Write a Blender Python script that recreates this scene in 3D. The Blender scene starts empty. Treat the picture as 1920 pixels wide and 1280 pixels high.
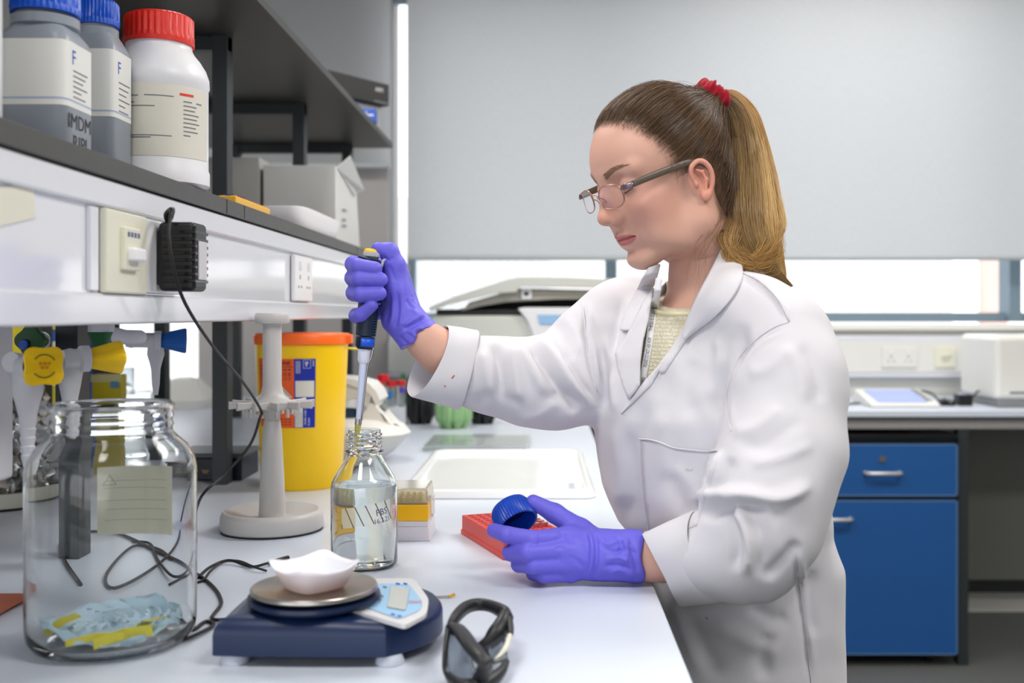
import bpy, bmesh, math, random
import numpy as np
from mathutils import Vector, Matrix
from mathutils.bvhtree import BVHTree
from mathutils.geometry import delaunay_2d_cdt
random.seed(7)
RNG = np.random.default_rng(7)
S = bpy.context.scene
PI = math.pi

# ------------------------------------------------------------ camera
CX, CY, F, ZC, HB = 1020.0, 588.0, 2000.0, 1.24, 0.90
cam_data = bpy.data.cameras.new('camera')
cam = bpy.data.objects.new('camera', cam_data)
S.collection.objects.link(cam)
cam.location = (0, 0, ZC)
cam.rotation_euler = (PI / 2, 0, 0)
cam_data.sensor_width = 36.0
cam_data.lens = 36.0 * F / 1920.0
cam_data.shift_x = -(CX - 960) / 1920.0
cam_data.shift_y = -(640 - CY) / 1920.0
cam_data.clip_start = 0.05
cam_data.clip_end = 200
cam_data.dof.use_dof = True
cam_data.dof.focus_distance = 1.45
cam_data.dof.aperture_fstop = 4.0
S.camera = cam

# ------------------------------------------------------------ world and lights
w = bpy.data.worlds.new('sky'); S.world = w; w.use_nodes = True
bg = w.node_tree.nodes['Background']
bg.inputs[0].default_value = (0.96, 0.975, 1.0, 1)
bg.inputs[1].default_value = 1.55
S.view_settings.view_transform = 'Standard'
S.view_settings.look = 'None'
S.view_settings.exposure = 0.74
S.view_settings.gamma = 1.0
S.view_settings.use_curve_mapping = False
S.cycles.max_bounces = 14
S.cycles.transmission_bounces = 14
S.cycles.transparent_max_bounces = 16
S.cycles.glossy_bounces = 6
S.cycles.diffuse_bounces = 4
S.cycles.sample_clamp_indirect = 6.0
S.cycles.caustics_reflective = False
try:
    S.cycles.use_denoising = True
    S.cycles.denoiser = 'OPENIMAGEDENOISE'
except Exception:
    pass

def area(name, loc, size, power, color=(1, 1, 1), rot=(0, 0, 0)):
    d = bpy.data.lights.new(name, 'AREA'); d.shape = 'RECTANGLE'
    d.size, d.size_y = size; d.energy = power; d.color = color
    o = bpy.data.objects.new(name, d); S.collection.objects.link(o)
    o.location = loc; o.rotation_euler = rot
    return o
LAMPS = [(-0.9, 0.2), (1.3, 0.2), (-0.9, 2.2), (1.3, 2.2), (1.3, 3.7)]  # last one, near the window, is added to brighten the wall and bench there
for i, (lx, ly) in enumerate(LAMPS):
    area('ceiling_lamp_light', (lx, ly, 2.765), (1.15, 0.55), 18.0 if ly < 3 else 6.0, (1.0, 0.975, 0.94))

# ------------------------------------------------------------ helpers
def P(px, py, Y):
    return Vector(((px - CX) * Y / F, Y, ZC - (py - CY) * Y / F))
def B(px, py, z=HB):
    Y = F * (ZC - z) / (py - CY)
    return Vector(((px - CX) * Y / F, Y, z))
def lin(c):
    c = c / 255.0
    return c / 12.92 if c <= 0.04045 else ((c + 0.055) / 1.055) ** 2.4
def rgb(r, g, b):
    return (lin(r), lin(g), lin(b), 1.0)

MATS = {}
def mat(name, col, rough=0.5, metal=0.0, spec=0.5, trans=0.0, ior=1.45, bump=0.0, bscale=200.0, var=0.0, vscale=6.0,
        sss=0.0, sheen=0.0, coat=0.0, emit=None, alpha=1.0, attr=None):
    if name in MATS: return MATS[name]
    m = bpy.data.materials.new(name); m.use_nodes = True
    nt = m.node_tree; b = nt.nodes['Principled BSDF']
    if len(col) == 3: col = rgb(*col)
    b.inputs['Base Color'].default_value = col
    b.inputs['Roughness'].default_value = rough
    b.inputs['Metallic'].default_value = metal
    b.inputs['Specular IOR Level'].default_value = spec
    b.inputs['Transmission Weight'].default_value = trans
    b.inputs['IOR'].default_value = ior
    b.inputs['Alpha'].default_value = alpha
    if sss:
        b.inputs['Subsurface Weight'].default_value = sss
        b.inputs['Subsurface Radius'].default_value = (1.0, 0.4, 0.25)
        b.inputs['Subsurface Scale'].default_value = 0.006
    if sheen:
        b.inputs['Sheen Weight'].default_value = sheen
    if coat:
        b.inputs['Coat Weight'].default_value = coat
        b.inputs['Coat Roughness'].default_value = 0.08
    if emit:
        b.inputs['Emission Color'].default_value = emit[0] if len(emit[0]) == 4 else rgb(*emit[0])
        b.inputs['Emission Strength'].default_value = emit[1]
    tc = nt.nodes.new('ShaderNodeTexCoord')
    src = None
    if attr:
        a = nt.nodes.new('ShaderNodeAttribute'); a.attribute_name = attr
        src = a.outputs['Color']
        nt.links.new(src, b.inputs['Base Color'])
    if var:
        n = nt.nodes.new('ShaderNodeTexNoise'); n.inputs['Scale'].default_value = vscale
        n.inputs['Detail'].default_value = 4
        nt.links.new(tc.outputs['Object'], n.inputs['Vector'])
        mx = nt.nodes.new('ShaderNodeMix'); mx.data_type = 'RGBA'; mx.blend_type = 'MULTIPLY'
        mx.inputs['Factor'].default_value = 1.0
        rp = nt.nodes.new('ShaderNodeMapRange')
        rp.inputs['From Min'].default_value = 0.3; rp.inputs['From Max'].default_value = 0.7
        rp.inputs['To Min'].default_value = 1 - var; rp.inputs['To Max'].default_value = 1.0
        nt.links.new(n.outputs['Fac'], rp.inputs['Value'])
        if src: nt.links.new(src, mx.inputs['A'])
        else: mx.inputs['A'].default_value = col
        nt.links.new(rp.outputs['Result'], mx.inputs['B'])
        nt.links.new(mx.outputs['Result'], b.inputs['Base Color'])
    if bump:
        n2 = nt.nodes.new('ShaderNodeTexNoise'); n2.inputs['Scale'].default_value = bscale
        n2.inputs['Detail'].default_value = 3
        nt.links.new(tc.outputs['Object'], n2.inputs['Vector'])
        bp = nt.nodes.new('ShaderNodeBump'); bp.inputs['Strength'].default_value = bump
        bp.inputs['Distance'].default_value = 0.002
        nt.links.new(n2.outputs['Fac'], bp.inputs['Height'])
        nt.links.new(bp.outputs['Normal'], b.inputs['Normal'])
    MATS[name] = m
    return m

def tag(o, label=None, cat=None, group=None, kind=None):
    if label: o['label'] = label
    if cat: o['category'] = cat
    if group: o['group'] = group
    if kind: o['kind'] = kind
    return o
def thing(name, label, cat, loc=(0, 0, 0), group=None):
    o = bpy.data.objects.new(name, None); S.collection.objects.link(o)
    o.location = loc; o.empty_display_size = 0.02
    return tag(o, label, cat, group)
def wloc(o):
    v = Vector((0, 0, 0))
    while o is not None:
        v += o.location; o = o.parent
    return v

def crom(pts, n=6, closed=False):
    """Catmull-Rom resample; points are tuples of any length."""
    p = [np.array(q, float) for q in pts]; out = []
    m = len(p)
    segs = m if closed else m - 1
    for i in range(segs):
        if closed:
            a, b, c, d = p[(i - 1) % m], p[i], p[(i + 1) % m], p[(i + 2) % m]
        else:
            b, c = p[i], p[i + 1]
            a = p[i - 1] if i > 0 else 2 * b - c
            d = p[i + 2] if i + 2 < m else 2 * c - b
        for k in range(n):
            t = k / n
            out.append(0.5 * ((2 * b) + (-a + c) * t + (2 * a - 5 * b + 4 * c - d) * t * t + (-a + 3 * b - 3 * c + d) * t ** 3))
    if not closed: out.append(p[-1])
    return out

class MB:
    def __init__(s): s.v = []; s.f = []; s.mi = []; s.cur = 0
    def add(s, vs, fs):
        b = len(s.v); s.v += [Vector(v) for v in vs]
        s.f += [tuple(b + i for i in f) for f in fs]; s.mi += [s.cur] * len(fs)
        return s
    def box(s, c, size, rz=0.0, M=None):
        x, y, z = (q / 2 for q in size); R = Matrix.Rotation(rz, 3, 'Z') if M is None else M
        vs = [Vector(c) + R @ Vector((i * x, j * y, k * z)) for i in (-1, 1) for j in (-1, 1) for k in (-1, 1)]
        return s.add(vs, [(0, 1, 3, 2), (4, 6, 7, 5), (0, 4, 5, 1), (2, 3, 7, 6), (0, 2, 6, 4), (1, 5, 7, 3)])
    def bx(s, x0, x1, y0, y1, z0, z1):
        return s.box(((x0 + x1) / 2, (y0 + y1) / 2, (z0 + z1) / 2), (abs(x1 - x0), abs(y1 - y0), abs(z1 - z0)))
    def lathe(s, prof, c=(0, 0, 0), n=48, axis=(0, 0, 1), a0=0, a1=2 * PI, rib=None, sx=1.0, sy=1.0):
        ax = Vector(axis).normalized(); q = ax.to_track_quat('Z', 'Y').to_matrix() if abs(ax.z) < 0.9999 else Matrix.Identity(3)
        if ax.z < -0.9999: q = Matrix.Rotation(PI, 3, 'X')
        full = abs(a1 - a0 - 2 * PI) < 1e-6
        m = n if full else n + 1; vs = []
        for r, z in prof:
            for k in range(m):
                a = a0 + (a1 - a0) * k / n; rr = r
                if rib: rr = r + rib(a, r, z)
                vs.append(Vector(c) + q @ Vector((rr * math.cos(a) * sx, rr * math.sin(a) * sy, z)))
        fs = []
        for i in range(len(prof) - 1):
            for k in range(n):
                k2 = (k + 1) % m
                fs.append((i * m + k, i * m + k2, (i + 1) * m + k2, (i + 1) * m + k))
        return s.add(vs, fs)
    def cyl(s, a, b, r0, r1=None, n=24):
        a, b = Vector(a), Vector(b); r1 = r0 if r1 is None else r1
        d = b - a; L = d.length
        return s.lathe([(1e-5, 0), (r0, 0), (r1, L), (1e-5, L)], a, n, d)
    def tube(s, pts, r, n=10, closed=False, sq=1.0, smooth=0, cap=True):
        if smooth:
            if np.ndim(r) > 0:
                pr = [tuple(p) + (rr,) for p, rr in zip(pts, r)]
                o = crom(pr, smooth, closed); pts = [q[:3] for q in o]; r = [q[3] for q in o]
            else: pts = crom(pts, smooth, closed)
        pts = [Vector(p) for p in pts]; m = len(pts)
        R = [r] * m if np.ndim(r) == 0 else list(r)
        up = None; vs = []
        for i in range(m):
            if closed: t = pts[(i + 1) % m] - pts[i - 1]
            else: t = pts[min(i + 1, m - 1)] - pts[max(i - 1, 0)]
            t.normalize()
            if up is None:
                up = Vector((0, 0, 1)) if abs(t.z) < 0.9 else Vector((1, 0, 0))
            up = (up - t * up.dot(t)).normalized(); sd = t.cross(up)
            for k in range(n):
                a = 2 * PI * k / n
                vs.append(pts[i] + (up * math.cos(a) * sq + sd * math.sin(a)) * R[i])
        fs = []
        for i in range(m if closed else m - 1):
            j = (i + 1) % m
            for k in range(n):
                k2 = (k + 1) % n
                fs.append((i * n + k, i * n + k2, j * n + k2, j * n + k))
        if not closed and cap:
            fs.append(tuple(range(n - 1, -1, -1))); fs.append(tuple((m - 1) * n + k for k in range(n)))
        return s.add(vs, fs)
    def rings(s, rings, cap=True):
        """loft through equal-length rings of points"""
        n = len(rings[0]); vs = [v for r in rings for v in r]; fs = []
        for i in range(len(rings) - 1):
            for k in range(n):
                k2 = (k + 1) % n
                fs.append((i * n + k, i * n + k2, (i + 1) * n + k2, (i + 1) * n + k))
        if cap:
            fs.append(tuple(range(n - 1, -1, -1))); fs.append(tuple((len(rings) - 1) * n + k for k in range(n)))
        return s.add(vs, fs)
    def prism(s, poly, z0, z1):
        return s.rings([[Vector((p[0], p[1], z0)) for p in poly], [Vector((p[0], p[1], z1)) for p in poly]])
    def grid(s, rows):
        n = len(rows[0]); vs = [v for r in rows for v in r]
        fs = [(i * n + k, i * n + k + 1, (i + 1) * n + k + 1, (i + 1) * n + k) for i in range(len(rows) - 1) for k in range(n - 1)]
        return s.add(vs, fs)
    def build(s, name, m, parent=None, smooth=None, bevel=0, solid=0, sub=0, kind=None, local=False, seg=2, wn=False, off=0):
        o0 = Vector((0, 0, 0)) if (local or parent is None) else wloc(parent)
        me = bpy.data.meshes.new(name)
        me.from_pydata([tuple(v - o0) for v in s.v], [], s.f)
        ms = m if isinstance(m, (list, tuple)) else [m]
        for q in ms: me.materials.append(q)
        if len(ms) > 1:
            me.polygons.foreach_set('material_index', s.mi)
        bm = bmesh.new(); bm.from_mesh(me); bmesh.ops.recalc_face_normals(bm, faces=bm.faces) if not wn else None
        bm.to_mesh(me); bm.free()
        if smooth is not None:
            me.polygons.foreach_set('use_smooth', [True] * len(me.polygons))
            if smooth < 179:
                me.set_sharp_from_angle(angle=math.radians(smooth))
        o = bpy.data.objects.new(name, me); S.collection.objects.link(o)
        if parent is not None: o.parent = parent
        if kind: o['kind'] = kind
        if bevel:
            d = o.modifiers.new('bevel', 'BEVEL'); d.width = bevel; d.segments = seg; d.limit_method = 'ANGLE'
            if smooth is None:
                me.polygons.foreach_set('use_smooth', [True] * len(me.polygons))
                d.harden_normals = True
        if sub:
            d = o.modifiers.new('subsurf', 'SUBSURF'); d.levels = sub; d.render_levels = sub
        if solid:
            d = o.modifiers.new('solidify', 'SOLIDIFY'); d.thickness = solid; d.offset = off
        return o

_fc = {}
def text_geo(txt, size):
    key = txt
    if key not in _fc:
        cu = bpy.data.curves.new('t', 'FONT'); cu.body = txt; cu.size = 1.0; cu.resolution_u = 3
        cu.align_x = 'CENTER'; cu.align_y = 'CENTER'
        ob = bpy.data.objects.new('t', cu); S.collection.objects.link(ob)
        dg = bpy.context.evaluated_depsgraph_get()
        me = bpy.data.meshes.new_from_object(ob.evaluated_get(dg))
        _fc[key] = ([tuple(v.co[:2]) for v in me.vertices], [tuple(p.vertices) for p in me.polygons])
        bpy.data.objects.remove(ob); bpy.data.curves.remove(cu); bpy.data.meshes.remove(me)
    v, f = _fc[key]
    return [(a * size, b * size) for a, b in v], f
def text_on(mb, txt, size, fn, sx=1.0, rot=0.0, at=(0, 0)):
    v, f = text_geo(txt, size); c, s_ = math.cos(rot), math.sin(rot)
    vs = [fn(at[0] + (a * sx * c - b * s_), at[1] + (a * sx * s_ + b * c)) for a, b in v]
    mb.add(vs, f); return mb
def copy_thing(o, loc, label=None, group=None):
    c = o.copy(); S.collection.objects.link(c); c.location = loc
    if label: c['label'] = label
    if group: c['group'] = group
    for ch in list(o.children):
        d = ch.copy(); S.collection.objects.link(d); d.parent = c
        for g in list(ch.children):
            e = g.copy(); S.collection.objects.link(e); e.parent = d
    return c

# ------------------------------------------------------------ signed-distance sculpting
class Field:
    def __init__(s, lo, hi, h):
        s.h = h; s.lo = np.array(lo, np.float32)
        s.n = [int(math.ceil((hi[i] - lo[i]) / h)) + 1 for i in range(3)]
        s.ax = [s.lo[i] + h * np.arange(s.n[i], dtype=np.float32) for i in range(3)]
        s.d = np.full(s.n, 0.5, np.float32)
    def _sub(s, lo, hi):
        sl = []
        for i in range(3):
            a = max(0, int((lo[i] - s.lo[i]) / s.h)); b = min(s.n[i], int((hi[i] - s.lo[i]) / s.h) + 2)
            if b <= a: return None, None
            sl.append(slice(a, b))
        g = np.meshgrid(*[s.ax[i][sl[i]] for i in range(3)], indexing='ij')
        return tuple(sl), g
    def put(s, lo, hi, fn, k=0.0, op='u'):
        mg = max(k * 2, 0.012)
        sl, g = s._sub(np.array(lo) - mg, np.array(hi) + mg)
        if sl is None: return
        e = fn(*g); a = s.d[sl]
        if op == 'u':
            if k > 0:
                h = np.clip(0.5 + 0.5 * (a - e) / k, 0, 1)
                s.d[sl] = a * (1 - h) + e * h - k * h * (1 - h)
            else: s.d[sl] = np.minimum(a, e)
        else:
            if k > 0:
                h = np.clip(0.5 - 0.5 * (a + e) / k, 0, 1)
                s.d[sl] = a * (1 - h) - e * h + k * h * (1 - h)
            else: s.d[sl] = np.maximum(a, -e)
    def cone(s, a, b, ra, rb=None, k=0.01, op='u', flat=None, fs=1.0):
        a = np.array(a, float); b = np.array(b, float); rb = ra if rb is None else rb
        ba = b - a; L = max(ba.dot(ba), 1e-12); R = max(ra, rb) * max(1, fs if flat is not None else 1)
        fl = None if flat is None else np.array(Vector(flat).normalized())
        def fn(X, Y, Z):
            x, y, z = X - a[0], Y - a[1], Z - a[2]
            t = np.clip((x * ba[0] + y * ba[1] + z * ba[2]) / L, 0, 1)
            x, y, z = x - ba[0] * t, y - ba[1] * t, z - ba[2] * t
            if fl is not None:
                q = (x * fl[0] + y * fl[1] + z * fl[2]) * (fs - 1)
                x, y, z = x + fl[0] * q, y + fl[1] * q, z + fl[2] * q
            return np.sqrt(x * x + y * y + z * z) - (ra + (rb - ra) * t)
        s.put(np.minimum(a, b) - R, np.maximum(a, b) + R, fn, k, op)
    def chain(s, pts, rs, k=0.004, **kw):
        for i in range(len(pts) - 1): s.cone(pts[i], pts[i + 1], rs[i], rs[i + 1], k, **kw)
    def ell(s, c, r, k=0.01, op='u', R=None):
        c = np.array(c, float); r = np.array(r, float); R_ = np.eye(3) if R is None else np.array(R)
        m = r.max()
        def fn(X, Y, Z):
            x, y, z = X - c[0], Y - c[1], Z - c[2]
            u = [(x * R_[0, i] + y * R_[1, i] + z * R_[2, i]) for i in range(3)]
            k0 = np.sqrt((u[0] / r[0]) ** 2 + (u[1] / r[1]) ** 2 + (u[2] / r[2]) ** 2)
            k1 = np.sqrt((u[0] / r[0] ** 2) ** 2 + (u[1] / r[1] ** 2) ** 2 + (u[2] / r[2] ** 2) ** 2)
            return k0 * (k0 - 1) / np.maximum(k1, 1e-6)
        s.put(c - m, c + m, fn, k, op)
    def mesh(s):
        D = s.d; h = s.h; nx, ny, nz = s.n
        ins = D < 0
        cnt = np.zeros((nx - 1, ny - 1, nz - 1), np.int8)
        for i in (0, 1):
            for j in (0, 1):
                for k in (0, 1):
                    cnt += ins[i:nx - 1 + i, j:ny - 1 + j, k:nz - 1 + k]
        C = np.argwhere((cnt > 0) & (cnt < 8))
        idx = -np.ones(cnt.shape, np.int64); idx[C[:, 0], C[:, 1], C[:, 2]] = np.arange(len(C))
        cv = {}
        for i in (0, 1):
            for j in (0, 1):
                for k in (0, 1): cv[(i, j, k)] = D[C[:, 0] + i, C[:, 1] + j, C[:, 2] + k]
        acc = np.zeros((len(C), 3)); num = np.zeros(len(C))
        cs = list(cv)
        for a in cs:
            for ax in range(3):
                if a[ax] == 0:
                    b = list(a); b[ax] = 1; b = tuple(b)
                    va, vb = cv[a], cv[b]; m = (va < 0) != (vb < 0)
                    t = np.where(m, va / np.where(m, va - vb, 1), 0)
                    p = np.tile(np.array(a, float), (len(C), 1)); p[:, ax] += t
                    acc[m] += p[m]; num[m] += 1
        V = (C + acc / num[:, None]) * h + s.lo
        faces = []
        for ax in range(3):
            o1, o2 = [(1, 2), (2, 0), (0, 1)][ax]
            sh = [slice(1, nx - 1), slice(1, ny - 1), slice(1, nz - 1)]
            sa = list(sh); sa[ax] = slice(0, s.n[ax] - 1)
            sb = list(sh); sb[ax] = slice(1, s.n[ax])
            A = ins[tuple(sa)]; Bq = ins[tuple(sb)]
            E = np.argwhere(A != Bq); fl = A[E[:, 0], E[:, 1], E[:, 2]]
            off = np.ones(3, int); off[ax] = 0; E = E + off
            def cell(d1, d2):
                q = E.copy(); q[:, o1] += d1; q[:, o2] += d2
                return idx[q[:, 0], q[:, 1], q[:, 2]]
            q = np.stack([cell(-1, -1), cell(0, -1), cell(0, 0), cell(-1, 0)], 1)
            q[~fl] = q[~fl][:, ::-1]; faces.append(q)
        Fc = np.concatenate(faces); Fc = Fc[(Fc >= 0).all(1)]
        return V, Fc
def relax(V, Fc, it=1, lam=0.5):
    n = len(V); e = np.concatenate([Fc[:, [0, 1]], Fc[:, [1, 2]], Fc[:, [2, 3]], Fc[:, [3, 0]]])
    for _ in range(it):
        a = np.zeros_like(V); c = np.zeros(n)
        for i in range(3):
            a[:, i] = np.bincount(e[:, 0], V[e[:, 1], i], n) + np.bincount(e[:, 1], V[e[:, 0], i], n)
        c = np.bincount(e[:, 0], minlength=n) + np.bincount(e[:, 1], minlength=n)
        V = V + lam * (a / np.maximum(c, 1)[:, None] - V)
    return V
def vnormals(V, Fc):
    a, b, c, d = (V[Fc[:, i]] for i in range(4)); N = np.cross(c - a, d - b)
    out = np.zeros_like(V)
    for j in range(4):
        for i in range(3): out[:, i] += np.bincount(Fc[:, j], N[:, i], len(V))
    return out / np.maximum(np.linalg.norm(out, axis=1), 1e-12)[:, None]
def pix(V):
    return CX + F * V[:, 0] / V[:, 1], CY - F * (V[:, 2] - ZC) / V[:, 1]
def seg_dist(u, v, line):
    best = np.full(len(u), 1e9); bt = np.zeros(len(u)); tot = 0; side = np.zeros(len(u))
    L = [math.dist(line[i], line[i + 1]) for i in range(len(line) - 1)]; T = sum(L)
    for i in range(len(line) - 1):
        (x0, y0), (x1, y1) = line[i], line[i + 1]; dx, dy = x1 - x0, y1 - y0
        t = np.clip(((u - x0) * dx + (v - y0) * dy) / (dx * dx + dy * dy), 0, 1)
        d = np.hypot(u - x0 - t * dx, v - y0 - t * dy); m = d < best
        best[m] = d[m]; bt[m] = (tot + t[m] * L[i]) / T
        side[m] = np.sign(((u - x0) * dy - (v - y0) * dx))[m]; tot += L[i]
    return best, bt, side
def carve(V, N, folds, facing=-0.05):
    """cloth folds: each a line seen on the near side, its width and height"""
    u, v = pix(V); f = N[:, 1] < facing; wt = np.clip((-N[:, 1] - 0.02) / 0.25, 0, 1)
    off = np.zeros(len(V))
    for fo in folds:
        line, wd, amp = fo[:3]; kind = fo[3] if len(fo) > 3 else 's'
        ln = [tuple(q) for q in crom(line, 5)] if len(line) > 2 else line
        d, t, sd = seg_dist(u, v, ln)
        taper = np.clip(np.minimum(t, 1 - t) / 0.22, 0, 1); taper = taper * taper * (3 - 2 * taper)
        if kind == 's': g = np.exp(-(d / wd) ** 2) * taper
        elif kind == 'e':  # overlap edge: steep on one side, long soft falloff on the other
            g = np.where(sd > 0, np.exp(-(d / (wd * 2.6)) ** 2), np.exp(-(d / (wd * 0.35)) ** 2)) * taper
        elif kind == 'f': g = np.where(sd > 0, np.exp(-(d / (wd * 0.35)) ** 2), np.exp(-(d / (wd * 2.6)) ** 2)) * taper
        off += amp * g
    return V + N * (off * wt * f)[:, None]
def mesh_obj(name, V, Fc, m, parent=None, o0=None, smooth=True):
    o0 = (wloc(parent) if parent is not None else Vector((0, 0, 0))) if o0 is None else o0
    me = bpy.data.meshes.new(name)
    VV = V - np.array(o0)
    me.vertices.add(len(VV)); me.vertices.foreach_set('co', VV.astype(np.float32).ravel())
    me.loops.add(len(Fc) * 4); me.loops.foreach_set('vertex_index', Fc.astype(np.int32).ravel())
    me.polygons.add(len(Fc)); me.polygons.foreach_set('loop_start', np.arange(0, len(Fc) * 4, 4, dtype=np.int32))
    try: me.polygons.foreach_set('loop_total', np.full(len(Fc), 4, np.int32))
    except Exception: pass
    me.update(calc_edges=True); me.validate()
    me.polygons.foreach_set('use_smooth', [smooth] * len(me.polygons))
    me.materials.append(m)
    o = bpy.data.objects.new(name, me); S.collection.objects.link(o)
    if parent is not None: o.parent = parent
    return o
def bvh_of(V, Fc):
    return BVHTree.FromPolygons([tuple(v) for v in V], [tuple(f) for f in Fc])
def cast(bvh, px, py, fallback=None):
    o = Vector((0, 0, ZC)); d = (P(px, py, 1.0) - o).normalized()
    hit = bvh.ray_cast(o, d)
    if hit[0] is None:
        return None, None
    n = hit[1]
    if n.dot(d) > 0: n = -n
    return hit[0], n
def drape(name, poly, bvh, m, parent, lift=0.003, thick=0.002, step=6, dense=4, sm=True, pad=None, shape=None):
    """cloth panel lying on a surface, cut to an outline and given thickness"""
    ol = []
    for i in range(len(poly)):
        a, b = poly[i], poly[(i + 1) % len(poly)]; k = max(1, int(math.dist(a, b) / dense))
        ol += [(a[0] + (b[0] - a[0]) * t / k, a[1] + (b[1] - a[1]) * t / k) for t in range(k)]
    xs = [p[0] for p in ol]; ys = [p[1] for p in ol]
    inn = []
    def inside(x, y):
        c = False; j = len(ol) - 1
        for i in range(len(ol)):
            if (ol[i][1] > y) != (ol[j][1] > y) and x < (ol[j][0] - ol[i][0]) * (y - ol[i][1]) / (ol[j][1] - ol[i][1]) + ol[i][0]: c = not c
            j = i
        return c
    y = min(ys) + step / 2
    while y < max(ys):
        x = min(xs) + step / 2
        while x < max(xs):
            if inside(x, y) and min(math.dist((x, y), q) for q in ol) > step * 0.5: inn.append((x, y))
            x += step
        y += step
    pts = ol + inn; n = len(ol)
    r = delaunay_2d_cdt([Vector(p) for p in pts], [], [list(range(n))], 1, 1e-4)
    v2, fs = r[0], r[2]
    out = []; good = []
    for p in v2:
        h, nn = cast(bvh, p.x, p.y)
        if h is None: out.append(None); continue
        l = lift if shape is None else lift + shape(p.x, p.y)
        out.append(h + nn * l); good.append((p, out[-1]))
    for i, p in enumerate(v2):
        if out[i] is None:
            q = min(good, key=lambda g: (g[0] - p).length)
            out[i] = P(p.x, p.y, q[1].y)
    mb = MB(); mb.add(out, [tuple(f) for f in fs])
    return mb.build(name, m, parent, smooth=180 if sm else None, solid=thick, off=1)
# ------------------------------------------------------------ materials
M_bench = mat('bench_laminate', (206, 213, 226), rough=0.33, spec=0.5, var=0.02, vscale=3)
M_wall = mat('wall_paint', (212, 211, 205), rough=0.85, var=0.03, vscale=1.5)
M_pier = mat('pier_paint', (176, 172, 170), rough=0.85, var=0.03, vscale=1.5)
M_ceil = mat('ceiling_tile', (228, 228, 224), rough=0.9)
M_white = mat('white_plastic', (236, 236, 238), rough=0.3)
M_trunk = mat('trunking_plastic', (224, 225, 232), rough=0.16, coat=0.3)
M_offw = mat('offwhite_plastic', (226, 225, 220), rough=0.4)
M_cream = mat('cream_plastic', (228, 226, 208), rough=0.4)
M_frame = mat('window_frame_paint', (132, 152, 166), rough=0.5)
M_post = mat('dark_post_paint', (44, 50, 53), rough=0.45)
M_edge = mat('shelf_laminate', (70, 69, 66), rough=0.42, var=0.12, vscale=25)
M_apron = mat('apron_paint', (142, 140, 139), rough=0.5)
M_blue = mat('cabinet_blue', (26, 84, 150), rough=0.5, var=0.04, vscale=30)
M_dark = mat('dark_board', (34, 36, 38), rough=0.6)
M_black = mat('black_plastic', (20, 20, 22), rough=0.38)
M_cable = mat('black_cable', (22, 18, 24), rough=0.45)
M_chrome = mat('chrome', (200, 200, 198), rough=0.18, metal=1.0)
M_steel = mat('brushed_steel', (178, 174, 168), rough=0.3, metal=1.0, bump=0.1, bscale=90)
M_glass = mat('clear_glass', (250, 253, 252), rough=0.0, trans=1.0, ior=1.46)
M_water = mat('water', (244, 250, 252), rough=0.0, trans=1.0, ior=1.33)
M_clear = mat('clear_plastic', (242, 246, 248), rough=0.06, trans=0.9, ior=1.2)
M_vinyl = mat('floor_vinyl', (98, 100, 98), rough=0.5, var=0.15, vscale=60)
M_ink = mat('dark_ink', (40, 40, 48), rough=0.6)
M_paper = mat('white_paper', (238, 237, 232), rough=0.7)
M_red = mat('red_plastic', (222, 40, 28), rough=0.4)
M_orange = mat('orange_plastic', (255, 110, 28), rough=0.35)
M_yellow = mat('yellow_plastic', (255, 206, 4), rough=0.35)
M_bluep = mat('blue_cap_plastic', (16, 84, 205), rough=0.35)
M_green = mat('green_plastic', (16, 92, 52), rough=0.4)

def blind_mat():
    m = bpy.data.materials.new('blind_fabric'); m.use_nodes = True; nt = m.node_tree
    for n in list(nt.nodes): nt.nodes.remove(n)
    out = nt.nodes.new('ShaderNodeOutputMaterial'); mx = nt.nodes.new('ShaderNodeMixShader')
    d = nt.nodes.new('ShaderNodeBsdfDiffuse'); t = nt.nodes.new('ShaderNodeBsdfTranslucent')
    tc = nt.nodes.new('ShaderNodeTexCoord'); mp = nt.nodes.new('ShaderNodeMapping')
    mp.inputs['Scale'].default_value = (300, 1, 40)
    n = nt.nodes.new('ShaderNodeTexNoise'); n.inputs['Scale'].default_value = 1.0
    rp = nt.nodes.new('ShaderNodeValToRGB')
    rp.color_ramp.elements[0].position = 0.3; rp.color_ramp.elements[1].position = 0.7
    rp.color_ramp.elements[0].color = rgb(186, 189, 192); rp.color_ramp.elements[1].color = rgb(200, 203, 206)
    nt.links.new(tc.outputs['Object'], mp.inputs['Vector']); nt.links.new(mp.outputs[0], n.inputs['Vector'])
    nt.links.new(n.outputs['Fac'], rp.inputs[0]); nt.links.new(rp.outputs[0], d.inputs[0])
    t.inputs[0].default_value = rgb(194, 195, 197)
    mx.inputs[0].default_value = 0.5
    nt.links.new(d.outputs[0], mx.inputs[1]); nt.links.new(t.outputs[0], mx.inputs[2])
    nt.links.new(mx.outputs[0], out.inputs[0]); return m
M_blind = blind_mat()

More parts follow.
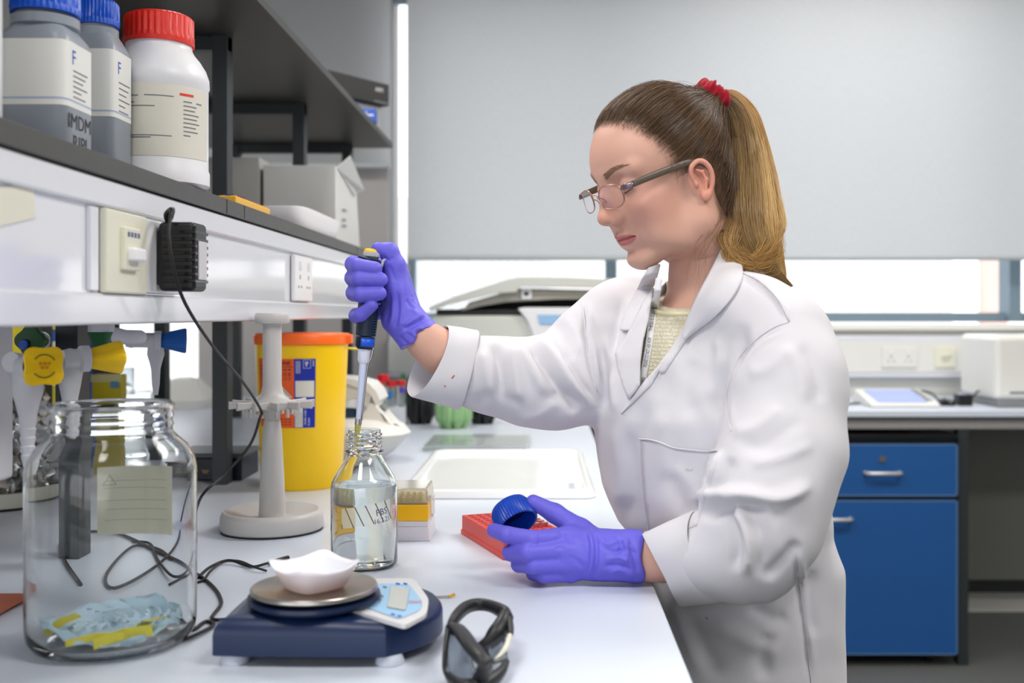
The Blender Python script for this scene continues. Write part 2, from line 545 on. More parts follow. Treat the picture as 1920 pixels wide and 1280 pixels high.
# ------------------------------------------------------------ room shell
WY = 4.44
def st(name, mb, m, **k): return tag(mb.build(name, m, **k), kind='structure')
st('floor', MB().bx(-5, 5, -3.2, 4.9, -0.1, 0), M_vinyl)
st('ceiling', MB().bx(-5, 5, -3.2, 4.9, 2.8, 2.9), M_ceil)
wb = MB()
wb.bx(-1.43, 5, WY, WY + 0.3, 0, 1.195); wb.bx(-5, -1.43, WY, WY + 0.3, 0, .86)                     # below the sill
wb.bx(-5, 5, WY, WY + 0.3, 2.62, 2.8)
wb.bx(-5, -4.0, WY, WY + 0.3, 1.195, 2.62)
st('wall_back', wb, M_wall)
st('wall_pier_back', MB().bx(-1.43, -0.645, WY - 0.03, WY + 0.3, 0.9, 2.62), M_pier)
fw = MB(); fw.bx(-5, 5, -3.2, -3.0, 0, .8); fw.bx(-5, 5, -3.2, -3.0, 2.65, 2.8); fw.bx(.9, 5, -3.2, -3.0, .8, 2.65); fw.bx(-1.7, -1.5, -3.2, -3.0, .8, 2.65)
st('added_wall_front', fw, M_wall)  # unseen wall added behind the camera; its openings bias the light to the left
st('wall_left', MB().bx(-5, -4.9, -3.2, 4.9, 0, 2.8), M_wall)
st('wall_right', MB().bx(4.9, 5, -3.2, 4.9, 0, 2.8), M_wall)
M_pane = mat('window_pane', (250, 252, 255), rough=0.0, trans=1.0, ior=1.02, spec=0.2)
def window(i, x0, x1, mull, zb=1.205):
    e = thing('window_%d' % i, None, None, ((x0 + x1) / 2, WY + 0.12, 1.2)); e['kind'] = 'structure'
    y0, y1 = WY + 0.10, WY + 0.16
    f = MB(); f.bx(x0, x1, y0, y1, zb, zb + .04); f.bx(x0, x1, y0, y1, 2.57, 2.62)
    f.bx(x1 - 0.05, x1, y0 - 0.05, y1, 1.205, 2.62)
    for a, b in mull: f.bx(a, b, y0, y1, zb + .035, 2.58)
    f.build('window_frame', M_frame, e)
    MB().bx(x0, x1, y0 + 0.028, y0 + 0.032, zb + .035, 2.58).build('pane', M_pane, e)
    return e
window(1, -4.0, -1.43, [(-2.7, -2.64)], .865)
wnd = window(2, -0.645, 2.010, [(0.262, 0.310), (-0.583, -0.548)])
window(3, 2.012, 4.9, [])
st('window_sill', MB().bx(-.64, 4.9, WY - 0.035, WY + 0.12, 1.172, 1.197), mat('sill_paint', (238, 238, 232), rough=0.4), bevel=0.004)

# blinds
def blind(x0, x1, zb, name_lbl):
    e = thing('roller_blind', name_lbl, 'blind', ((x0 + x1) / 2, 4.33, zb), 'grey roller blinds over the windows')
    rows = []
    for i in range(2):
        rows.append([Vector((x0 + (x1 - x0) * k / 40, 4.33 + 0.004 * math.sin(k * 1.7), zb + (2.74 - zb) * i)) for k in range(41)])
    MB().grid(rows).build('blind_fabric', M_blind, e, smooth=180)
    MB().cyl((x0, 4.33, zb), (x1, 4.33, zb), 0.011, n=12).build('bottom_bar', mat('blind_bar', (176, 182, 186), rough=0.5), e, smooth=40)
    MB().cyl((x0, 4.345, 2.75), (x1, 4.345, 2.75), 0.025, n=16).build('roller_tube', M_apron, e, smooth=40)
blind(-3.9, -0.622, 1.84, 'pale grey roller blind left of the bright window gap, above the shelves')
blind(-0.556, 3.0, 1.467, 'wide pale grey roller blind filling the wall behind the person')
# lighting fittings overhead
for i, (lx, ly) in enumerate(LAMPS):
    e = thing('ceiling_light', 'recessed white ceiling light panel ' + ('over the shelving, ', 'over the aisle, ')[lx > 0] + ('nearest the camera', 'halfway along', 'added near the window to brighten the wall')[(ly > 1) + (ly > 3)], 'ceiling light', (lx, ly, 2.8))
    MB().bx(lx - 0.6, lx + 0.6, ly - 0.3, ly + 0.3, 2.785, 2.8).build('light_frame', M_white, e)
    MB().bx(lx - 0.57, lx + 0.57, ly - 0.27, ly + 0.27, 2.78, 2.786).build('diffuser', mat('diffuser', (250, 250, 245), emit=((255, 250, 240), 2.0)), e)

# outside
M_facade = mat('pale_render_facade', (236, 234, 230), rough=0.9, var=0.06, vscale=0.6)
M_brick = mat('red_brick', (232, 196, 184), rough=0.9, var=0.08, vscale=3)
tag(MB().bx(-30, 30, 4.8, 40, -3.4, -3.3).build('street', mat('paving', (190, 190, 186), rough=0.9)), kind='structure')
e = thing('office_building', 'pale building with a brick band seen through the gap under the blind', 'building', (1, 19, -3.3))
f = MB(); f.bx(-12, 6.9, 18, 24, -3.3, 3.2); f.build('wall', M_facade, e)
f = MB(); f.bx(-0.5, 1.0, 17.9, 18, 1.35, 1.6); f.build('brick_band', mat('pale_brick', (240, 222, 218), rough=.9), e)
for i in range(9):
    xx = -2.2 + i * 0.27
    MB().bx(xx, xx + 0.1, 17.9, 17.98, 0.6, 2.4).build('window_strip', mat('pale_glazing', (208, 214, 216), rough=0.2), e)
tag(MB().bx(8.46, 8.92, 20.5, 20.8, -3.3, 6).build('brick_tower', M_brick), 'red brick building edge by the right window frame', 'building')

# ------------------------------------------------------------ island bench and window bench
YB = 3.74
e = thing('island_bench', 'long pale blue laboratory bench running away to the window', 'bench', (-0.6, 1.9, 0))
poly = [(-1.75, 0.2), (0.1376, 0.2), (0.1376, YB), (2.9, YB), (2.9, WY - 0.001), (-1.75, WY - 0.001)]
MB().prism(poly, HB - 0.022, HB).build('worktop', M_bench, e, bevel=0.002)
dk = MB(); dk.bx(-1.75, 0.1366, 0.2, YB, HB - 0.0265, HB - 0.0222); dk.bx(0.13, 2.9, YB + .001, YB + .05, HB - 0.0265, HB - 0.0222)
dk.build('worktop_edge_core', M_dark, e)
ap = MB(); ap.bx(0.06, 0.12, 0.25, YB, 0.83, HB - 0.027); ap.bx(0.12, 2.9, YB + 0.015, YB + 0.055, 0.834, HB - 0.027)
ap.build('apron_rail', M_apron, e, bevel=0.002)
for (x, y) in ((1.478, YB + 0.04), (2.8, YB + 0.04), (0.06, 0.35), (0.06, 1.9), (-1.6, 0.35), (-1.6, 1.9)):
    MB().bx(x - 0.018, x + 0.018, y - 0.02, y + 0.02, 0, 0.834).build('leg', M_post, e)
MB().bx(1.46, 2.9, WY - 0.06, WY - 0.03, 0.148, 0.84).build('modesty_panel', mat('grey_panel', (128, 128, 122), rough=0.7), e)
MB().bx(1.46, 2.9, WY - 0.075, WY - 0.035, 0.10, 0.146).build('lower_rail', M_dark, e)
un = MB(); un.bx(-1.0, -0.9, 0.3, 4.3, 0, 0.83)
un.build('service_spine', M_dark, e)

# blue cabinets
def cabinet(x1, wd, lbl):
    x0 = x1 - wd; yf = YB; e = thing('drawer_unit', lbl, 'cabinet', ((x0 + x1) / 2, yf + 0.25, 0))
    MB().bx(x0, x1, yf + 0.022, yf + 0.55, 0.042, 0.80).build('body', M_dark, e, bevel=0.002)
    MB().bx(x0, x1, yf + 0.0, yf + 0.55, 0.800, 0.816).build('top_board', mat('black_laminate', (18, 20, 22), rough=0.3), e, bevel=0.001)
    edge = mat('pale_blue_edging', (96, 128, 170), rough=0.5)
    def front(nm, z0, z1, hx, hz, lock=False):
        f = MB().bx(x0 + 0.002, x1 - 0.002, yf, yf + 0.02, z0, z1).build(nm, M_blue, e)
        g = MB()
        g.bx(x0 + 0.002, x1 - 0.002, yf - 0.0006, yf + 0.0002, z1 - 0.004, z1); g.bx(x0 + 0.002, x1 - 0.002, yf - 0.0006, yf + 0.0002, z0, z0 + 0.004)
        g.bx(x1 - 0.006, x1 - 0.002, yf - 0.0006, yf + 0.0002, z0, z1); g.build('edging', edge, f)
        MB().tube([(hx - 0.06, yf + 0.002, hz), (hx - 0.058, yf - 0.022, hz), (hx - 0.045, yf - 0.028, hz), (hx + 0.045, yf - 0.028, hz), (hx + 0.058, yf - 0.022, hz), (hx + 0.06, yf + 0.002, hz)], 0.007, 10).build('handle', M_chrome if False else mat('satin_handle', (196, 196, 200), rough=0.35, metal=0.4), f, smooth=60)
        if lock: MB().cyl((hx, yf + 0.001, hz + 0.048), (hx, yf - 0.006, hz + 0.048), 0.0115).build('lock', M_steel, f, smooth=40)
    front('drawer', 0.601, 0.783, 1.186, 0.683, True)
    front('door', 0.045, 0.586, 1.014, 0.522)
    for cx_ in (x1 - 0.08, x0 + 0.08):
        for cy_ in (yf + 0.07, yf + 0.46):
            c = MB().cyl((cx_ - 0.012, cy_, 0.0205), (cx_ + 0.012, cy_, 0.0205), 0.0205, n=20).build('castor', M_black, e, smooth=40)
            MB().bx(cx_ - 0.016, cx_ + 0.016, cy_ - 0.012, cy_ + 0.012, 0.026, 0.042).build('bracket', M_chrome, c)
cabinet(1.452, 0.64, 'blue drawer and door unit on castors under the window bench')

# dado trunking on the back wall with sockets
tr = thing('wall_trunking', 'white trunking on the wall under the window sill', 'trunking', (1.4, WY - 0.03, 0.98))
MB().bx(-0.64, 2.95, WY - 0.055, WY - 0.001, 0.978, 1.15).build('channel', M_trunk, tr, bevel=0.006)
MB().bx(-0.64, 2.95, WY - 0.059, WY - 0.056, 1.0, 1.125).build('cover', M_offw, tr)
def socket_plate(c, rz, lbl, m, kind, name='socket_plate', cat='socket', grp=None):
    """wall plate facing local -Y"""
    e = thing(name, lbl, cat, c, grp); R = Matrix.Rotation(rz, 3, 'Z')
    def L(mb_):
        for i, v in enumerate(mb_.v): mb_.v[i] = R @ v
        return mb_
    wd = 0.146 if kind == 2 else 0.086
    L(MB().bx(-wd / 2, wd / 2, -0.009, 0, -0.043, 0.043)).build('plate', m, e, local=True, bevel=0.003)
    if kind == 2:
        for s in (-1, 1):
            L(MB().bx(s * 0.035 - 0.0055, s * 0.035 + 0.0055, -0.013, -0.008, 0.016, 0.032)).build('rocker', M_white, e, local=True, bevel=0.001)
            h = MB()
            h.bx(s * 0.035 - 0.002, s * 0.035 + 0.002, -0.0094, -0.0085, -0.002, 0.006)
            for q in (-1, 1): h.bx(s * 0.035 + q * 0.011 - 0.003, s * 0.035 + q * 0.011 + 0.003, -0.0094, -0.0085, -0.018, -0.0145)
            L(h).build('pin_holes', M_dark, e, local=True)
    else:
        L(MB().bx(-0.014, 0.014, -0.016, -0.008, -0.012, 0.016)).build('rocker', m, e, local=True, bevel=0.004)
    return e
socket_plate((1.458, WY - 0.059, 1.062), 0, 'white double socket on the wall trunking under the window', M_offw, 2, cat='socket')
e = socket_plate((1.645, WY - 0.059, 1.062), 0, 'cream single switch plate right of the white double socket', M_cream, 1, name='switch_plate', cat='switch')
MB().bx(-0.02, 0.025, -0.0175, -0.0165, -0.001, 0.001).build('marking', M_ink, e, local=True)

# ------------------------------------------------------------ shelving over the island
sh = thing('shelving_unit', 'two tier shelving with dark posts standing on the island bench', 'shelves', (-0.82, 2.0, HB))
XS, ZS0, ZS1 = -0.455, 1.383, 1.405
MB().bx(XS, -1.05, 0.3, 3.62, ZS0, ZS1).build('lower_shelf', M_edge, sh, bevel=0.001)
MB().bx(-0.508, -1.15, 0.3, 3.58, 1.795, 1.812).build('upper_shelf', M_edge, sh, bevel=0.001)
for y in (0.78, 1.46, 2.14, 2.82, 3.50):
    for x in (-0.645, -1.01):
        MB().bx(x - 0.015, x + 0.015, y - 0.02, y + 0.02, HB, 1.795).build('post', M_post, sh, bevel=0.001)
    MB().bx(-0.63, -1.0, y - 0.014, y + 0.014, 1.766, 1.793).build('cross_rail', M_post, sh)
    MB().bx(-0.63, -1.0, y - 0.014, y + 0.014, 1.345, 1.383).build('cross_rail', M_post, sh)
for yy in (1.53, 1.62, 2.6, 2.75):
    MB().bx(XS - 0.0002, XS + 0.0006, yy, yy + 0.0015, ZS0 + 0.001, ZS1 - 0.001).build('edge_joint', M_black, sh)
# trunking under the lower shelf
XT = -0.46
tk = thing('bench_trunking', 'glossy white cable trunking under the lower shelf', 'trunking', (-0.5, 2.0, 1.228))
t = MB(); t.bx(XT, -0.63, 0.3, 3.62, 1.2285, 1.262); t.build('lower_lip', M_trunk, tk, bevel=0.004)
t = MB(); t.bx(XT + 0.001, -0.63, 0.3, 3.62, 1.352, 1.3825); t.build('upper_lip', M_trunk, tk, bevel=0.004)
MB().bx(XT - 0.006, -0.62, 0.3, 3.62, 1.262, 1.352).build('cover_panel', mat('trunking_cover', (226, 227, 234), rough=0.10, coat=0.6), tk)
# plates on the trunking face, turned to face +X
def tplate(Y, lbl, m, k, nm='socket_plate', ct='socket'):
    return socket_plate((XT - 0.005, Y, 1.3065), PI / 2, lbl, m, k, nm, ct)
s1 = tplate(1.170, 'cream isolator switch plate on the white trunking, left of the black adaptor', M_cream, 2, 'switch_plate', 'switch')
s1.scale = (1, .78, 1.04)
for ch in list(s1.children):
    if ch.name.startswith(('rocker', 'pin_holes')): bpy.data.objects.remove(ch)
MB().box((0.011, 0.0, 0.004), (0.008, 0.055, 0.045)).build('switch_block', M_cream, s1, local=True, bevel=0.002)
MB().box((0.018, 0.0, -0.002), (0.012, 0.04, 0.014)).build('rocker', M_white, s1, local=True, bevel=0.003)
t = MB()
for i in range(4): t.box((0.0154, -0.018 + i * 0.012, 0.019), (0.0006, 0.007, 0.005))
t.build('marking', mat('blue_grey_print', (110, 118, 150)), s1, local=True)
tplate(2.03, 'white double socket on the trunking near the gloved hand', M_white, 2)
for yy, wd in ((1.095, 0.02), (1.235, 0.02)):
    tag(MB().bx(XT - 0.006, XT - 0.001, yy - wd / 2, yy + wd / 2, 1.264, 1.350).build('trunking_joint_cover', M_trunk, bevel=0.001),
        'narrow white joint strip on the trunking ' + ('before the cream switch plate' if yy < 1.15 else 'behind the cream switch plate'), 'joint strip')
tag(MB().box((XT - 0.0045, 0.93, 1.335), (0.001, 0.085, 0.032), M=Matrix.Rotation(0.2, 3, 'X')).build('masking_tape', mat('masking_tape', (224, 222, 208), rough=0.8)),
    'strip of pale masking tape on the trunking at the left edge', 'tape')
# black plug-in adaptor
ax0, ax1, ay0, ay1, az0, az1 = -.453, -.409, 1.250, 1.297, 1.2665, 1.348
ad = thing('power_adaptor', 'black ribbed plug-in power adaptor on the white trunking', 'adaptor', (ax0, ay0, az0))
MB().bx(XT - 0.006, XT + 0.004, 1.222, 1.345, 1.264, 1.350).build('socket_backplate', M_white, ad, bevel=0.003)
MB().bx(ax0, ax1, ay0, ay1, az0, az1).build('body', M_black, ad, bevel=0.006, seg=3)
b = MB()
for i in range(8): b.bx(ax0 + .006, ax1 + .0008, ay0 - .0010, ay1 + .0008, az0 + .010 + i * .0082, az0 + .0138 + i * .0082)
b.build('ribs', mat('black_gloss', (9, 9, 11), rough=0.2), ad, bevel=0.001)
MB().bx(XT + 0.003, ax0 + .002, ay0 + .006, ay1 - .004, az0 + .008, az1 - .010).build('plug_face', M_black, ad)
MB().bx(ax1 + .0004, ax1 + .0016, ay0 + .010, ay1 - .008, az0 + .014, az1 - .022).build('rating_label', mat('silver_label', (200, 198, 202), rough=0.4), ad)
MB().tube([(ax0 + .010, ay0 + .012, az1 - .004), (ax0 + .009, ay0 + .004, az1 + .008), P(323, 393, 1.243), P(320, 410, 1.236)], [.003, .0034, .0034, .0026], 10, smooth=4).build('strain_relief', M_black, ad, smooth=180)
# ------------------------------------------------------------ bottles on the lower shelf
M_bot = mat('smoky_bottle_plastic', (160, 168, 180), rough=0.32, trans=0.15)
M_labelw = mat('bottle_label', (234, 234, 230), rough=0.6)
M_labelg = mat('beige_label', (222, 218, 206), rough=0.6)
M_inkb = mat('blue_ink', (30, 70, 190), rough=0.6)
M_inkr = mat('red_ink', (225, 60, 50), rough=0.6)
M_grey_print = mat('grey_print', (120, 122, 128), rough=0.6)
M_bottlew = mat('white_hdpe', (232, 232, 236), rough=0.35)

def ring_rect(cx, cy, z, hw, rad, n=40, rot=0.0, hd=None):
    """rounded square ring; rad = corner share 0..1"""
    hd = hw if hd is None else hd; out = []
    p = 2 + (1 - rad) * 8
    for k in range(n):
        a = 2 * PI * k / n; c, s_ = math.cos(a), math.sin(a)
        q = (abs(c) ** p + abs(s_) ** p) ** (-1 / p)
        x, y = c * q * hw, s_ * q * hd
        out.append(Vector((cx + x * math.cos(rot) - y * math.sin(rot), cy + x * math.sin(rot) + y * math.cos(rot), z)))
    return out
def curved_patch(mb, c, r, a0, a1, z0, z1, n=24):
    rows = [[Vector((c[0] + r * math.cos(a0 + (a1 - a0) * k / n), c[1] + r * math.sin(a0 + (a1 - a0) * k / n), z)) for k in range(n + 1)] for z in (z0, z1)]
    return mb.grid(rows)
def cap_on(e, c, r, h, m, name='cap', ribs=36, amp=0.0009):
    z = c[2]
    prof = [(1e-4, h), (r * 0.86, h), (r * 0.96, h - 0.002), (r, h - 0.005), (r, h * 0.25), (r * 1.02, h * 0.2), (r * 1.02, 0), (r * 0.8, 0)]
    return MB().lathe(prof, c, 144, rib=lambda a, rr, zz: (amp * math.cos(a * ribs) if 0.1 * h < zz < h - 0.003 and rr > r * 0.9 else 0)).build(name, m, e, smooth=50)

def square_bottle(lbl, cx, cy, hw, h, body_h, z0, neck, ink=True, rot=0.0, l0=.38, l1=.88):
    e = thing('reagent_bottle', lbl, 'bottle', (cx, cy, z0), 'grey square bottles with blue caps on the shelf')
    rg = []
    for (z, w_, rd) in [(0.0, .93, .35), (.004, 1, .3), (body_h * 0.86, 1, .3), (body_h * 0.93, .96, .45), (body_h, .80, .75), (body_h + .012, .62, 1), (body_h + .016, neck / hw * 1.08, 1), (body_h + .02, neck / hw, 1), (h - .03, neck / hw, 1)]:
        rg.append(ring_rect(cx, cy, z0 + z, hw * w_, rd, rot=rot))
    MB().rings(rg).build('body', M_bot, e, smooth=50)
    MB().lathe([(neck, h - 0.048), (neck * 1.22, h - 0.046), (neck * 1.22, h - 0.036), (neck, h - 0.034)], (cx, cy, z0), 40).build('neck_collar', M_bot, e, smooth=50)
    cap_on(e, (cx, cy, z0 + h - 0.032), neck * 1.22, 0.032, M_bluep)
    lb = []
    for z in (body_h * l0, body_h * l1):
        lb.append([p for p in ring_rect(cx, cy, z0 + z, hw * 1.006, .3, 80, rot)])
    # label wraps two faces: -Y and +X
    rows = [[lb[j][k % 80] for k in range(48, 89)] for j in (0, 1)]
    lab = MB().grid(rows).build('label', M_labelw, e, smooth=60)
    d = MB(); R = Matrix.Rotation(rot, 3, 'Z')
    fx = lambda u, v: Vector((cx, cy, 0)) + R @ Vector((hw * 1.0115, u, 0)) + Vector((0, 0, z0 + v))
    text_on(d, 'F', 0.022, fx, at=(-hw * .45, body_h * (l1 - .12)))
    lab2 = d.build('logo_mark', M_inkb, lab, local=False)
    d = MB()
    for i in range(6):
        ww = [0.035, 0.03, 0.024, 0.034, 0.02, 0.03][i]; zz = body_h * (l1 - .22 - i * .04)
        d.add([fx(-hw * .5, zz), fx(-hw * .5 + ww, zz), fx(-hw * .5 + ww, zz + .0016), fx(-hw * .5, zz + .0016)], [(0, 1, 2, 3)])
    d.build('print_lines', M_grey_print, lab)
    d = MB()
    for z in (0,):
        for seg_ in (0,):
            r2 = [[p + Vector((0, 0, zz)) + (p - Vector((cx, cy, p.z))) * 0.004 for p in rows[0]] for zz in (0.006, 0.008)]
            d.grid(r2)
    d.build('label_stripe', mat('pale_blue_print', (170, 185, 215)), lab, smooth=60)
    if ink:
        d = MB(); text_on(d, 'IMDM', 0.022, fx, at=(-0.002, body_h * .27), sx=1.0); d.build('handwriting', M_ink, e); d = MB(); text_on(d, 'RIPI', 0.022, fx, at=(-0.002, body_h * .11)); d.build('handwriting', M_ink, e); d = MB()
        text_on(d, 'EXP', 0.018, lambda u, v: fx(u, v) - R @ Vector((0.010, 0, 0)), at=(0.006, body_h * .90), sx=.9)
        d.build('handwriting', M_ink, e)
    return e
square_bottle('large grey square bottle with blue cap and black handwriting, at the shelf edge', -0.534, 1.143, 0.0375, 0.186, 0.137, ZS1, 0.028)
square_bottle('smaller grey square bottle with blue cap beside the red capped white bottle', -0.558, 1.333, 0.033, 0.225, 0.176, ZS1, 0.0205, ink=False, l0=.43, l1=.90)
# white bottle at the very edge of frame
e = thing('reagent_bottle', 'white plastic bottle cut off by the left edge of the photo', 'bottle', (-0.532, 0.955, ZS1))
MB().lathe([(1e-4, 0), (.038, 0), (.042, .006), (.042, .15), (.03, .185), (.022, .19), (.022, .2)], (-0.532, 0.955, ZS1), 48).build('body', M_bottlew, e, smooth=50)
cap_on(e, (-0.532, 0.955, ZS1 + .198), .026, .024, M_white)

# big white bottle with red cap
bc = (-0.516, 1.43, ZS1); e = thing('reagent_bottle', 'white round bottle with bright red cap and beige label', 'bottle', bc)
R0, ZK = 0.0650, 1.06
MB().lathe([(r_ , z_ * ZK) for r_, z_ in [(1e-4, 0), (R0 * .9, 0), (R0, .006), (R0, .022), (R0 * .975, .026), (R0 * .975, .128), (R0, .131), (R0 * .99, .141), (R0 * .93, .152), (R0 * .82, .163), (R0 * .70, .172), (R0 * .655, .178), (R0 * .65, .19)]], bc, 72).build('body', M_bottlew, e, smooth=45)
cap_on(e, (bc[0], bc[1], ZS1 + .186 * ZK), R0 * .675, .036, M_red, ribs=34, amp=.0012)
MB().lathe([(R0 * .60, .1825 * ZK), (R0 * .70, .1825 * ZK), (R0 * .70, .1875 * ZK), (R0 * .60, .1875 * ZK)], bc, 60).build('tamper_ring', M_red, e, smooth=40)
rl = R0 * .981
pt = MB(); curved_patch(pt, bc, rl, -2.6, 0.0, ZS1 + .036 * ZK, ZS1 + .124 * ZK, 50)
lab = pt.build('label', M_labelg, e, smooth=180)
def cyf(c, r, a0): return lambda u, v: Vector((c[0] + r * math.cos(a0 + u / r), c[1] + r * math.sin(a0 + u / r), c[2] + v))
d = MB(); fb_0 = cyf(bc, rl + .0004, -.70); fb = lambda u, v: fb_0(u * 1.3, v * ZK)
def bar(mb_, fn, u0, u1, v0, v1, n=6):
    rows = [[fn(u0 + (u1 - u0) * k / n, v) for k in range(n + 1)] for v in (v0, v1)]
    mb_.grid(rows)
for i, (u0, u1) in enumerate([(-.004, .008), (-.004, .014), (-.004, .012), (-.004, .017), (-.004, .015), (-.004, .018), (-.004, .013), (-.004, .016), (-.004, .006)]):
    bar(d, fb, u0 + .002, u1, .104 - i * .0052, .1053 - i * .0052)
bar(d, fb, .014, .022, .104, .1055)
for (u0, u1, v) in [(-.068, -.046, .108), (-.04, -.012, .1085), (-.068, -.05, .1), (-.068, -.03, .0955), (-.068, -.014, .060), (-.068, -.034, .0575)]: bar(d, fb, u0, u1, v, v + .0012)
bar(d, fb, -.068, -.062, .044, .052)
d.build('print_lines', M_grey_print, lab)
d = MB(); bar(d, fb, -.006, .010, .1115, .1145); d.build('red_title', M_inkr, lab)

# ------------------------------------------------------------ other things on the shelves
def boxthing(nm, lbl, cat, x0, x1, y0, y1, z0, z1, m, bevel=.002, part='body', grp=None):
    e = thing(nm, lbl, cat, ((x0 + x1) / 2, (y0 + y1) / 2, z0), grp)
    MB().bx(x0, x1, y0, y1, z0, z1).build(part, m, e, bevel=bevel); return e
# yellow shallow tip rack
e = thing('tube_rack', 'flat yellow rack lying on the shelf behind the red capped bottle', 'rack', (-0.52, 1.78, ZS1))
MB().bx(-0.462, -0.56, 1.60, 1.80, ZS1, ZS1 + .012).build('frame', mat('yellow_rack', (246, 188, 50), rough=.4), e, bevel=.002)
d = MB()
for i in range(12):
    for j in range(6): d.cyl((-0.47 - j * .016, 1.612 + i * .0158, ZS1 + .012), (-0.47 - j * .016, 1.612 + i * .0158, ZS1 + .0135), .006, n=10)
d.build('well_rims', mat('yellow_rack_dark', (214, 156, 34), rough=.5), e)
# white foam tray
e = thing('foam_tray', 'white foam tray overhanging the shelf edge', 'tray', (-0.50, 2.2, ZS1))
r = [ring_rect(-0.505, 2.22, ZS1 + z, .050 * q, .5, 48, hd=.20 * q2) for z, q, q2 in [(0, .82, .93), (.002, .84, .95), (.036, 1, 1), (.04, .99, .995), (.04, .9, .97), (.01, .76, .9)]]
MB().rings(r).build('tray', mat('white_foam', (238, 236, 240), rough=.8, bump=.15, bscale=400), e, smooth=50)
# tall white carton
e = thing('carton', 'tall white torn carton standing at the far end of the shelf', 'box', (-0.56, 2.8, ZS1))
mcart = mat('white_carton', (226, 226, 224), rough=.75)
b_ = MB(); b_.rings([[Vector((-0.52, 2.66, ZS1 + z)), Vector((-0.505 - .01 * (z > .1), 2.93, ZS1 + z * .82)), Vector((-0.70, 2.93, ZS1 + z)), Vector((-0.70, 2.66, ZS1 + z))] for z in (0.0001, .205)])
b_.build('body', mcart, e, bevel=.001)
MB().grid([[Vector((-0.52, 2.67, ZS1 + .2)), Vector((-0.507, 2.91, ZS1 + .165))], [Vector((-0.49, 2.7, ZS1 + .235)), Vector((-0.485, 2.88, ZS1 + .17))]]).build('torn_flap', mcart, e, solid=.0015)
d = MB(); f_ = lambda u, v: Vector((-0.5165 + .05 * u, 2.70 + u, ZS1 + v))
for (u, v, w_) in [(.03, .10, .05), (.03, .075, .04), (.03, .06, .045)]: d.add([f_(u, v), f_(u + w_, v), f_(u + w_, v + .004), f_(u, v + .004)], [(0, 1, 2, 3)])
d.build('print_lines', M_grey_print, e)
boxthing('carton', 'pale grey closed carton between the dark posts behind the torn one', 'box', -0.71, -0.84, 2.66, 2.86, ZS1, ZS1 + .225, mat('grey_card', (196, 196, 194), rough=.7))
e = boxthing('glove_box', 'small pinkish white box beside the dark post', 'box', -0.66, -0.78, 2.2, 2.42, ZS1, ZS1 + .072, mat('pinkish_card', (222, 206, 210), rough=.6))
MB().bx(-0.659, -0.6585, 2.24, 2.38, ZS1 + .01, ZS1 + .05).build('label', M_paper, e)
e = thing('cloth_pack', 'crumpled blue packet behind the red capped bottle', 'packet', (-0.56, 1.83, ZS1))
r = []
for i, q in enumerate([.7, 1, .9, .55, .1]):
    rr = ring_rect(-0.545, 1.86, ZS1 + [0, .01, .026, .036, .04][i], .034 * q, .6, 24, hd=.04 * q)
    r.append([p + Vector((.004 * math.sin(k * 2.1 + i), .005 * math.cos(k * 1.7 + i * 2), .003 * math.sin(k * 1.3) * (i > 0))) for k, p in enumerate(rr)])
MB().rings(r).build('packet', mat('blue_packet', (24, 92, 190), rough=.35), e, smooth=60)
MB().bx(-0.512, -0.5115, 1.85, 1.88, ZS1 + .008, ZS1 + .012).build('print', M_inkr, e)
tag(MB().rings([ring_rect(-0.478, 3.22, ZS1 + z, .014 * q, .6, 20) for z, q in [(0, 1), (.01, 1), (.016, .7), (.018, .2)]]).build('rubber_bung', mat('orange_rubber', (250, 128, 80), rough=.5), smooth=50),
    'small orange object at the far tip of the lower shelf', 'stopper')
# large pale box far side between posts
boxthing('storage_box', 'large beige box deep on the lower shelf behind the red capped bottle', 'box', -0.90, -1.04, 2.25, 2.55, ZS1, ZS1 + .31, mat('beige_card', (186, 180, 172), rough=.7))
boxthing('storage_box', 'dark brown box deep on the lower shelf behind the grey bottles', 'box', -0.86, -1.0, 1.7, 2.05, ZS1, ZS1 + .22, mat('brown_card', (84, 76, 70), rough=.7))
boxthing('carton', 'grey brown box under the top shelf at the upper left', 'box', -0.72, -0.98, 1.55, 2.0, ZS1 + .225, 1.76, mat('taupe_card', (96, 88, 80), rough=.7)) if False else None
# black case and blue packet on the top shelf
ca_, cb2 = Vector((-.634, 3.08, 0)), Vector((-.4785, 3.30, 0)); cu = (cb2 - ca_).normalized(); cn = Vector((cu.y, -cu.x, 0))
def slab(z0, z1, ins=0.0, dep=.16, ex=0.0):
    a, b = ca_ - cu * (.10 - ins) - cn * ins, cb2 - cu * ins - cn * ins
    return MB().rings([[a + Vector((0, 0, z)), b + Vector((0, 0, z)), b - cn * dep + Vector((0, 0, z)), a - cn * dep + Vector((0, 0, z))] for z in (z0, z1)])
e = thing('equipment_case', 'black flat case with a small white emblem on the top shelf', 'case', (-.6, 3.22, 1.812))
slab(1.881, 1.948).build('shell', mat('black_case', (46, 45, 45), rough=.5), e, bevel=.003)
slab(1.8125, 1.8805, .02, .14).build('lower_tray', mat('pale_grey_tray', (178, 178, 180), rough=.5), e, bevel=.003)
ef = lambda u, v: cb2 - cu * (.085 - u) + cn * .0006 + Vector((0, 0, 1.92 + v))
d = MB(); text_on(d, 'AIM', .020, ef, at=(.04, .004)); d.build('emblem', M_paper, e)
d = MB(); bar(d, ef, .018, .078, -.034, -.030, 2); d.build('print_line', M_grey_print, e)
pk0 = P(695, 216, 3.20)
e = thing('packet', 'small blue labelled packet under the black case on the top shelf', 'packet', (pk0.x, 3.2, 1.8125))
MB().box((pk0.x - .006, 3.205, 1.832), (.045, .05, .038)).build('body', mat('blue_label', (30, 80, 180), rough=.4), e, bevel=.002)
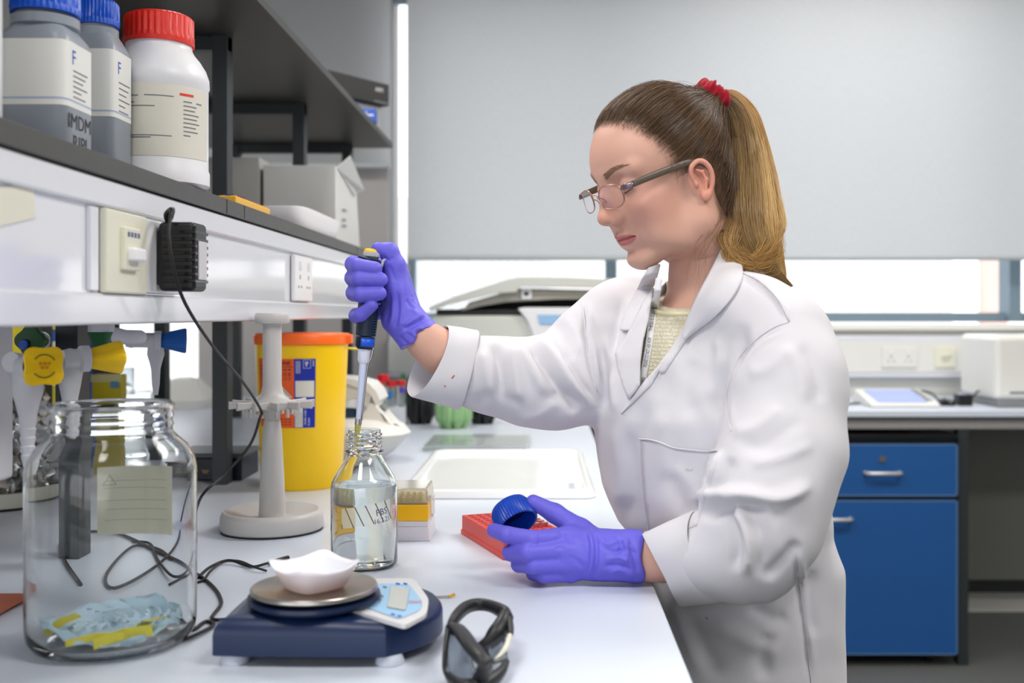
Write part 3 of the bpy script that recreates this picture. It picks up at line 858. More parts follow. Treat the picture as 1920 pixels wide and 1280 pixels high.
d = MB(); text_on(d, 'M', .018, lambda u, v: Vector((pk0.x - .014 + u, 3.1795, 1.836 + v))); bar(d, lambda u, v: Vector((pk0.x - .006 + u, 3.1795, 1.83 + v)), 0, .018, 0, .004); d.build('lettering', M_paper, e)

# ------------------------------------------------------------ cable from the adaptor
def onb(px, py, z=HB + .0025): v = B(px, py, z); return tuple(v)
cb = MB()
cb.tube([tuple(P(320, 404, 1.236)), tuple(P(317, 440, 1.225)), tuple(P(325, 500, 1.225)), tuple(P(348, 570, 1.26)), tuple(P(400, 650, 1.36)), tuple(P(455, 715, 1.50)), tuple(P(489, 768, 1.61)), tuple(P(487, 785, 1.605)),
         tuple(P(468, 835, 1.58)), tuple(P(420, 890, 1.55)), tuple(P(378, 930, 1.52)), tuple(B(360, 985, HB + .003)), onb(345, 1030), onb(290, 1075), onb(215, 1110), onb(200, 1085), onb(250, 1035), onb(300, 1040), onb(330, 1060)], .0021, 8, smooth=6)
tag(cb.build('power_cable', M_cable, smooth=180), 'thin black cable drooping from the black adaptor past the pipette stand to the bench', 'cable')
cb = MB()
cb.tube([onb(150, 1105), onb(115, 1060), onb(110, 1030), onb(140, 1010), onb(220, 1010), onb(300, 1045), onb(362, 1072), onb(400, 1100), onb(415, 1130), onb(398, 1160), (-.332, 1.165, HB + .008), (-.30, 1.15, HB + .018)], .0022, 8, smooth=6)
tag(cb.build('power_cable', M_cable, smooth=180), 'black cable looping behind the glass jar into the back of the balance', 'cable')
cb = MB()
cb.tube([onb(540, 1045, HB + .004), onb(500, 1056, HB + .005), onb(470, 1062), onb(430, 1050, HB + .006), onb(395, 1062), onb(365, 1085), onb(330, 1090, HB + .006), onb(300, 1060), onb(285, 1030), onb(250, 1025)], .0019, 8, smooth=6)
cb.tube([onb(500, 1070), onb(475, 1062, HB + .007), onb(450, 1052), onb(420, 1052), onb(395, 1070, HB + .006), onb(380, 1088), onb(350, 1095), onb(322, 1105)], .0016, 8, smooth=6)
cb.tube([onb(540, 1045, HB + .004), onb(505, 1055, HB + .0045)], .0032, 8)
tag(cb.build('power_cable', M_cable, smooth=180), 'tangled black lead on the bench between the glass jar and the weighing boat', 'cable')
tag(MB().tube([onb(345, 1170), onb(362, 1180), onb(385, 1165), onb(400, 1172), onb(362, 1192, HB + .005), onb(340, 1200)], .0021, 8, smooth=6).build('cable_end', M_cable, smooth=180),
    'short black loop of lead beside the back left foot of the balance', 'cable')

# ------------------------------------------------------------ balance
M_navy = mat('navy_plastic', (13, 34, 72), rough=.38, var=.03)
bl = thing('balance', 'navy blue laboratory balance with round steel pan', 'balance', (-0.22, 1.09, HB))
def bal_ring(pts, ):
    q = crom(pts, 8, closed=True); return [Vector(p) for p in q]
def bring(s, dz):
    base = [(-.316, 1.035), (-.312, 1.027), (-.230, 1.022), (-.160, 1.022), (-.148, 1.026), (-.122, 1.052), (-.107, 1.09), (-.108, 1.13), (-.125, 1.165), (-.16, 1.18), (-.26, 1.185), (-.300, 1.182), (-.312, 1.17), (-.316, 1.10)]
    cx_, cy_ = -.212, 1.105
    out = []
    for x, y in base:
        t = (x - (-.316)) / .21
        sx = s if x > -.25 else s[0] * .0 + s[0]
        out.append((cx_ + (x - cx_) * s[0], cy_ + (y - cy_) * s[1], 0, t))
    return out
rings = []
def mk(s, zf): rings.append(bal_ring([(x, y, zf(t)) for x, y, _, t in bring(s, 0)]))
mk((.96, .95), lambda t: HB + .009)
mk((1, 1), lambda t: HB + .011)
mk((1.0, 1.0), lambda t: HB + .030)
mk((.99, .985), lambda t: HB + .036 - .004 * max(0, t - .6))
mk((.95, .93), lambda t: HB + .0435 - .010 * max(0, t - .55))
mk((.86, .84), lambda t: HB + .0465 - .014 * max(0, t - .5))
mk((.5, .5), lambda t: HB + .048 - .016 * max(0, t - .5))
MB().rings(rings).build('body', M_navy, bl, smooth=50)
pc = Vector((-.2335, 1.085, 0)); pz = HB + .059
MB().lathe([(1e-4, -.010), (.064, -.010), (.067, -.007), (.066, -.0035), (.050, -.003)], (pc.x, pc.y, pz), 64).build('pan_rim', mat('navy_dark', (18, 32, 62), rough=.3), bl, smooth=40)
MB().lathe([(.0480, -.0005), (.062, -.0005), (.0635, .0012), (.0635, .004), (.0625, .0052), (.060, .0050), (.058, .0038), (1e-4, .0038)], (pc.x, pc.y, pz), 72).build('pan', M_steel, bl, smooth=40)
# display panel, an angular wedge on the right
def pan_f(px, py): return B(px, py, HB + .0455 - .004 * max(0, (px - 700) / 110))
def poly_sheet(ol, fn, dz, rnd_=2):
    mb_ = MB(); q = []
    for i in range(len(ol)):
        a, b, c = Vector(ol[i - 1]), Vector(ol[i]), Vector(ol[(i + 1) % len(ol)])
        for t in (.0, .5, 1.0):
            p0 = b + (a - b).normalized() * 7; p2 = b + (c - b).normalized() * 7
            q.append(tuple(p0 * (1 - t) ** 2 + b * 2 * t * (1 - t) + p2 * t * t))
    c = (sum(p[0] for p in q) / len(q), sum(p[1] for p in q) / len(q)); n = len(q); vs = []
    for s_ in (1, .6, .25): vs += [fn(c[0] + (p[0] - c[0]) * s_, c[1] + (p[1] - c[1]) * s_) + Vector((0, 0, dz)) for p in q]
    fs = [(i * n + k, i * n + (k + 1) % n, (i + 1) * n + (k + 1) % n, (i + 1) * n + k) for i in range(2) for k in range(n)] + [tuple(2 * n + k for k in range(n))]
    return mb_.add(vs, fs)
dp = poly_sheet([(692, 1087), (776, 1087), (804, 1126), (800, 1154), (760, 1176), (640, 1141), (640, 1100)], pan_f, .0).build('display_panel', mat('panel_grey', (206, 206, 208), rough=.4), bl, solid=.004, off=0)
poly_sheet([(690, 1097), (768, 1099), (794, 1134), (786, 1150), (748, 1165), (668, 1137), (668, 1100)], pan_f, .0026).build('membrane', mat('membrane_blue', (150, 190, 222), rough=.4), dp)
up = Vector((0, 0, .0036))
MB().add([pan_f(*q) + up for q in ((734, 1105), (768, 1110), (760, 1150), (726, 1144))], [(0, 1, 2, 3)]).build('lcd_screen', mat('lcd', (184, 186, 180), rough=.2), dp, solid=.0008)
d = MB(); text_on(d, 'OHAUS', 7, lambda u, v: pan_f(778 + u, 1134 - v) + up); d.build('red_mark', M_inkr, dp)
d = MB()
for (a, b) in [(742, 1098), (733, 1156), (745, 1159), (756, 1098)]: d.add([pan_f(a + i, b + j) + up for i, j in ((0, 0), (8, 1), (8, 3), (0, 2))], [(0, 1, 2, 3)])
d.build('key_marks', M_inkb, dp)
d = MB()
for (a, b) in [(712, 1121), (708, 1128), (718, 1104)]: d.add([pan_f(a + i, b + j) + up for i, j in ((0, 0), (7, 1), (7, 3), (0, 2))], [(0, 1, 2, 3)])
d.build('side_marks', M_grey_print, dp)
for (x, y) in [(-.302, 1.042), (-.150, 1.038), (-.295, 1.168), (-.14, 1.155)]:
    MB().lathe([(1e-4, 0), (.0135, 0), (.0145, .002), (.0115, .0105), (1e-4, .011)], (x, y, HB), 28).build('foot', mat('pale_rubber', (196, 200, 214), rough=.5), bl, smooth=50)
# weighing boat
wbt = MB(); cx_, cy_, z0 = pc.x + .0005, pc.y - .004, pz + .0042
def boat_ring(s, z, tip, n=64):
    out = []
    for k in range(n):
        a = 2 * PI * k / n
        q = (abs(math.cos(a)) ** 1.35 + abs(math.sin(a)) ** 1.35) ** (-1 / 1.35)
        x, y = q * math.cos(a) * s, q * math.sin(a) * s
        l = (abs(math.cos(2 * a)) ** 4) * tip
        out.append(Vector((cx_ + x * 1.0, cy_ + y * 1.05, z0 + z + l)))
    return out
wbt.rings([boat_ring(.005, .0008, 0), boat_ring(.028, 0.0008, 0), boat_ring(.031, .002, 0), boat_ring(.042, .019, .003), boat_ring(.0455, .0225, .005)], cap=False)
tag(wbt.build('weighing_boat', mat('milky_plastic', (242, 238, 244), rough=.35, sss=.3), smooth=180, solid=.0008, off=1), 'white diamond shaped weighing boat resting on the balance pan', 'weighing boat')

# ------------------------------------------------------------ pipette stand
M_stand = mat('grey_beige_plastic', (196, 193, 190), rough=.35)
sc = Vector((-.4286, 1.682, HB)); e = thing('pipette_stand', 'empty grey carousel stand for pipettes with a round base', 'pipette stand', sc)
MB().lathe([(1e-4, .0), (.0785, .0), (.0785, .003), (.077, .003)], sc, 72).build('base_ring', M_dark, e)
MB().lathe([(1e-4, .003), (.078, .003), (.0805, .006), (.079, .024), (.0765, .030), (.072, .032), (.067, .030), (.04, .019), (.025, .018), (.0215, .021), (.0205, .03), (.0185, .08), (.0150, .15), (.0128, .172), (1e-4, .172)], sc, 72).build('base', M_stand, e, smooth=45)
MB().lathe([(.0118, .165), (.0122, .185), (.0128, .187), (.03, .192), (.034, .196), (.034, .201), (.024, .206), (.0175, .214), (.015, .226), (.0146, .23), (.0146, .322), (.017, .324), (.0255, .325), (.0272, .329), (.0272, .337), (.025, .341), (.012, .342), (.007, .340), (1e-4, .340)], sc, 72).build('column', M_stand, e, smooth=45)
ar = MB()
for i in range(6):
    a = i * PI / 3 + .12; u = Vector((math.cos(a), math.sin(a), 0)); s_ = Vector((-u.y, u.x, 0)); b0 = sc + Vector((0, 0, .1975))
    L = .064
    for q in (-1, 1):
        pts = [b0 + u * .026 + s_ * q * .014, b0 + u * .04 + s_ * q * .013, b0 + u * .054 + s_ * q * .016, b0 + u * L + s_ * q * .017]
        rows = []
        for j, p in enumerate(pts):
            hh = [.0055, .005, .0055, .0065][j]; ww = .0022
            rows.append([p + s_ * ww + Vector((0, 0, hh)), p - s_ * ww + Vector((0, 0, hh)), p - s_ * ww - Vector((0, 0, hh)), p + s_ * ww - Vector((0, 0, hh))])
        ar.rings(rows)
        ar.box(b0 + u * .038 + s_ * q * .0095 + Vector((0, 0, -.012)), (.007, .004, .014), rz=a)
    ar.box(b0 + u * .031 + Vector((0, 0, -.001)), (.008, .03, .011), rz=a)
ar.build('hooks', M_stand, e, bevel=.0012, smooth=40)

# ------------------------------------------------------------ yellow sharps bin
bn = Vector((-.481, 2.12, HB)); e = thing('sharps_bin', 'tall yellow sharps bin with orange lid behind the pipette stand', 'bin', bn)
RT, RB, HT = .0905, .0795, .287
prof = [(1e-4, 0), (RB * .96, 0), (RB, .004), (RT, HT), (RT - .003, HT), (RB - .003, .01), (1e-4, .006)]
MB().lathe(prof, bn, 96).build('body', M_yellow, e, smooth=45)
MB().lathe([(1e-4, .302), (RT * .9, .302), (RT * 1.02, .301), (RT * 1.045, .297), (RT * 1.045, .281), (RT * 1.015, .280)], bn, 96).build('lid', M_orange, e, smooth=45)
MB().box(bn + Vector((RT * 1.06, -.01, .29)), (.012, .022, .018)).build('lid_tab', M_orange, e, bevel=.002)
def binf(a0):
    def fn(u, v):
        r = RB + (RT - RB) * (v / HT) + .0008
        a = a0 + u / .086
        return Vector((bn.x + r * math.cos(a), bn.y + r * math.sin(a), bn.z + v))
    return fn
fb = binf(-PI / 2 + .228)
def bpatch(nm, m, u0, u1, v0, v1, par, lift=0.0, n=14):
    d = MB(); rows = []
    for v in (v0, v1):
        row = []
        for k in range(n + 1):
            p = fb(u0 + (u1 - u0) * k / n, v); q = p - bn; q.z = 0; row.append(p + q.normalized() * lift)
        rows.append(row)
    d.grid(rows); return d.build(nm, m, par, smooth=180)
lab = bpatch('label', mat('label_orange', (240, 92, 14), rough=.4), -.098, -.015, .122, .254, e)
lb = bpatch('blue_label', mat('label_blue', (20, 44, 160), rough=.35), -.015, .0245, .122, .254, e, n=8)
bpatch('blank_square', M_labelg, -.0125, .022, .181, .212, lb, .0004, 6)
bpatch('white_panel', M_labelg, -.0135, .001, .1235, .175, lb, .0004, 6)
def lifted(l):
    def fn(u, v):
        p = fb(u, v); q = p - bn; q.z = 0; return p + q.normalized() * l
    return fn
d = MB(); text_on(d, 'SHARPS LINE', .0108, lifted(.0006), at=(-.0515, .2455), sx=1.0); bar(d, lifted(.0006), -.095, -.017, .2385, .2395, 12)
text_on(d, 'Y/Y SB 500', .005, lifted(.0006), at=(-.034, .2335)) if False else None
for i, (v, m_) in enumerate([(.232, .0024), (.226, .0014), (.2225, .0014), (.218, .001), (.214, .001), (.138, .0014), (.133, .0014), (.128, .0014)]):
    for j in range(9): bar(d, lifted(.0006), -.09 + j * .008, -.0845 + j * .008, v, v + m_, 2)
dm = [(-.044, .208), (-.0185, .1815), (-.044, .155), (-.0695, .1815)]
d.build('label_print', M_ink, lab)
def quad_strip(mb_, pts, wd, fn):
    for i in range(len(pts)):
        a, b = Vector(pts[i]), Vector(pts[(i + 1) % len(pts)]); t = (b - a).normalized(); n_ = Vector((-t.y, t.x)) * wd / 2; rows = [[], []]
        for k in range(9):
            p = a + (b - a) * k / 8; rows[0].append(fn(*(p - n_))); rows[1].append(fn(*(p + n_)))
        mb_.grid(rows)
d = MB(); L_ = lifted(.0005); rows = [[L_(*(Vector(dm[0]).lerp(Vector(dm[1]), i / 8) + (Vector(dm[3]) - Vector(dm[0])) * j / 8)) for j in range(9)] for i in range(9)]
d.grid(rows); d.build('hazard_diamond', M_labelg, lab, smooth=180)
d = MB(); sm_ = [(-.044, .2045), (-.022, .1815), (-.044, .1585), (-.066, .1815)]; quad_strip(d, sm_, .0008, lifted(.0009)); d.build('diamond_outline', M_ink, lab)
d = MB(); text_on(d, 'Order code: LS', .0056, lifted(.0007), at=(.0055, .146), rot=PI / 2); text_on(d, '5 Litre', .0056, lifted(.0007), at=(.0125, .1335), rot=PI / 2)
quad_strip(d, [(.002, .252), (.015, .252), (.015, .236), (.002, .236)], .0005, lifted(.0007)); text_on(d, 'P', .013, lifted(.0007), at=(.0085, .2435), rot=.3)
for u in (-.011, -.008, -.005): bar(d, lifted(.0007), u, u + .0009, .226, .250, 2)
bar(d, lifted(.0007), .0195, .0205, .24, .251, 2)
d.build('white_lettering', M_paper, lb)
d = MB()
for u in (-.0115, -.009, -.0065, -.004, -.0015): bar(d, lifted(.0007), u, u + .0005, .125, .152, 2)
d.build('ruled_lines', M_grey_print, lb)
tag(MB().tube([P(648, 652, 2.12), P(662, 653, 2.14), P(692, 655, 2.2)], .0022, 6).build('yellow_tie', mat('yellow_tie', (240, 214, 30), rough=.4)), 'thin yellow plastic strip jutting out right of the sharps bin', 'strip')

# ------------------------------------------------------------ black box by the post
e = thing('storage_box', 'low dark navy box with grey lid behind the first dark post', 'box', (-.66, 2.5, HB))
x0, x1, y0, y1 = -.755, -.615, 2.17, 2.3
MB().bx(x0, x1, y0, y1, HB + .0005, HB + .046).build('body', mat('navy_black', (14, 16, 38), rough=.35), e, bevel=.003)
MB().bx(x0 - .003, x1 + .003, y0 - .003, y1 + .003, HB + .046, HB + .056).build('lid', mat('pewter_lid', (84, 90, 94), rough=.4), e, bevel=.003)
d = MB(); gf = lambda u, v: Vector((x0 + .055 + u, y0 - .0006, HB + .02 + v))
for (u, v, w_) in [(-.028, 0, .024), (.004, 0, .014), (.006, -.004, .01), (-.022, .008, .008)]: bar(d, gf, u, u + w_, v, v + .002, 2)
d.build('gold_print', mat('gold_print', (190, 160, 90), rough=.4), e)

# ------------------------------------------------------------ glass bottle of water
gb = Vector((-.2426, 1.44, HB)); e = thing('reagent_bottle', 'clear glass screw neck bottle of water under the pipette', 'bottle', gb)
RG = .0447
outer = [(1e-4, .0), (.036, .0), (.0415, .0015), (RG, .006), (RG, .108), (.0435, .114), (.0395, .122), (.029, .1385), (.0245, .146), (.0232, .150), (.0262, .1525), (.0262, .155), (.0222, .157)]
for i in range(4):
    z = .1590 + i * .0055; outer += [(.0218, z), (.0240, z + .0014), (.0240, z + .0026), (.0218, z + .004)]
outer += [(.0222, .1815), (.0215, .184), (.0195, .184)]
inner = [(.0188, .182), (.0188, .156), (.0205, .148), (.026, .139), (.037, .1215), (.0415, .113), (.0424, .107), (.0424, .008), (.039, .0045), (1e-4, .004)]
MB().lathe(outer + inner, gb, 96).build('glass_body', M_glass, e, smooth=50)
MB().lathe([(1e-4, .0042), (.039, .0047), (.0422, .0082), (.0422, .107), (.0418, .1105), (.0405, .1098), (1e-4, .1096)], gb, 96).build('water', M_water, e, smooth=60)
gf = lambda a0: cyf(gb, RG + .0004, a0)
f0 = gf(-PI / 2 - .1)
tp = MB(); rows = [[f0(u, .056 + .010 * (u + .03) / .07 * 1.1 + h_) for u in np.linspace(-.020, .050, 24)] for h_ in (0, .026)]
tape = tp.grid(rows).build('tape_label', mat('frosted_tape', (222, 228, 222), rough=.4, alpha=.55), e, smooth=180)
d = MB(); f1 = cyf(gb, RG + .0008, -PI / 2 - .1)
for i in range(6):
    u = -.019 + i * .0135; zb = .056 + .010 * (u + .03) / .07 * 1.1
    d.add([f1(u - .001 + .004, zb + .0), f1(u + .0005 + .004, zb), f1(u - .0125 + .004 + .001, zb + .025), f1(u - .014 + .004 + .001, zb + .025)], [(0, 1, 2, 3)]) if i else d.add([f1(-.019, zb), f1(-.0175, zb), f1(-.0195, zb + .006), f1(-.0205, zb + .006)], [(0, 1, 2, 3)])
d.build('tape_stripes', mat('brown_stripe', (96, 84, 66), rough=.5), tape)
d = MB(); text_on(d, 'PBS', .0125, f1, at=(.036, .079), rot=.16, sx=.9); text_on(d, '16.2.21', .0095, f1, at=(.037, .068), rot=.14, sx=.9)
d.build('handwriting', mat('purple_ink', (84, 74, 110), rough=.5), tape)
d = MB(); text_on(d, '500ml -800- P', .0062, lambda u, v: f1(-u, v), at=(.006, .045), sx=1.0)
d.build('glass_print', mat('white_enamel', (225, 230, 230), rough=.5), e)

# ------------------------------------------------------------ tip box
e = thing('pipette_tip_box', 'small yellow and white pipette tip box with a clear lid beside the glass bottle', 'tip box', (-.22, 1.645, HB))
bw = mat('box_white', (222, 218, 224), rough=.35); tx0, tx1, ty0, ty1 = -.262, -.172, 1.597, 1.69
def frustum(x0, x1, y0, y1, z0, z1, ins):
    return MB().rings([[Vector((x0, y0, z0)), Vector((x1, y0, z0)), Vector((x1, y1, z0)), Vector((x0, y1, z0))], [Vector((x0 + ins, y0 + ins, z1)), Vector((x1 - ins, y0 + ins, z1)), Vector((x1 - ins, y1 - ins, z1)), Vector((x0 + ins, y1 - ins, z1))]])
frustum(tx0, tx1, ty0, ty1, HB + .002, HB + .021, .0012).build('base', bw, e, bevel=.002)
MB().bx(tx0 - .0015, tx1 + .0015, ty0 - .0015, ty1 + .0015, HB, HB + .003).build('base_flange', bw, e, bevel=.001)
MB().bx(tx0 + .002, tx1 - .002, ty0 + .002, ty1 - .002, HB + .021, HB + .029).build('inner_tray', bw, e, bevel=.001)
MB().bx(tx0 + .0015, tx1 - .0015, ty0 + .0015, ty1 - .0015, HB + .029, HB + .054).build('rack', mat('rack_yellow', (252, 190, 4), rough=.3), e, bevel=.002)
frustum(tx0 + .001, tx1 - .001, ty0 + .001, ty1 - .001, HB + .054, HB + .078, .003).build('lid', mat('clear_lid', (250, 244, 226), rough=.12, trans=.85, ior=1.3), e, bevel=.003, solid=.0015, off=-1)
d = MB()
for i in range(8):
    for j in range(6): d.cyl((tx0 + .012 + i * .0095, ty0 + .018 + j * .0105, HB + .053), (tx0 + .012 + i * .0095, ty0 + .018 + j * .0105, HB + .062), .0026, n=8)
d.build('tips', mat('tip_yellow', (248, 226, 140), rough=.3), e, smooth=40)
MB().bx(tx1, tx1 + .003, ty0 + .03, ty0 + .06, HB + .03, HB + .06).build('latch', M_clear, e, bevel=.001)

# ------------------------------------------------------------ red tube rack
A = Vector((-.127, 1.65, 0)); Bq = Vector((-.0552, 1.472, 0)); ex = (Bq - A).normalized(); ey = Vector((-ex.y, ex.x, 0))
if ey.x < 0: ey = -ey
mred = mat('coral_red_plastic', (214, 66, 58), rough=.4, trans=0.0, sss=.15); mredd = mat('deep_red', (178, 14, 20), rough=.5)
e = thing('tube_rack', 'red plastic tube rack under the hand holding the blue cap', 'rack', (A.x, A.y, HB))
Lr, Wr = .192, .100; rr_ = math.atan2(ex.y, ex.x); ctr = A + ex * Lr / 2 + ey * Wr / 2
R = Matrix((tuple(ex) , tuple(ey), (0, 0, 1))).transposed()
MB().box(ctr + Vector((0, 0, HB + .0145)), (Lr, Wr, .029), M=R).build('frame', mred, e, bevel=.0015)
MB().box(ctr + Vector((0, 0, HB + .0035)), (Lr + .003, Wr + .003, .007), M=R).build('base_rim', mred, e, bevel=.001)
d = MB()
for i in range(12):
    for j in range(7):
        p = A + ex * (.012 + i * .0153) + ey * (.011 + j * .0132) + Vector((0, 0, HB + .0288)); d.lathe([(1e-4, .0006), (.0047, .0006), (.0047, 0)], p, 16)
d.build('wells', mredd, e)
mt_ = mat('rosy_tube_cap', (228, 148, 152), rough=.25, trans=.5)
for i in range(6):
    for j in range(2):
        p = A + ex * (.050 + i * .0153) + ey * (Wr - .013 - j * .0135) + Vector((0, 0, HB + .0297))
        t_ = MB(); t_.lathe([(1e-4, 0), (.0052, 0), (.0052, .0048), (1e-4, .0048)], p, 14); 
        o = t_.build('microtube', mt_, smooth=40)
        tag(o, 'tiny pinkish capped tube in the far side row of the red rack', 'tube', 'pinkish microtubes in the red rack')

# ------------------------------------------------------------ white tray and clear plates
e = thing('lab_tray', 'large shallow white tray lying on the bench behind the red rack', 'tray', (-.095, 2.26, HB))
mtray = mat('white_acrylic', (232, 234, 236), rough=.16, coat=.5)
def rr(x0, x1, y0, y1, z, ins, rad=.03, n=6):
    x0 += ins; x1 -= ins; y0 += ins; y1 -= ins; out = []
    for (cx_, cy_, a0) in ((x1 - rad, y1 - rad, 0), (x0 + rad, y1 - rad, PI / 2), (x0 + rad, y0 + rad, PI), (x1 - rad, y0 + rad, 3 * PI / 2)):
        for k in range(n + 1):
            a = a0 + PI / 2 * k / n; out.append(Vector((cx_ + rad * math.cos(a), cy_ + rad * math.sin(a), z)))
    return out
X0, X1, Y0, Y1 = -.268, .0965, 1.955, 2.56
MB().rings([rr(X0, X1, Y0, Y1, HB + .0002, 0), rr(X0, X1, Y0, Y1, HB + .003, -.001), rr(X0, X1, Y0, Y1, HB + .014, .006), rr(X0, X1, Y0, Y1, HB + .017, .010), rr(X0, X1, Y0, Y1, HB + .016, .016), rr(X0, X1, Y0, Y1, HB + .006, .022, .02), rr(X0, X1, Y0, Y1, HB + .005, .05, .02)]).build('tray', mtray, e, smooth=50)
d = MB()
for q in range(4): bar(d, lambda u, v: Vector((.048 + u, 2.03 + q * .022 + v, HB + .0062)), 0, .012, 0, .006, 2)
bar(d, lambda u, v: Vector((.04 + u, 2.0 + v, HB + .0062)), 0, .04, 0, .004, 2); d.build('faint_marking', mat('faint_blue', (176, 190, 214)), e)
e = thing('gel_plate', 'stack of clear plastic plates lying flat beyond the white tray', 'plate', (-.2, 2.75, HB))
for k in range(2):
    MB().bx(-.30 + .006 * k, -.045 + .01 * k, 2.63, 2.88, HB + .0004 + k * .009, HB + .007 + k * .009).build('plate', M_clear, e, bevel=.001)
d = MB()
for i in range(5): d.bx(-.298, -.262, 2.64 + i * .045, 2.655 + i * .045, HB + .0165, HB + .0172)
for (x, y) in ((-.22, 2.66), (-.22, 2.70), (-.215, 2.74), (-.17, 2.66), (-.17, 2.72), (-.165, 2.78)): d.bx(x, x + .02, y, y + .012, HB + .0165, HB + .0172)
d.build('marks', mat('grey_green_marks', (150, 162, 156)), e)

# ------------------------------------------------------------ mini centrifuge
mc = Vector((-.158 - .008, 2.45, HB)); mg = mat('warm_grey_plastic', (206, 206, 204), rough=.4)
mc = P(655, 800, 2.47); mc.z = HB
e = thing('mini_centrifuge', 'white rounded mini centrifuge with its lid open behind the glass bottle', 'centrifuge', mc)
def rsh(z, r, dx=0, fx=1.0): return [Vector((mc.x + dx + r * fx * math.cos(2 * PI * k / 48), mc.y + r * math.sin(2 * PI * k / 48), HB + z)) for k in range(48)]
MB().rings([rsh(.0, .055), rsh(.004, .070), rsh(.02, .088, .004, 1.08), rsh(.045, .100, .012, 1.12), rsh(.062, .104, .016, 1.15)]).build('base', mg, e, smooth=60)
MB().rings([rsh(.062, .105, .016, 1.15), rsh(.066, .107, .018, 1.16), rsh(.085, .101, .016, 1.1), rsh(.098, .088, .004, 1.05), rsh(.103, .066, -.01)]).build('top_shell', M_offw, e, smooth=60)
wd = MB()   # control wedge
r_ = []
for yy in (-.055, .045):
    r_.append([mc + Vector((x, yy, z)) for x, z in ((.02, .085), (.045, .125), (.052, .138), (.062, .140), (.070, .133), (.108, .090), (.122, .075), (.118, .062), (.05, .064))])
wd.rings(r_); w_ = wd.build('control_wedge', M_offw, e, bevel=.006, seg=3)
n_ = Vector((.75, 0, .66)).normalized(); t_ = Vector((.66, 0, -.75))
def wf(u, v): return mc + Vector((.072, -.005, .134)) + t_ * u + Vector((0, -1, 0)) * v + n_ * .003
d = MB(); d.add([wf(.004, -.03), wf(.022, -.03), wf(.022, .03), wf(.004, .03)], [(0, 1, 2, 3)])
d.add([mc + Vector((.072 + .006, -.0555, .118)), mc + Vector((.072 + .014, -.0555, .112)), mc + Vector((.072 + .026, -.0555, .094)), mc + Vector((.072 + .017, -.0555, .098))], [(0, 1, 2, 3)])
d.build('display', mat('olive_lcd', (120, 124, 116), rough=.3), w_)
MB().lathe([(1e-4, .010), (.012, .010), (.014, .006), (.014, 0)], mc + Vector((.108, -.040, .075)), 24, axis=(.6, -.6, .3)).build('dial', M_chrome, w_, smooth=40)
r_ = []
for i, (x0_, z0_) in enumerate([(-.075, .190), (-.03, .196), (.02, .192), (.055, .182), (.072, .164), (.08, .145)]):
    r_.append([mc + Vector((x0_, -.06, z0_)), mc + Vector((x0_, .07, z0_)), mc + Vector((x0_ - .01, .07, z0_ - .012)), mc + Vector((x0_ - .01, -.06, z0_ - .012))])
l_ = MB().rings(r_).build('lid', M_offw, e, smooth=50)
MB().rings([[mc + Vector((-.075, y, .188)), mc + Vector((.055, y, .178)), mc + Vector((.05, y, .150)), mc + Vector((-.03, y, .138)), mc + Vector((-.075, y, .134))] for y in (-.05, .06)]).build('lid_skirt', M_offw, l_, bevel=.004)
MB().rings([[mc + Vector((.035, y, .172)), mc + Vector((.062, y, .160)), mc + Vector((.052, y, .128)), mc + Vector((.032, y, .134))] for y in (-.056, -.04)]).build('lid_latch', mg, l_, bevel=.002)
MB().lathe([(1e-4, .02), (.03, .018), (.042, .004), (.046, 0)], mc + Vector((-.01, 0, .102)), 32).build('rotor', mat('rotor_blue', (60, 84, 110), rough=.3), e, smooth=50)
MB().tube([mc + Vector((-.02, .05, .1)), mc + Vector((-.03, .055, .13)), mc + Vector((-.045, .055, .15))], .008, 8).build('hinge', M_steel, e, smooth=50)
MB().lathe([(1e-4, .006), (.006, .004), (.007, 0)], mc + Vector((.018, -.085, .092)), 12, axis=(0, -.6, .8)).build('lock_button', M_green, e)

# ------------------------------------------------------------ tube rack with coloured caps
e = thing('tube_rack', 'white tube rack holding red, blue and purple capped tubes', 'rack', tuple(B(722, 797)))
rc = B(722, 797); 
MB().bx(rc.x - .062, rc.x + .062, rc.y, rc.y + .09, HB, HB + .055).build('rack_body', mat('rack_white', (224, 228, 234), rough=.35), e, bevel=.004)
def capped_tube(px, dy, r, ztop, caph, m, lbl, nm='centrifuge_tube', grp=None):
    Y = rc.y + dy; x = (px - CX) * Y / F
    t = thing(nm, lbl, 'tube', (x, Y, HB + .056), grp)
    MB().lathe([(1e-4, 0), (r * .8, 0), (r * .86, ztop - caph - HB - .056)], (x, Y, HB + .056), 20).build('tube', M_clear, t, smooth=50)
    MB().lathe([(r * .7, 0), (r, 0), (r, caph), (r * .9, caph + .001), (1e-4, caph + .001)], (x, Y, ztop - caph), 28).build('cap', m, t, smooth=40)
zt = lambda py, dy: ZC - (py - CY) * (rc.y + dy) / F
mrc = mat('red_cap', (226, 38, 42), rough=.4); mpc = mat('purple_cap', (92, 70, 190), rough=.4); mbc = mat('blue_tube_cap', (24, 130, 208), rough=.4)
capped_tube(718, .07, .019, zt(702, .07), .022, mrc, 'tallest red capped tube in the white rack')
capped_tube(710, .045, .015, zt(716, .045), .018, mrc, 'red capped tube front left in the white rack')
capped_tube(733, .05, .015, zt(714, .05), .017, mrc, 'red capped tube in the middle of the white rack')
capped_tube(752, .06, .014, zt(713, .06), .016, mrc, 'red capped tube nearest the cuff in the white rack')
capped_tube(731, .014, .009, zt(735, .014), .018, mbc, 'tube with a light blue cap in the front row of the white rack')
capped_tube(754, .018, .009, zt(727, .018), .015, mpc, 'tube with a purple cap in the white rack beside the blue one')
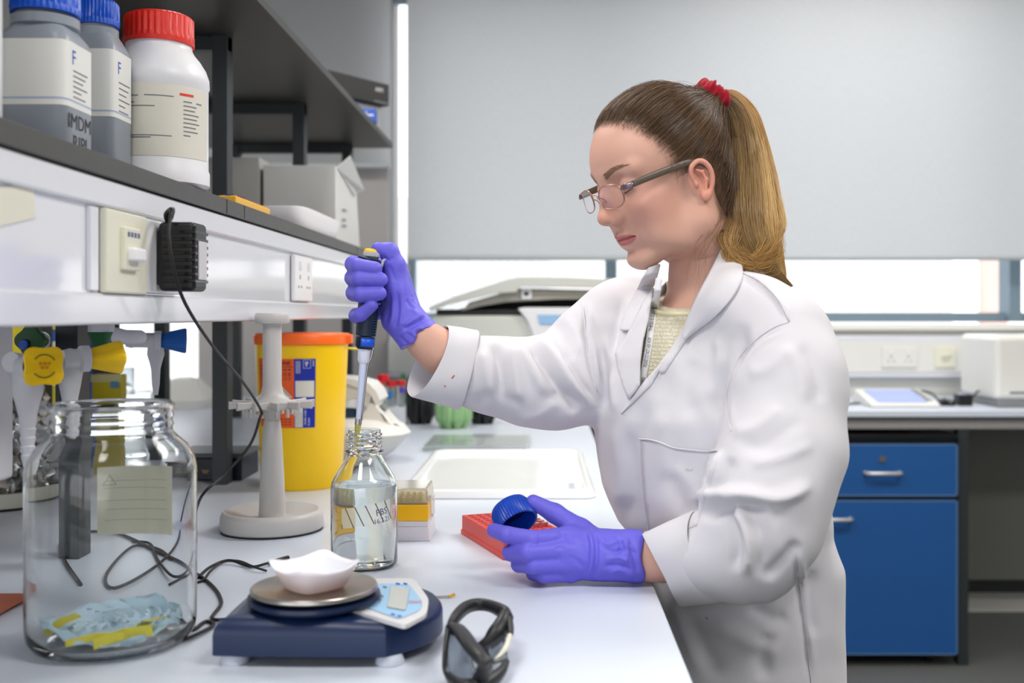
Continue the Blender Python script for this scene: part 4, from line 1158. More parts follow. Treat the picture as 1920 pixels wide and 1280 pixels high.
tag(MB().cyl(P(645, 712, 3.5), P(645, 700, 3.5), .03, n=20).build('red_lid', mrc, smooth=40), 'red lid poking up behind the open white centrifuge lid', 'lid') if False else None
e = thing('wash_bottle', 'bottle with a wide red cap behind the mini centrifuge lid', 'bottle', (-.655 + .0, 3.42, HB))
xb = (652 - CX) * 3.3 / F
e.location = (xb, 3.3, HB)
MB().lathe([(1e-4, 0), (.034, 0), (.036, .004), (.036, .07), (.02, .09), (.018, .1)], (xb, 3.3, HB), 28).build('body', M_offw, e, smooth=50)
MB().lathe([(.018, .1), (.03, .1), (.03, .14), (.026, .143), (1e-4, .143)], (xb, 3.3, HB), 28).build('cap', mrc, e, smooth=40)

# green and black holders
def ribbed(px, Y, r, h, m, nm, lbl, notch=8):
    x = (px - CX) * Y / F; e = thing(nm, lbl, 'holder', (x, Y, HB))
    MB().lathe([(1e-4, 0), (r * .7, 0), (r * .8, .012), (r * .97, .026), (r, .03), (r, h), (r * .9, h + .004), (1e-4, h + .004)], (x, Y, HB), 96,
               rib=lambda a, rr_, z: (-r * .13 * max(0, math.cos(a * notch)) ** 6 if rr_ > r * .5 else 0) - (r * .18 * (max(0, math.cos(a * notch))) ** 2 if z < .02 and rr_ > .5 * r else 0)).build('body', m, e, smooth=50)
    MB().lathe([(r * .75, 0), (r * .8, .006), (r * .3, .008), (1e-4, .008)], (x, Y, HB + h + .004), 40).build('top_disc', M_dark, e, smooth=40)
ribbed(851, 3.18, .056, .075, mat('sage_green_plastic', (142, 184, 128), rough=.45), 'tube_holder', 'round sage green ribbed holder between two black ones')
ribbed(789, 3.30, .045, .105, M_black, 'tube_holder', 'tall glossy black holder left of the green one')
ribbed(905, 3.30, .045, .06, M_black, 'tube_holder', 'short black holder right of the green one')

# green stem thing and small bits near window
tag(MB().tube([P(756, 700, 3.9), P(756, 735, 3.9), P(758, 757, 3.9)], .008, 10).build('green_tube', mat('green_tube', (60, 150, 80), rough=.4)), 'thin green tube standing behind the tube rack', 'tube')

# ------------------------------------------------------------ big centrifuge with raised lid
e = thing('benchtop_centrifuge', 'large off white benchtop machine with its lid raised by the window', 'centrifuge', (-.1, 4.0, HB))
Yc = 3.78
def PP(px, py, dy=0): return P(px, py, Yc + dy)
mcen = mat('machine_offwhite', (214, 216, 208), rough=.4)
bd = MB(); x0 = PP(806, 0).x; x1 = PP(1180, 0).x; zt_ = PP(0, 591).z
bd.bx(x0, x1, Yc, Yc + .5, HB + .012, zt_); bd.build('body', mcen, e, bevel=.012, seg=3)
bd = MB(); prof = [(970, 578), (985, 576), (1100, 576), (1100, 680), (1010, 680), (1003, 640), (988, 600)]
bd.rings([[PP(a, b, -.03) for a, b in prof], [PP(a, b, .12) for a, b in prof]]); cp = bd.build('control_panel', M_white, e, bevel=.006)
MB().add([PP(1007, 590, -.034), PP(1060, 590, -.034), PP(1060, 608, -.034), PP(1012, 608, -.034)], [(0, 1, 2, 3)]).build('panel_screen', mat('pale_blue_screen', (150, 190, 230), rough=.3), cp, solid=.002)
MB().bx(x0 + .02, x1 - .02, Yc + .02, Yc + .46, zt_ - .001, zt_ + .022).build('chamber_seal', M_black, e, bevel=.006)
ldm = mat('machine_lid', (206, 207, 200), rough=.4)
lf = [(803, 576), (850, 556), (905, 538), (955, 522), (975, 519), (1060, 519), (1150, 523), (1200, 530), (1200, 545), (1160, 541), (975, 537), (968, 548), (930, 550), (880, 562), (840, 572), (808, 584)]
MB().rings([[PP(a, b, -.04) for a, b in lf], [PP(a, b, .44) for a, b in lf]]).build('lid', ldm, e, bevel=.004)
li = [(865, 583), (880, 566), (930, 552), (970, 540), (1200, 545), (1200, 558), (1150, 560), (1040, 561), (950, 566), (900, 574)]
MB().rings([[PP(a, b, .0) for a, b in li], [PP(a, b, .40) for a, b in li]]).build('lid_lining', mat('lid_lining', (176, 172, 160), rough=.5), e, bevel=.003)
MB().bx(PP(978, 0).x, PP(997, 0).x, Yc - .012, Yc + .0, PP(0, 561).z, PP(0, 541).z).build('lid_catch', M_white, e, bevel=.003)
MB().bx(PP(983, 0).x, PP(991, 0).x, Yc - .016, Yc - .012, PP(0, 554).z, PP(0, 547).z).build('catch_hole', M_dark, e)
MB().rings([[PP(a, b, .41) for a, b in ((840, 585), (1190, 585), (1190, 550), (930, 560))], [PP(a, b, .43) for a, b in ((840, 585), (1190, 585), (1190, 550), (930, 560))]]).build('hinge_cover', M_black, e)
for x in (x0 + .05, x1 - .05):
    for y in (Yc + .05, Yc + .45): MB().cyl((x, y, HB), (x, y, HB + .013), .015, n=16).build('foot', M_black, e)

# ------------------------------------------------------------ window bench items
e = thing('keypad_meter', 'white desktop meter with a sloping lilac keypad on the window bench', 'meter', (1.3, 3.95, HB))
b_ = MB(); x0, x1 = (1625 - CX) * 3.92 / F, (1752 - CX) * 3.92 / F
b_.rings([[Vector((x, 3.86, HB + .0005)), Vector((x, 3.86, HB + .014)), Vector((x, 4.08, HB + .052)), Vector((x, 4.10, HB + .048)), Vector((x, 4.10, HB + .0005))] for x in (x0, x1)])
b_.build('case', M_offw, e, bevel=.005)
def kf(u, v): return Vector((x0 + u, 3.87 + v, HB + .0172 + v * .172))
MB().add([kf(.03, .01), kf(.21, .01), kf(.21, .19), kf(.03, .19)], [(0, 1, 2, 3)]).build('keypad', mat('lilac_keypad', (150, 165, 222), rough=.4), e, solid=.002)
d = MB()
for i in range(5): d.bx(x0 + .21 + .0, x0 + .235, 3.9 + i * .035, 3.915 + i * .035, HB + .023 + i * .006, HB + .026 + i * .006)
d.build('side_keys', M_grey_print, e)
e = thing('power_adaptor', 'black plug and adaptor lying on the window bench beside the meter', 'adaptor', (1.56, 3.95, HB))
px_ = (1800 - CX) * 3.98 / F
MB().bx(px_ - .022, px_ + .03, 3.93, 3.99, HB, HB + .042).build('body', M_black, e, bevel=.006)
MB().bx(px_ - .085, px_ - .035, 3.93, 3.98, HB, HB + .022).build('plug', M_black, e, bevel=.005)
MB().bx(px_ - .06, px_ - .05, 3.925, 3.94, HB + .012, HB + .026).build('pin', M_steel, e)
MB().bx(px_ - .018, px_ + .012, 3.94, 3.98, HB + .0421, HB + .0435).build('label', mat('lilac_label', (190, 180, 214)), e)
tag(MB().tube([(1.40, 4.08, HB + .05), (1.47, 4.06, HB + .04), (px_ - .08, 3.985, HB + .02), (px_ - .06, 3.96, HB + .024)], .004, 8, smooth=5).build('cable', M_cable, smooth=180), 'black lead from the meter to the plug on the window bench', 'cable')
tag(MB().tube([(px_ + .03, 3.96, HB + .02), (px_ + .07, 4.0, HB + .045), (px_ + .12, 4.05, HB + .05), (px_ + .16, 4.1, HB + .004), (px_ + .2, 4.2, HB + .004)], .004, 8, smooth=5).build('cable', M_cable, smooth=180), 'black lead arching from the adaptor to the white instrument', 'cable')
tag(MB().tube([(.9, 4.2, HB + .003), (.98, 4.05, HB + .003), (1.1, 3.98, HB + .003), (1.2, 4.02, HB + .003), (1.24, 4.06, HB + .003)], .004, 8, smooth=5).build('cable', M_cable, smooth=180), 'dark lead on the window bench just right of the sleeve', 'cable')
e = thing('instrument', 'boxy white instrument with grey base at the right edge of the photo', 'instrument', (1.85, 3.95, HB))
x0 = (1863 - CX) * 3.88 / F
MB().bx(x0, x0 + .36, 3.86, 4.2, HB + .028, HB + .262).build('housing', M_offw, e, bevel=.022, seg=4)
MB().bx(x0 + .01, x0 + .35, 3.865, 4.19, HB, HB + .034).build('base', mat('mid_grey_plastic', (128, 130, 132), rough=.5), e, bevel=.006)
MB().bx(x0 + .05, x0 + .2, 3.8585, 3.8605, HB + .050, HB + .058).build('slot', mat('grey_slot', (110, 120, 134)), e)
MB().lathe([(1e-4, .003), (.022, .003), (.024, 0)], (x0 + .13, 3.862, HB + .215), 24, axis=(0, -1, 0)).build('logo_disc', mat('deep_blue_disc', (40, 66, 120)), e)

# ------------------------------------------------------------ goggles and stick
e = thing('safety_glasses', 'black framed wraparound safety glasses lying on the near bench', 'glasses', tuple(B(895, 1262)))
mgf = mat('matt_black_frame', (30, 31, 34), rough=.42); mgl = mat('smoke_lens', (150, 158, 168), rough=.03, trans=.92, ior=1.25)
def G(px, py, h): 
    z = HB + h; Y = F * (ZC - z) / (py - CY); return Vector(((px - CX) * Y / F, Y, z))
top = [G(842, 1180, .030), G(852, 1160, .036), G(872, 1140, .038), G(895, 1133, .038), G(920, 1136, .038), (G(945, 1148, .037)), G(955, 1160, .034)]
MB().tube(top, [.0035, .005, .0052, .0048, .0048, .0055, .0045], 10, smooth=6, sq=1.4).build('brow_bar', mgf, e, smooth=180)
arm = [G(845, 1172, .036), G(862, 1182, .040), G(880, 1207, .042), G(900, 1232, .040), G(915, 1246, .036)]
MB().tube(arm, [.0045, .007, .0075, .0072, .005], 10, smooth=6, sq=.8).build('temple', mgf, e, smooth=180)
right = [G(948, 1150, .037), G(942, 1170, .030), G(930, 1190, .022), G(916, 1205, .016), G(900, 1213, .012), G(888, 1212, .012)]
MB().tube(right, [.006, .0085, .0095, .007, .005, .004], 10, smooth=6, sq=1.2).build('frame_side', mgf, e, smooth=180)
r2 = [G(953, 1156, .036), G(957, 1175, .03), G(957, 1190, .026)]
MB().tube(r2, [.004, .0035, .003], 8, smooth=5).build('frame_hinge', mgf, e, smooth=180)
lft = [G(842, 1175, .034), G(837, 1205, .026), G(834, 1235, .017), G(836, 1258, .008), G(850, 1275, .005), G(872, 1288, .005), G(900, 1288, .005), G(922, 1275, .007), G(940, 1258, .010), G(950, 1240, .014)]
MB().tube(lft, [.0035, .0028, .0026, .003, .0045, .006, .007, .0065, .005, .003], 10, smooth=6, sq=1.1).build('lower_rim', mgf, e, smooth=180)
MB().tube([G(912, 1240, .036), G(908, 1256, .022), G(898, 1275, .010), G(890, 1288, .007)], [.006, .0075, .007, .006], 10, smooth=6).build('nose_bridge', mgf, e, smooth=180)
MB().tube([G(957, 1188, .026), G(949, 1212, .022), G(938, 1230, .016), G(926, 1243, .012)], .0028, 8, smooth=5).build('clear_side_piece', mat('cream_rubber', (214, 210, 196), rough=.4), e, smooth=180)
lens = []
for t_ in np.linspace(0, 1, 9):
    a = G(842 - 6 * math.sin(t_ * PI), 1180 + 92 * t_, .032 - .026 * t_); b = G(862 + 38 * t_ ** .8, 1186 + 92 * t_, .036 - .028 * t_); lens.append([a.lerp(b, k / 6) + Vector((0, -.004 * math.sin(k / 6 * PI), 0)) for k in range(7)])
MB().grid(lens).build('lens', mgl, e, smooth=180, solid=.0018)
lens = []
for t_ in np.linspace(0, 1, 9):
    a = G(905 + 20 * t_, 1215 + 28 * t_, .014); b = G(945 + 8 * t_, 1178 + 60 * t_, .026 - .01 * t_); lens.append([a.lerp(b, k / 6) for k in range(7)])
MB().grid(lens).build('lens', mgl, e, smooth=180, solid=.0018)
e = thing('spatula', 'small thin stick with an orange tip lying beside the balance', 'spatula', tuple(B(830, 1118)))
MB().tube([onb(806, 1119), onb(842, 1118)], .0014, 8).build('handle', mat('taupe_stick', (164, 156, 152), rough=.5), e)
MB().tube([onb(841, 1118, HB + .0028), tuple(B(852, 1114, HB + .004))], [.0016, .002], 8).build('tip', mat('amber_tip', (206, 152, 40), rough=.4), e)

# ------------------------------------------------------------ big glass jar
jc = Vector((-.4475, 1.106, HB)); e = thing('glass_jar', 'big wide mouthed clear glass jar in the left foreground', 'jar', jc)
JR = .0835
outer = [(1e-4, .003), (.055, .001), (.066, .0), (.077, .004), (.082, .012), (JR, .022), (JR, .178), (.0815, .190), (.074, .203), (.064, .212), (.0595, .217), (.0590, .222), (.0605, .225), (.0590, .228), (.0590, .231), (.0605, .234), (.059, .238), (.061, .241), (.0615, .245), (.0595, .248)]
inner = [(.0578, .247), (.0573, .242), (.0573, .218), (.0625, .2100), (.0728, .2008), (.0800, .1890), (.0818, .177), (.0818, .024), (.0795, .0145), (.070, .007), (1e-4, .006)]
MB().lathe(outer + inner, jc, 96).build('glass_body', mat('jar_glass', (250, 252, 252), rough=0.0, trans=1.0, ior=1.33), e, smooth=60)
fj = cyf(jc, JR + .0006, PI / 2)
sk = MB(); rows = [[fj(u, v) for u in np.linspace(.048, -.038, 20)] for v in (.094, .172)]
stk_ = sk.grid(rows).build('sticker', mat('cream_sticker', (240, 232, 206), rough=.6), e, smooth=180)
d = MB(); fj2 = cyf(jc, JR + .0003, PI / 2)
for v in (.155, .146, .132, .122, .110): bar(d, fj2, .040, -.030, v, v + .0007, 10)
quad_strip(d, [(.042, .150), (.028, .150), (.035, .162)], .001, fj2)
d.build('faint_print', mat('faint_print', (196, 190, 166)), stk_)
# crumpled blue and yellow wrapping inside the jar
wm = mat('pale_blue_wrap', (196, 224, 240), rough=.35); ym = mat('yellow_strip', (226, 212, 40), rough=.4)
cr = MB(); rows = []
for i in range(17):
    row = []
    for k in range(41):
        a = 2 * PI * k / 40; r = .070 * (i / 16) ** .7
        z = .012 + .010 * (math.sin(a * 3 + i * .6) * .5 + .5) * (i / 16) + .008 * abs(math.sin(a * 5.3 - i * .9)) + (.006 if i > 13 else 0) * math.sin(a * 2)
        row.append(Vector((jc.x + r * math.cos(a), jc.y + r * math.sin(a) * .98, HB + z)))
    rows.append(row)
wr = thing('crumpled_wrapper', 'crumpled pale blue and yellow wrapping lying inside the glass jar', 'wrapper', (jc.x, jc.y, HB + .008))
cr.grid(rows).build('blue_film', wm, wr, smooth=50, solid=.0006)
for (a, r0, r1, w_) in [(3.95, .068, .035, .008), (4.75, .071, .06, .004), (5.75, .045, .071, .010), (5.15, .070, .062, .006)]:
    ca, sa = math.cos(a), math.sin(a); n2 = Vector((-sa, ca, 0)); p0 = Vector((jc.x + ca * r0, jc.y + sa * r0, HB + .022)); p1 = Vector((jc.x + ca * r1, jc.y + sa * r1, HB + .034))
    if w_ in (.004, .006): p0 = Vector((jc.x + .070 * math.cos(a - .3), jc.y + .070 * math.sin(a - .3), HB + .018)); p1 = Vector((jc.x + .070 * math.cos(a + .5), jc.y + .070 * math.sin(a + .5), HB + .024)); n2 = Vector((0, 0, 1))
    MB().grid([[p0 - n2 * w_, p0 + n2 * w_], [(p0 + p1) / 2 - n2 * w_ + Vector((0, 0, .004)), (p0 + p1) / 2 + n2 * w_ + Vector((0, 0, .003))], [p1 - n2 * w_, p1 + n2 * w_]]).build('yellow_strip', ym, wr, solid=.0008)

# ------------------------------------------------------------ orange board, foil, petri dish
e = tag(MB().rings([[B(-60, 1112, HB + z), B(52, 1112, HB + z), B(52, 1122, HB + z), B(-60, 1182, HB + z)] for z in (.0003, .006)]).build('wooden_board', mat('orange_wood', (176, 82, 40), rough=.5, var=.2, vscale=40), bevel=.001),
        'orange brown board lying on the bench at the left edge', 'board')
fo = MB(); fc = Vector((-.975, 1.93, HB + .008)); rg_ = []
rnd = random.Random(5); prevs = None
for i in range(34):
    z = .003 + i * .0073; r = .078 * (1 - .40 * (i / 33) ** 2); row = []
    for k in range(72):
        a = 2 * PI * k / 72; rr_ = r * (1 + .13 * math.sin(k * .95 + i * .6) + .08 * math.sin(k * 2.4 - i * 1.3) + .05 * rnd.uniform(-1, 1))
        row.append(fc + Vector((rr_ * math.cos(a), rr_ * math.sin(a), z + .002 * rnd.uniform(-1, 1) * (i > 0))))
    rg_.append(row)
tag(fo.rings(rg_).build('foil_bag', mat('crumpled_foil', (190, 190, 190), rough=.3, metal=1.0), smooth=70), 'crumpled silver foil parcel standing at the left edge behind the gas taps', 'foil')
e = thing('petri_dish', 'shallow pale dish with a dark base under the foil parcel', 'dish', (-.70, 1.46, HB))
e.location = (-.975, 1.91, HB)
MB().lathe([(1e-4, 0), (.093, 0), (.096, .002), (.096, .004), (1e-4, .004)], (-.975, 1.91, HB), 48).build('base', M_black, e, smooth=40)
MB().lathe([(1e-4, .004), (.092, .004), (.100, .030), (.098, .031), (.089, .008), (1e-4, .008)], (-.975, 1.91, HB), 48).build('dish', mat('pale_dish', (214, 212, 196), rough=.3), e, smooth=40)

# ------------------------------------------------------------ gas and water taps under the shelf
M_tapw = mat('tap_enamel', (208, 208, 214), rough=.35)
def knob4(mb_, c, r, h, ax, n=64, ph=PI * .5):
    """four lobed handle flaring away from the pipe"""
    mb_.lathe([(1e-4, 0), (r * .55, 0), (r * .62, .004), (r * .95, h * .85), (r, h), (r * .93, h * 1.06), (1e-4, h * 1.02)], c, n, axis=ax,
              rib=lambda a, rr_, z: (-rr_ * .22 * (math.cos(2 * a + ph) ** 2) if rr_ > r * .5 else 0))
    return mb_
def tap(lbl, base, tip, kr, kh, m, nozzle=True, nlen=.075, collar=True, ph=PI * .5):
    e = thing('gas_tap', lbl, 'tap', base); a, b = Vector(base), Vector(tip); ax = (b - a).normalized()
    MB().lathe([(1e-4, 0), (.011, 0), (.013, .008), (.012, .012), (.012, (b - a).length - .012), (.0155, (b - a).length - .009), (.0155, (b - a).length)], a, 28, axis=ax).build('pipe', M_tapw, e, smooth=40)
    kb = MB(); knob4(kb, b, kr, kh, ax, ph=ph); k = kb.build('knob', m, e, smooth=40)
    nz = b - ax * .024
    if nozzle:
        pr = [(.0115, 0), (.0125, -.012), (.010, -.022), (.0078, -.03)]
        for i in range(5): pr += [(.0082 - i * .0004, -.032 - i * .009), (.0064 - i * .0004, -.040 - i * .009)]
        pr += [(.003, -nlen)]
        MB().lathe([(r_, z) for r_, z in pr], nz, 24).build('hose_nozzle', M_tapw, e, smooth=35)
    return e, b, ax
# yellow knob seen face on
e, b, ax = tap('yellow gas tap whose cross shaped knob faces the camera', (-.615, 1.235, 1.180), tuple(P(70, 686, 1.175)), .0255, .020, M_yellow, nozzle=False, ph=0)
kf_ = b + ax * .0215; sx_ = Vector((1, 0, 0)); sx_ = (sx_ - ax * sx_.dot(ax)).normalized(); sz_ = sx_.cross(ax); sz_ = sz_ if sz_.z > 0 else -sz_
d = MB()
for u_, v_ in ((-.0055, .0015), (-.001, .0015), (.0035, .0015), (-.0035, -.003), (.0012, -.003)): d.add([kf_ + sx_ * (u_ + i) + sz_ * (v_ + j) + ax * .0006 for i, j in ((0, 0), (.0032, 0), (.0032, .003), (0, .003))], [(0, 1, 2, 3)])
d.v = d.v; d.build('knob_lettering', mat('amber_print', (214, 140, 10)), e)
d = MB()
for k in range(14):
    a = .6 + k * .14
    for s_ in (1, -1): d.box(kf_ + (sx_ * math.cos(a) + sz_ * math.sin(a) * s_) * .0125 + ax * .0004, (.0014, .0006, .0014))
d.build('knob_ring_print', mat('olive_print', (110, 110, 20)), e)
nz = P(52, 715, 1.215)
pr = [(.0115, .02), (.0165, .008), (.0165, -.012), (.0125, -.026), (.0095, -.04)]
for i in range(5): pr += [(.0098 - i * .0006, -.044 - i * .01), (.0080 - i * .0006, -.052 - i * .01)]
MB().lathe(pr + [(.003, -.105)], nz, 28).build('hose_nozzle', M_tapw, e, smooth=35)
MB().tube([nz + Vector((0, 0, .012)), nz + Vector((-.01, -.0, .022)), P(20, 678, 1.2)], .011, 12).build('elbow', M_tapw, e, smooth=60)
# yellow knob seen from the side
e, b, ax = tap('yellow gas tap seen side on above the mouth of the glass jar', tuple(P(118, 674, 1.240)), tuple(P(166, 672, 1.258)), .0200, .036, M_yellow, nozzle=False)
nz = P(131, 690, 1.25)
pr = [(.0135, .012), (.0145, -.004), (.0115, -.022), (.0088, -.036)]
for i in range(5): pr += [(.0088 - i * .0005, -.038 - i * .0085), (.0072 - i * .0005, -.045 - i * .0085)]
MB().lathe(pr + [(.003, -.085)], nz, 28).build('hose_nozzle', M_tapw, e, smooth=35)
# blue water tap
e, b, ax = tap('blue handled tap pointing right, left of the drooping cable', tuple(P(236, 637, 1.71)), tuple(P(303, 638, 1.725)), .0205, .036, mat('tap_blue', (10, 92, 176), rough=.4), nozzle=False)
nz = P(292, 650, 1.73)
MB().lathe([(.012, .004), (.0135, -.012), (.0095, -.026), (.0072, -.036), (.006, -.06), (.0035, -.078)], nz, 24).build('hose_nozzle', M_tapw, e, smooth=40)
# green taps behind
M_gk = mat('tap_green', (14, 84, 40), rough=.4)
e = thing('gas_tap', 'dark green tap knob just above the face on yellow one', 'tap', tuple(P(76, 640, 1.42)))
knob4(MB(), P(76, 640, 1.40), .0225, .022, (-.2, -.97, .1)).build('knob', M_gk, e, smooth=40)
MB().tube([P(76, 640, 1.40), P(78, 636, 1.6)], .012, 14).build('pipe', M_tapw, e, smooth=50)
MB().lathe([(1e-4, .0245), (.006, .0245), (.007, .023)], P(66, 648, 1.398), 18, axis=(-.2, -.97, .1)).build('blue_dot', M_bluep, e)
e = thing('gas_tap', 'green tap cone with a white top above the side on yellow knob', 'tap', tuple(P(192, 632, 1.42)))
MB().lathe([(1e-4, -.028), (.009, -.028), (.0105, -.02), (.018, -.002), (.019, 0), (1e-4, 0)], P(190, 622, 1.42), 40, rib=lambda a, r_, z: -r_ * .15 * math.cos(2 * a) ** 2).build('knob', M_gk, e, smooth=40)
MB().lathe([(1e-4, .026), (.016, .026), (.017, .0), (1e-4, 0)], P(190, 622, 1.42), 28).build('white_body', M_tapw, e, smooth=40)
MB().tube([P(205, 625, 1.425), P(235, 632, 1.44), P(262, 632, 1.5)], .010, 12).build('pipe', M_tapw, e, smooth=50)
# service column carrying the taps
e = thing('service_column', 'white column carrying the gas taps at the left edge', 'column', (-.66, 1.26, HB))
MB().bx(-.72, -.645, 1.22, 1.30, HB + .14, 1.2284).build('housing', M_tapw, e, bevel=.006)
# yellow folders on the far side
def fold(px0, px1, py0, py1, Y, lbl, m):
    a, b = P(px0, py0, Y), P(px1, py1, Y); 
    e = thing('box_file', lbl, 'folder', ((a.x + b.x) / 2, Y + .12, HB)); MB().bx(a.x, b.x, Y, Y + .035, HB, a.z).build('case', m, e, bevel=.002)
    return e, a, b
my = mat('lemon_card', (222, 200, 14), rough=.5)
e, a, b = fold(172, 226, 702, 840, 2.26, 'lemon yellow file with a pale top band behind the glass jar mouth', my)
MB().bx(a.x - .001, b.x + .001, 2.257, 2.26, a.z - .016, a.z).build('top_band', mat('pale_lemon', (226, 216, 150)), e)
MB().bx(b.x - .02, b.x - .004, 2.2565, 2.2595, a.z - .028, a.z - .014).build('blue_sticker', mat('sky_sticker', (90, 160, 200)), e)
fold(94, 118, 724, 900, 2.22, 'narrow yellow file between the two dark posts', my)
fold(20, 60, 590, 720, 2.40, 'tall yellow file at the far left, showing above the taps', my)
e = thing('storage_box', 'blue and yellow carton behind the green tap', 'box', tuple(P(105, 720, 2.35)))
a, b = P(90, 612, 2.35), P(120, 640, 2.35); e.location = (a.x, 2.4, HB)
MB().bx(a.x, b.x, 2.35, 2.5, HB, a.z + .01).build('case', mat('steel_blue_card', (30, 84, 170), rough=.5), e)
MB().bx(a.x - .002, b.x + .002, 2.348, 2.352, a.z - .006, a.z + .01).build('yellow_band', my, e)
MB().bx(a.x - .002, b.x + .002, 2.347, 2.351, HB, b.z).build('white_band', M_offw, e)
e = thing('storage_box', 'black upright case filling the gap under the trunking between the taps', 'box', tuple(P(140, 720, 2.5)))
a, b = P(122, 600, 2.5), P(162, 640, 2.5); e.location = (a.x, 2.5, HB)
MB().bx(a.x, b.x, 2.5, 2.7, HB, 1.226).build('case', M_dark, e, bevel=.002)

# glassware in the bright window gap
def beaker(px, py, Y, r, h, lbl, grp=None):
    c = P(px, py, Y); e = thing('glass_beaker', lbl, 'beaker', (c.x, Y, HB), grp)
    MB().lathe([(1e-4, .002), (r * .95, 0), (r, .004), (r, h), (r * 1.04, h + .003), (r * .96, h), (r * .95, .006), (1e-4, .005)], (c.x, Y, HB), 36).build('glass_body', M_glass, e, smooth=50)
beaker(250, 760, 3.0, .05, .12, 'clear glass beaker in the bright gap left of the olive post')
beaker(225, 760, 3.5, .045, .16, 'taller clear glass vessel farther back in the bright gap')
e = thing('equipment_pack', 'white plastic wrapped pack on the bench by the far window', 'pack', (-1.5, 3.9, HB))
c = P(345, 745, 3.9); e.location = (c.x, 3.9, HB)
MB().rings([ring_rect(c.x, 3.9, HB + z, .1 * q, .6, 30) for z, q in ((0, 1), (.03, 1.05), (.07, .8), (.10, .5), (.11, .2))]).build('wrap', M_offw, e, smooth=40)
# ============================================================ the person
M_skin = mat('skin', (226, 178, 158), rough=.48, spec=.4, sss=.12, bump=.05, bscale=900, attr='tint')
M_coat = mat('white_cotton', (209, 207, 213), rough=.92, spec=.15, sheen=.15, bump=.12, bscale=1100)
M_glove = mat('violet_nitrile', (104, 98, 214), rough=.5, spec=.45, bump=.06, bscale=500)
M_knit = mat('cream_knit', (232, 224, 194), rough=.9)
M_scr = mat('crimson_velvet', (148, 6, 34), rough=.75, spec=.2, sheen=.12)

# ---- head, sculpted in its own frame: x forward, y to her left, z up
YAW, PITCH = math.radians(24), math.radians(22)
HS = np.array([.95, 1.0, 1.0])
fwd = Vector((-math.cos(YAW) * math.cos(PITCH), -math.sin(YAW) * math.cos(PITCH), -math.sin(PITCH)))
lft_ = Vector((math.sin(YAW), -math.cos(YAW), 0)); upv = fwd.cross(lft_)
if upv.z < 0: upv = -upv
H0 = P(1305, 346, 1.36) - lft_ * .072
HR = np.array([tuple(fwd), tuple(lft_), tuple(upv)])      # rows are axes
def h2w(V): return (np.asarray(V, float) * HS) @ HR + np.array(H0)
def w2h(W): return ((np.asarray(W, float) - np.array(H0)) @ HR.T) / HS
def hp(x, y, z): return Vector(h2w([(x, y, z)])[0])

fd = Field((-.115, -.098, -.20), (.135, .098, .150), .00125)
fd.ell((-.006, 0, .046), (.094, .0735, .086), 0)                       # cranium
fd.ell((.030, 0, .050), (.060, .062, .068), .02)                        # forehead
fd.ell((.030, 0, -.015), (.058, .056, .070), .02)                       # mid face
for s in (-1, 1):
    fd.chain([(-.008, s * .056, -.010), (.000, s * .054, -.048), (.036, s * .037, -.076), (.070, s * .010, -.093)], [.014, .016, .018, .015], .016)   # jaw
    fd.ell((.054, s * .036, -.014), (.030, .027, .027), .014)          # cheek
    fd.cone((.082, s * .008, .040), (.066, s * .045, .040), .0095, .010, .012)      # brow
    fd.ell((.040, s * .040, -.050), (.038, .022, .034), .018)
fd.ell((.0675, 0, -.086), (.0195, .023, .0175), .020)                     # chin
fd.ell((.071, 0, -.045), (.024, .030, .026), .016)                       # muzzle
for s in (-1, 1):
    fd.ell((.096, s * .031, .022), (.020, .019, .0135), .010, op='s')   # eye socket
    fd.ell((.0695, s * .0315, .0195), (.0150, .0165, .0140), .0045)      # closed lid over the eye
# nose
for s in (-1, 1):
    fd.cone((.083, s * .0090, .014), (.0925, s * .0085, -.010), .0070, .0080, .008); fd.cone((.078, s * .0150, .006), (.086, s * .0150, -.012), .0080, .0085, .008)
fd.cone((.080, 0, .020), (.092, 0, -.012), .008, .010, .006)
fd.chain([(.0875, 0, .030), (.0955, 0, .010), (.1060, 0, -.010)], [.0070, .0074, .0092], .009)
fd.ell((.1070, 0, -.0125), (.0098, .0092, .0088), .006)
for s in (-1, 1):
    fd.ell((.0945, s * .0125, -.0175), (.0110, .0068, .0078), .006)     # wing
    fd.cone((.0990, s * .0066, -.0262), (.0960, s * .0076, -.0205), .0042, .0030, .0020, op='s')    # nostril
fd.cone((.0965, 0, -.0225), (.0925, 0, -.030), .0040, .0035, .006)
# lips
for s in (-1, 1):
    fd.chain([(.0935, 0, -.0425), (.0895, s * .011, -.0425), (.0790, s * .0235, -.0470)], [.0056, .0052, .002], .0035)
    fd.chain([(.0905, 0, -.0535), (.0870, s * .010, -.0530), (.0780, s * .0225, -.0480)], [.0062, .0054, .002], .0035)
    fd.chain([(.0990, 0, -.0482), (.0935, s * .011, -.0478), (.0820, s * .0250, -.0476)], [.0013, .0013, .0016], .0022, op='s')
fd.ell((.0945, 0, -.067), (.006, .016, .0050), .010, op='s')
# neck runs down into the chest
for s in (1,):
    fd.cone((-.022, 0, -.030), (-.050, -.004, -.190), .056, .054, .03)
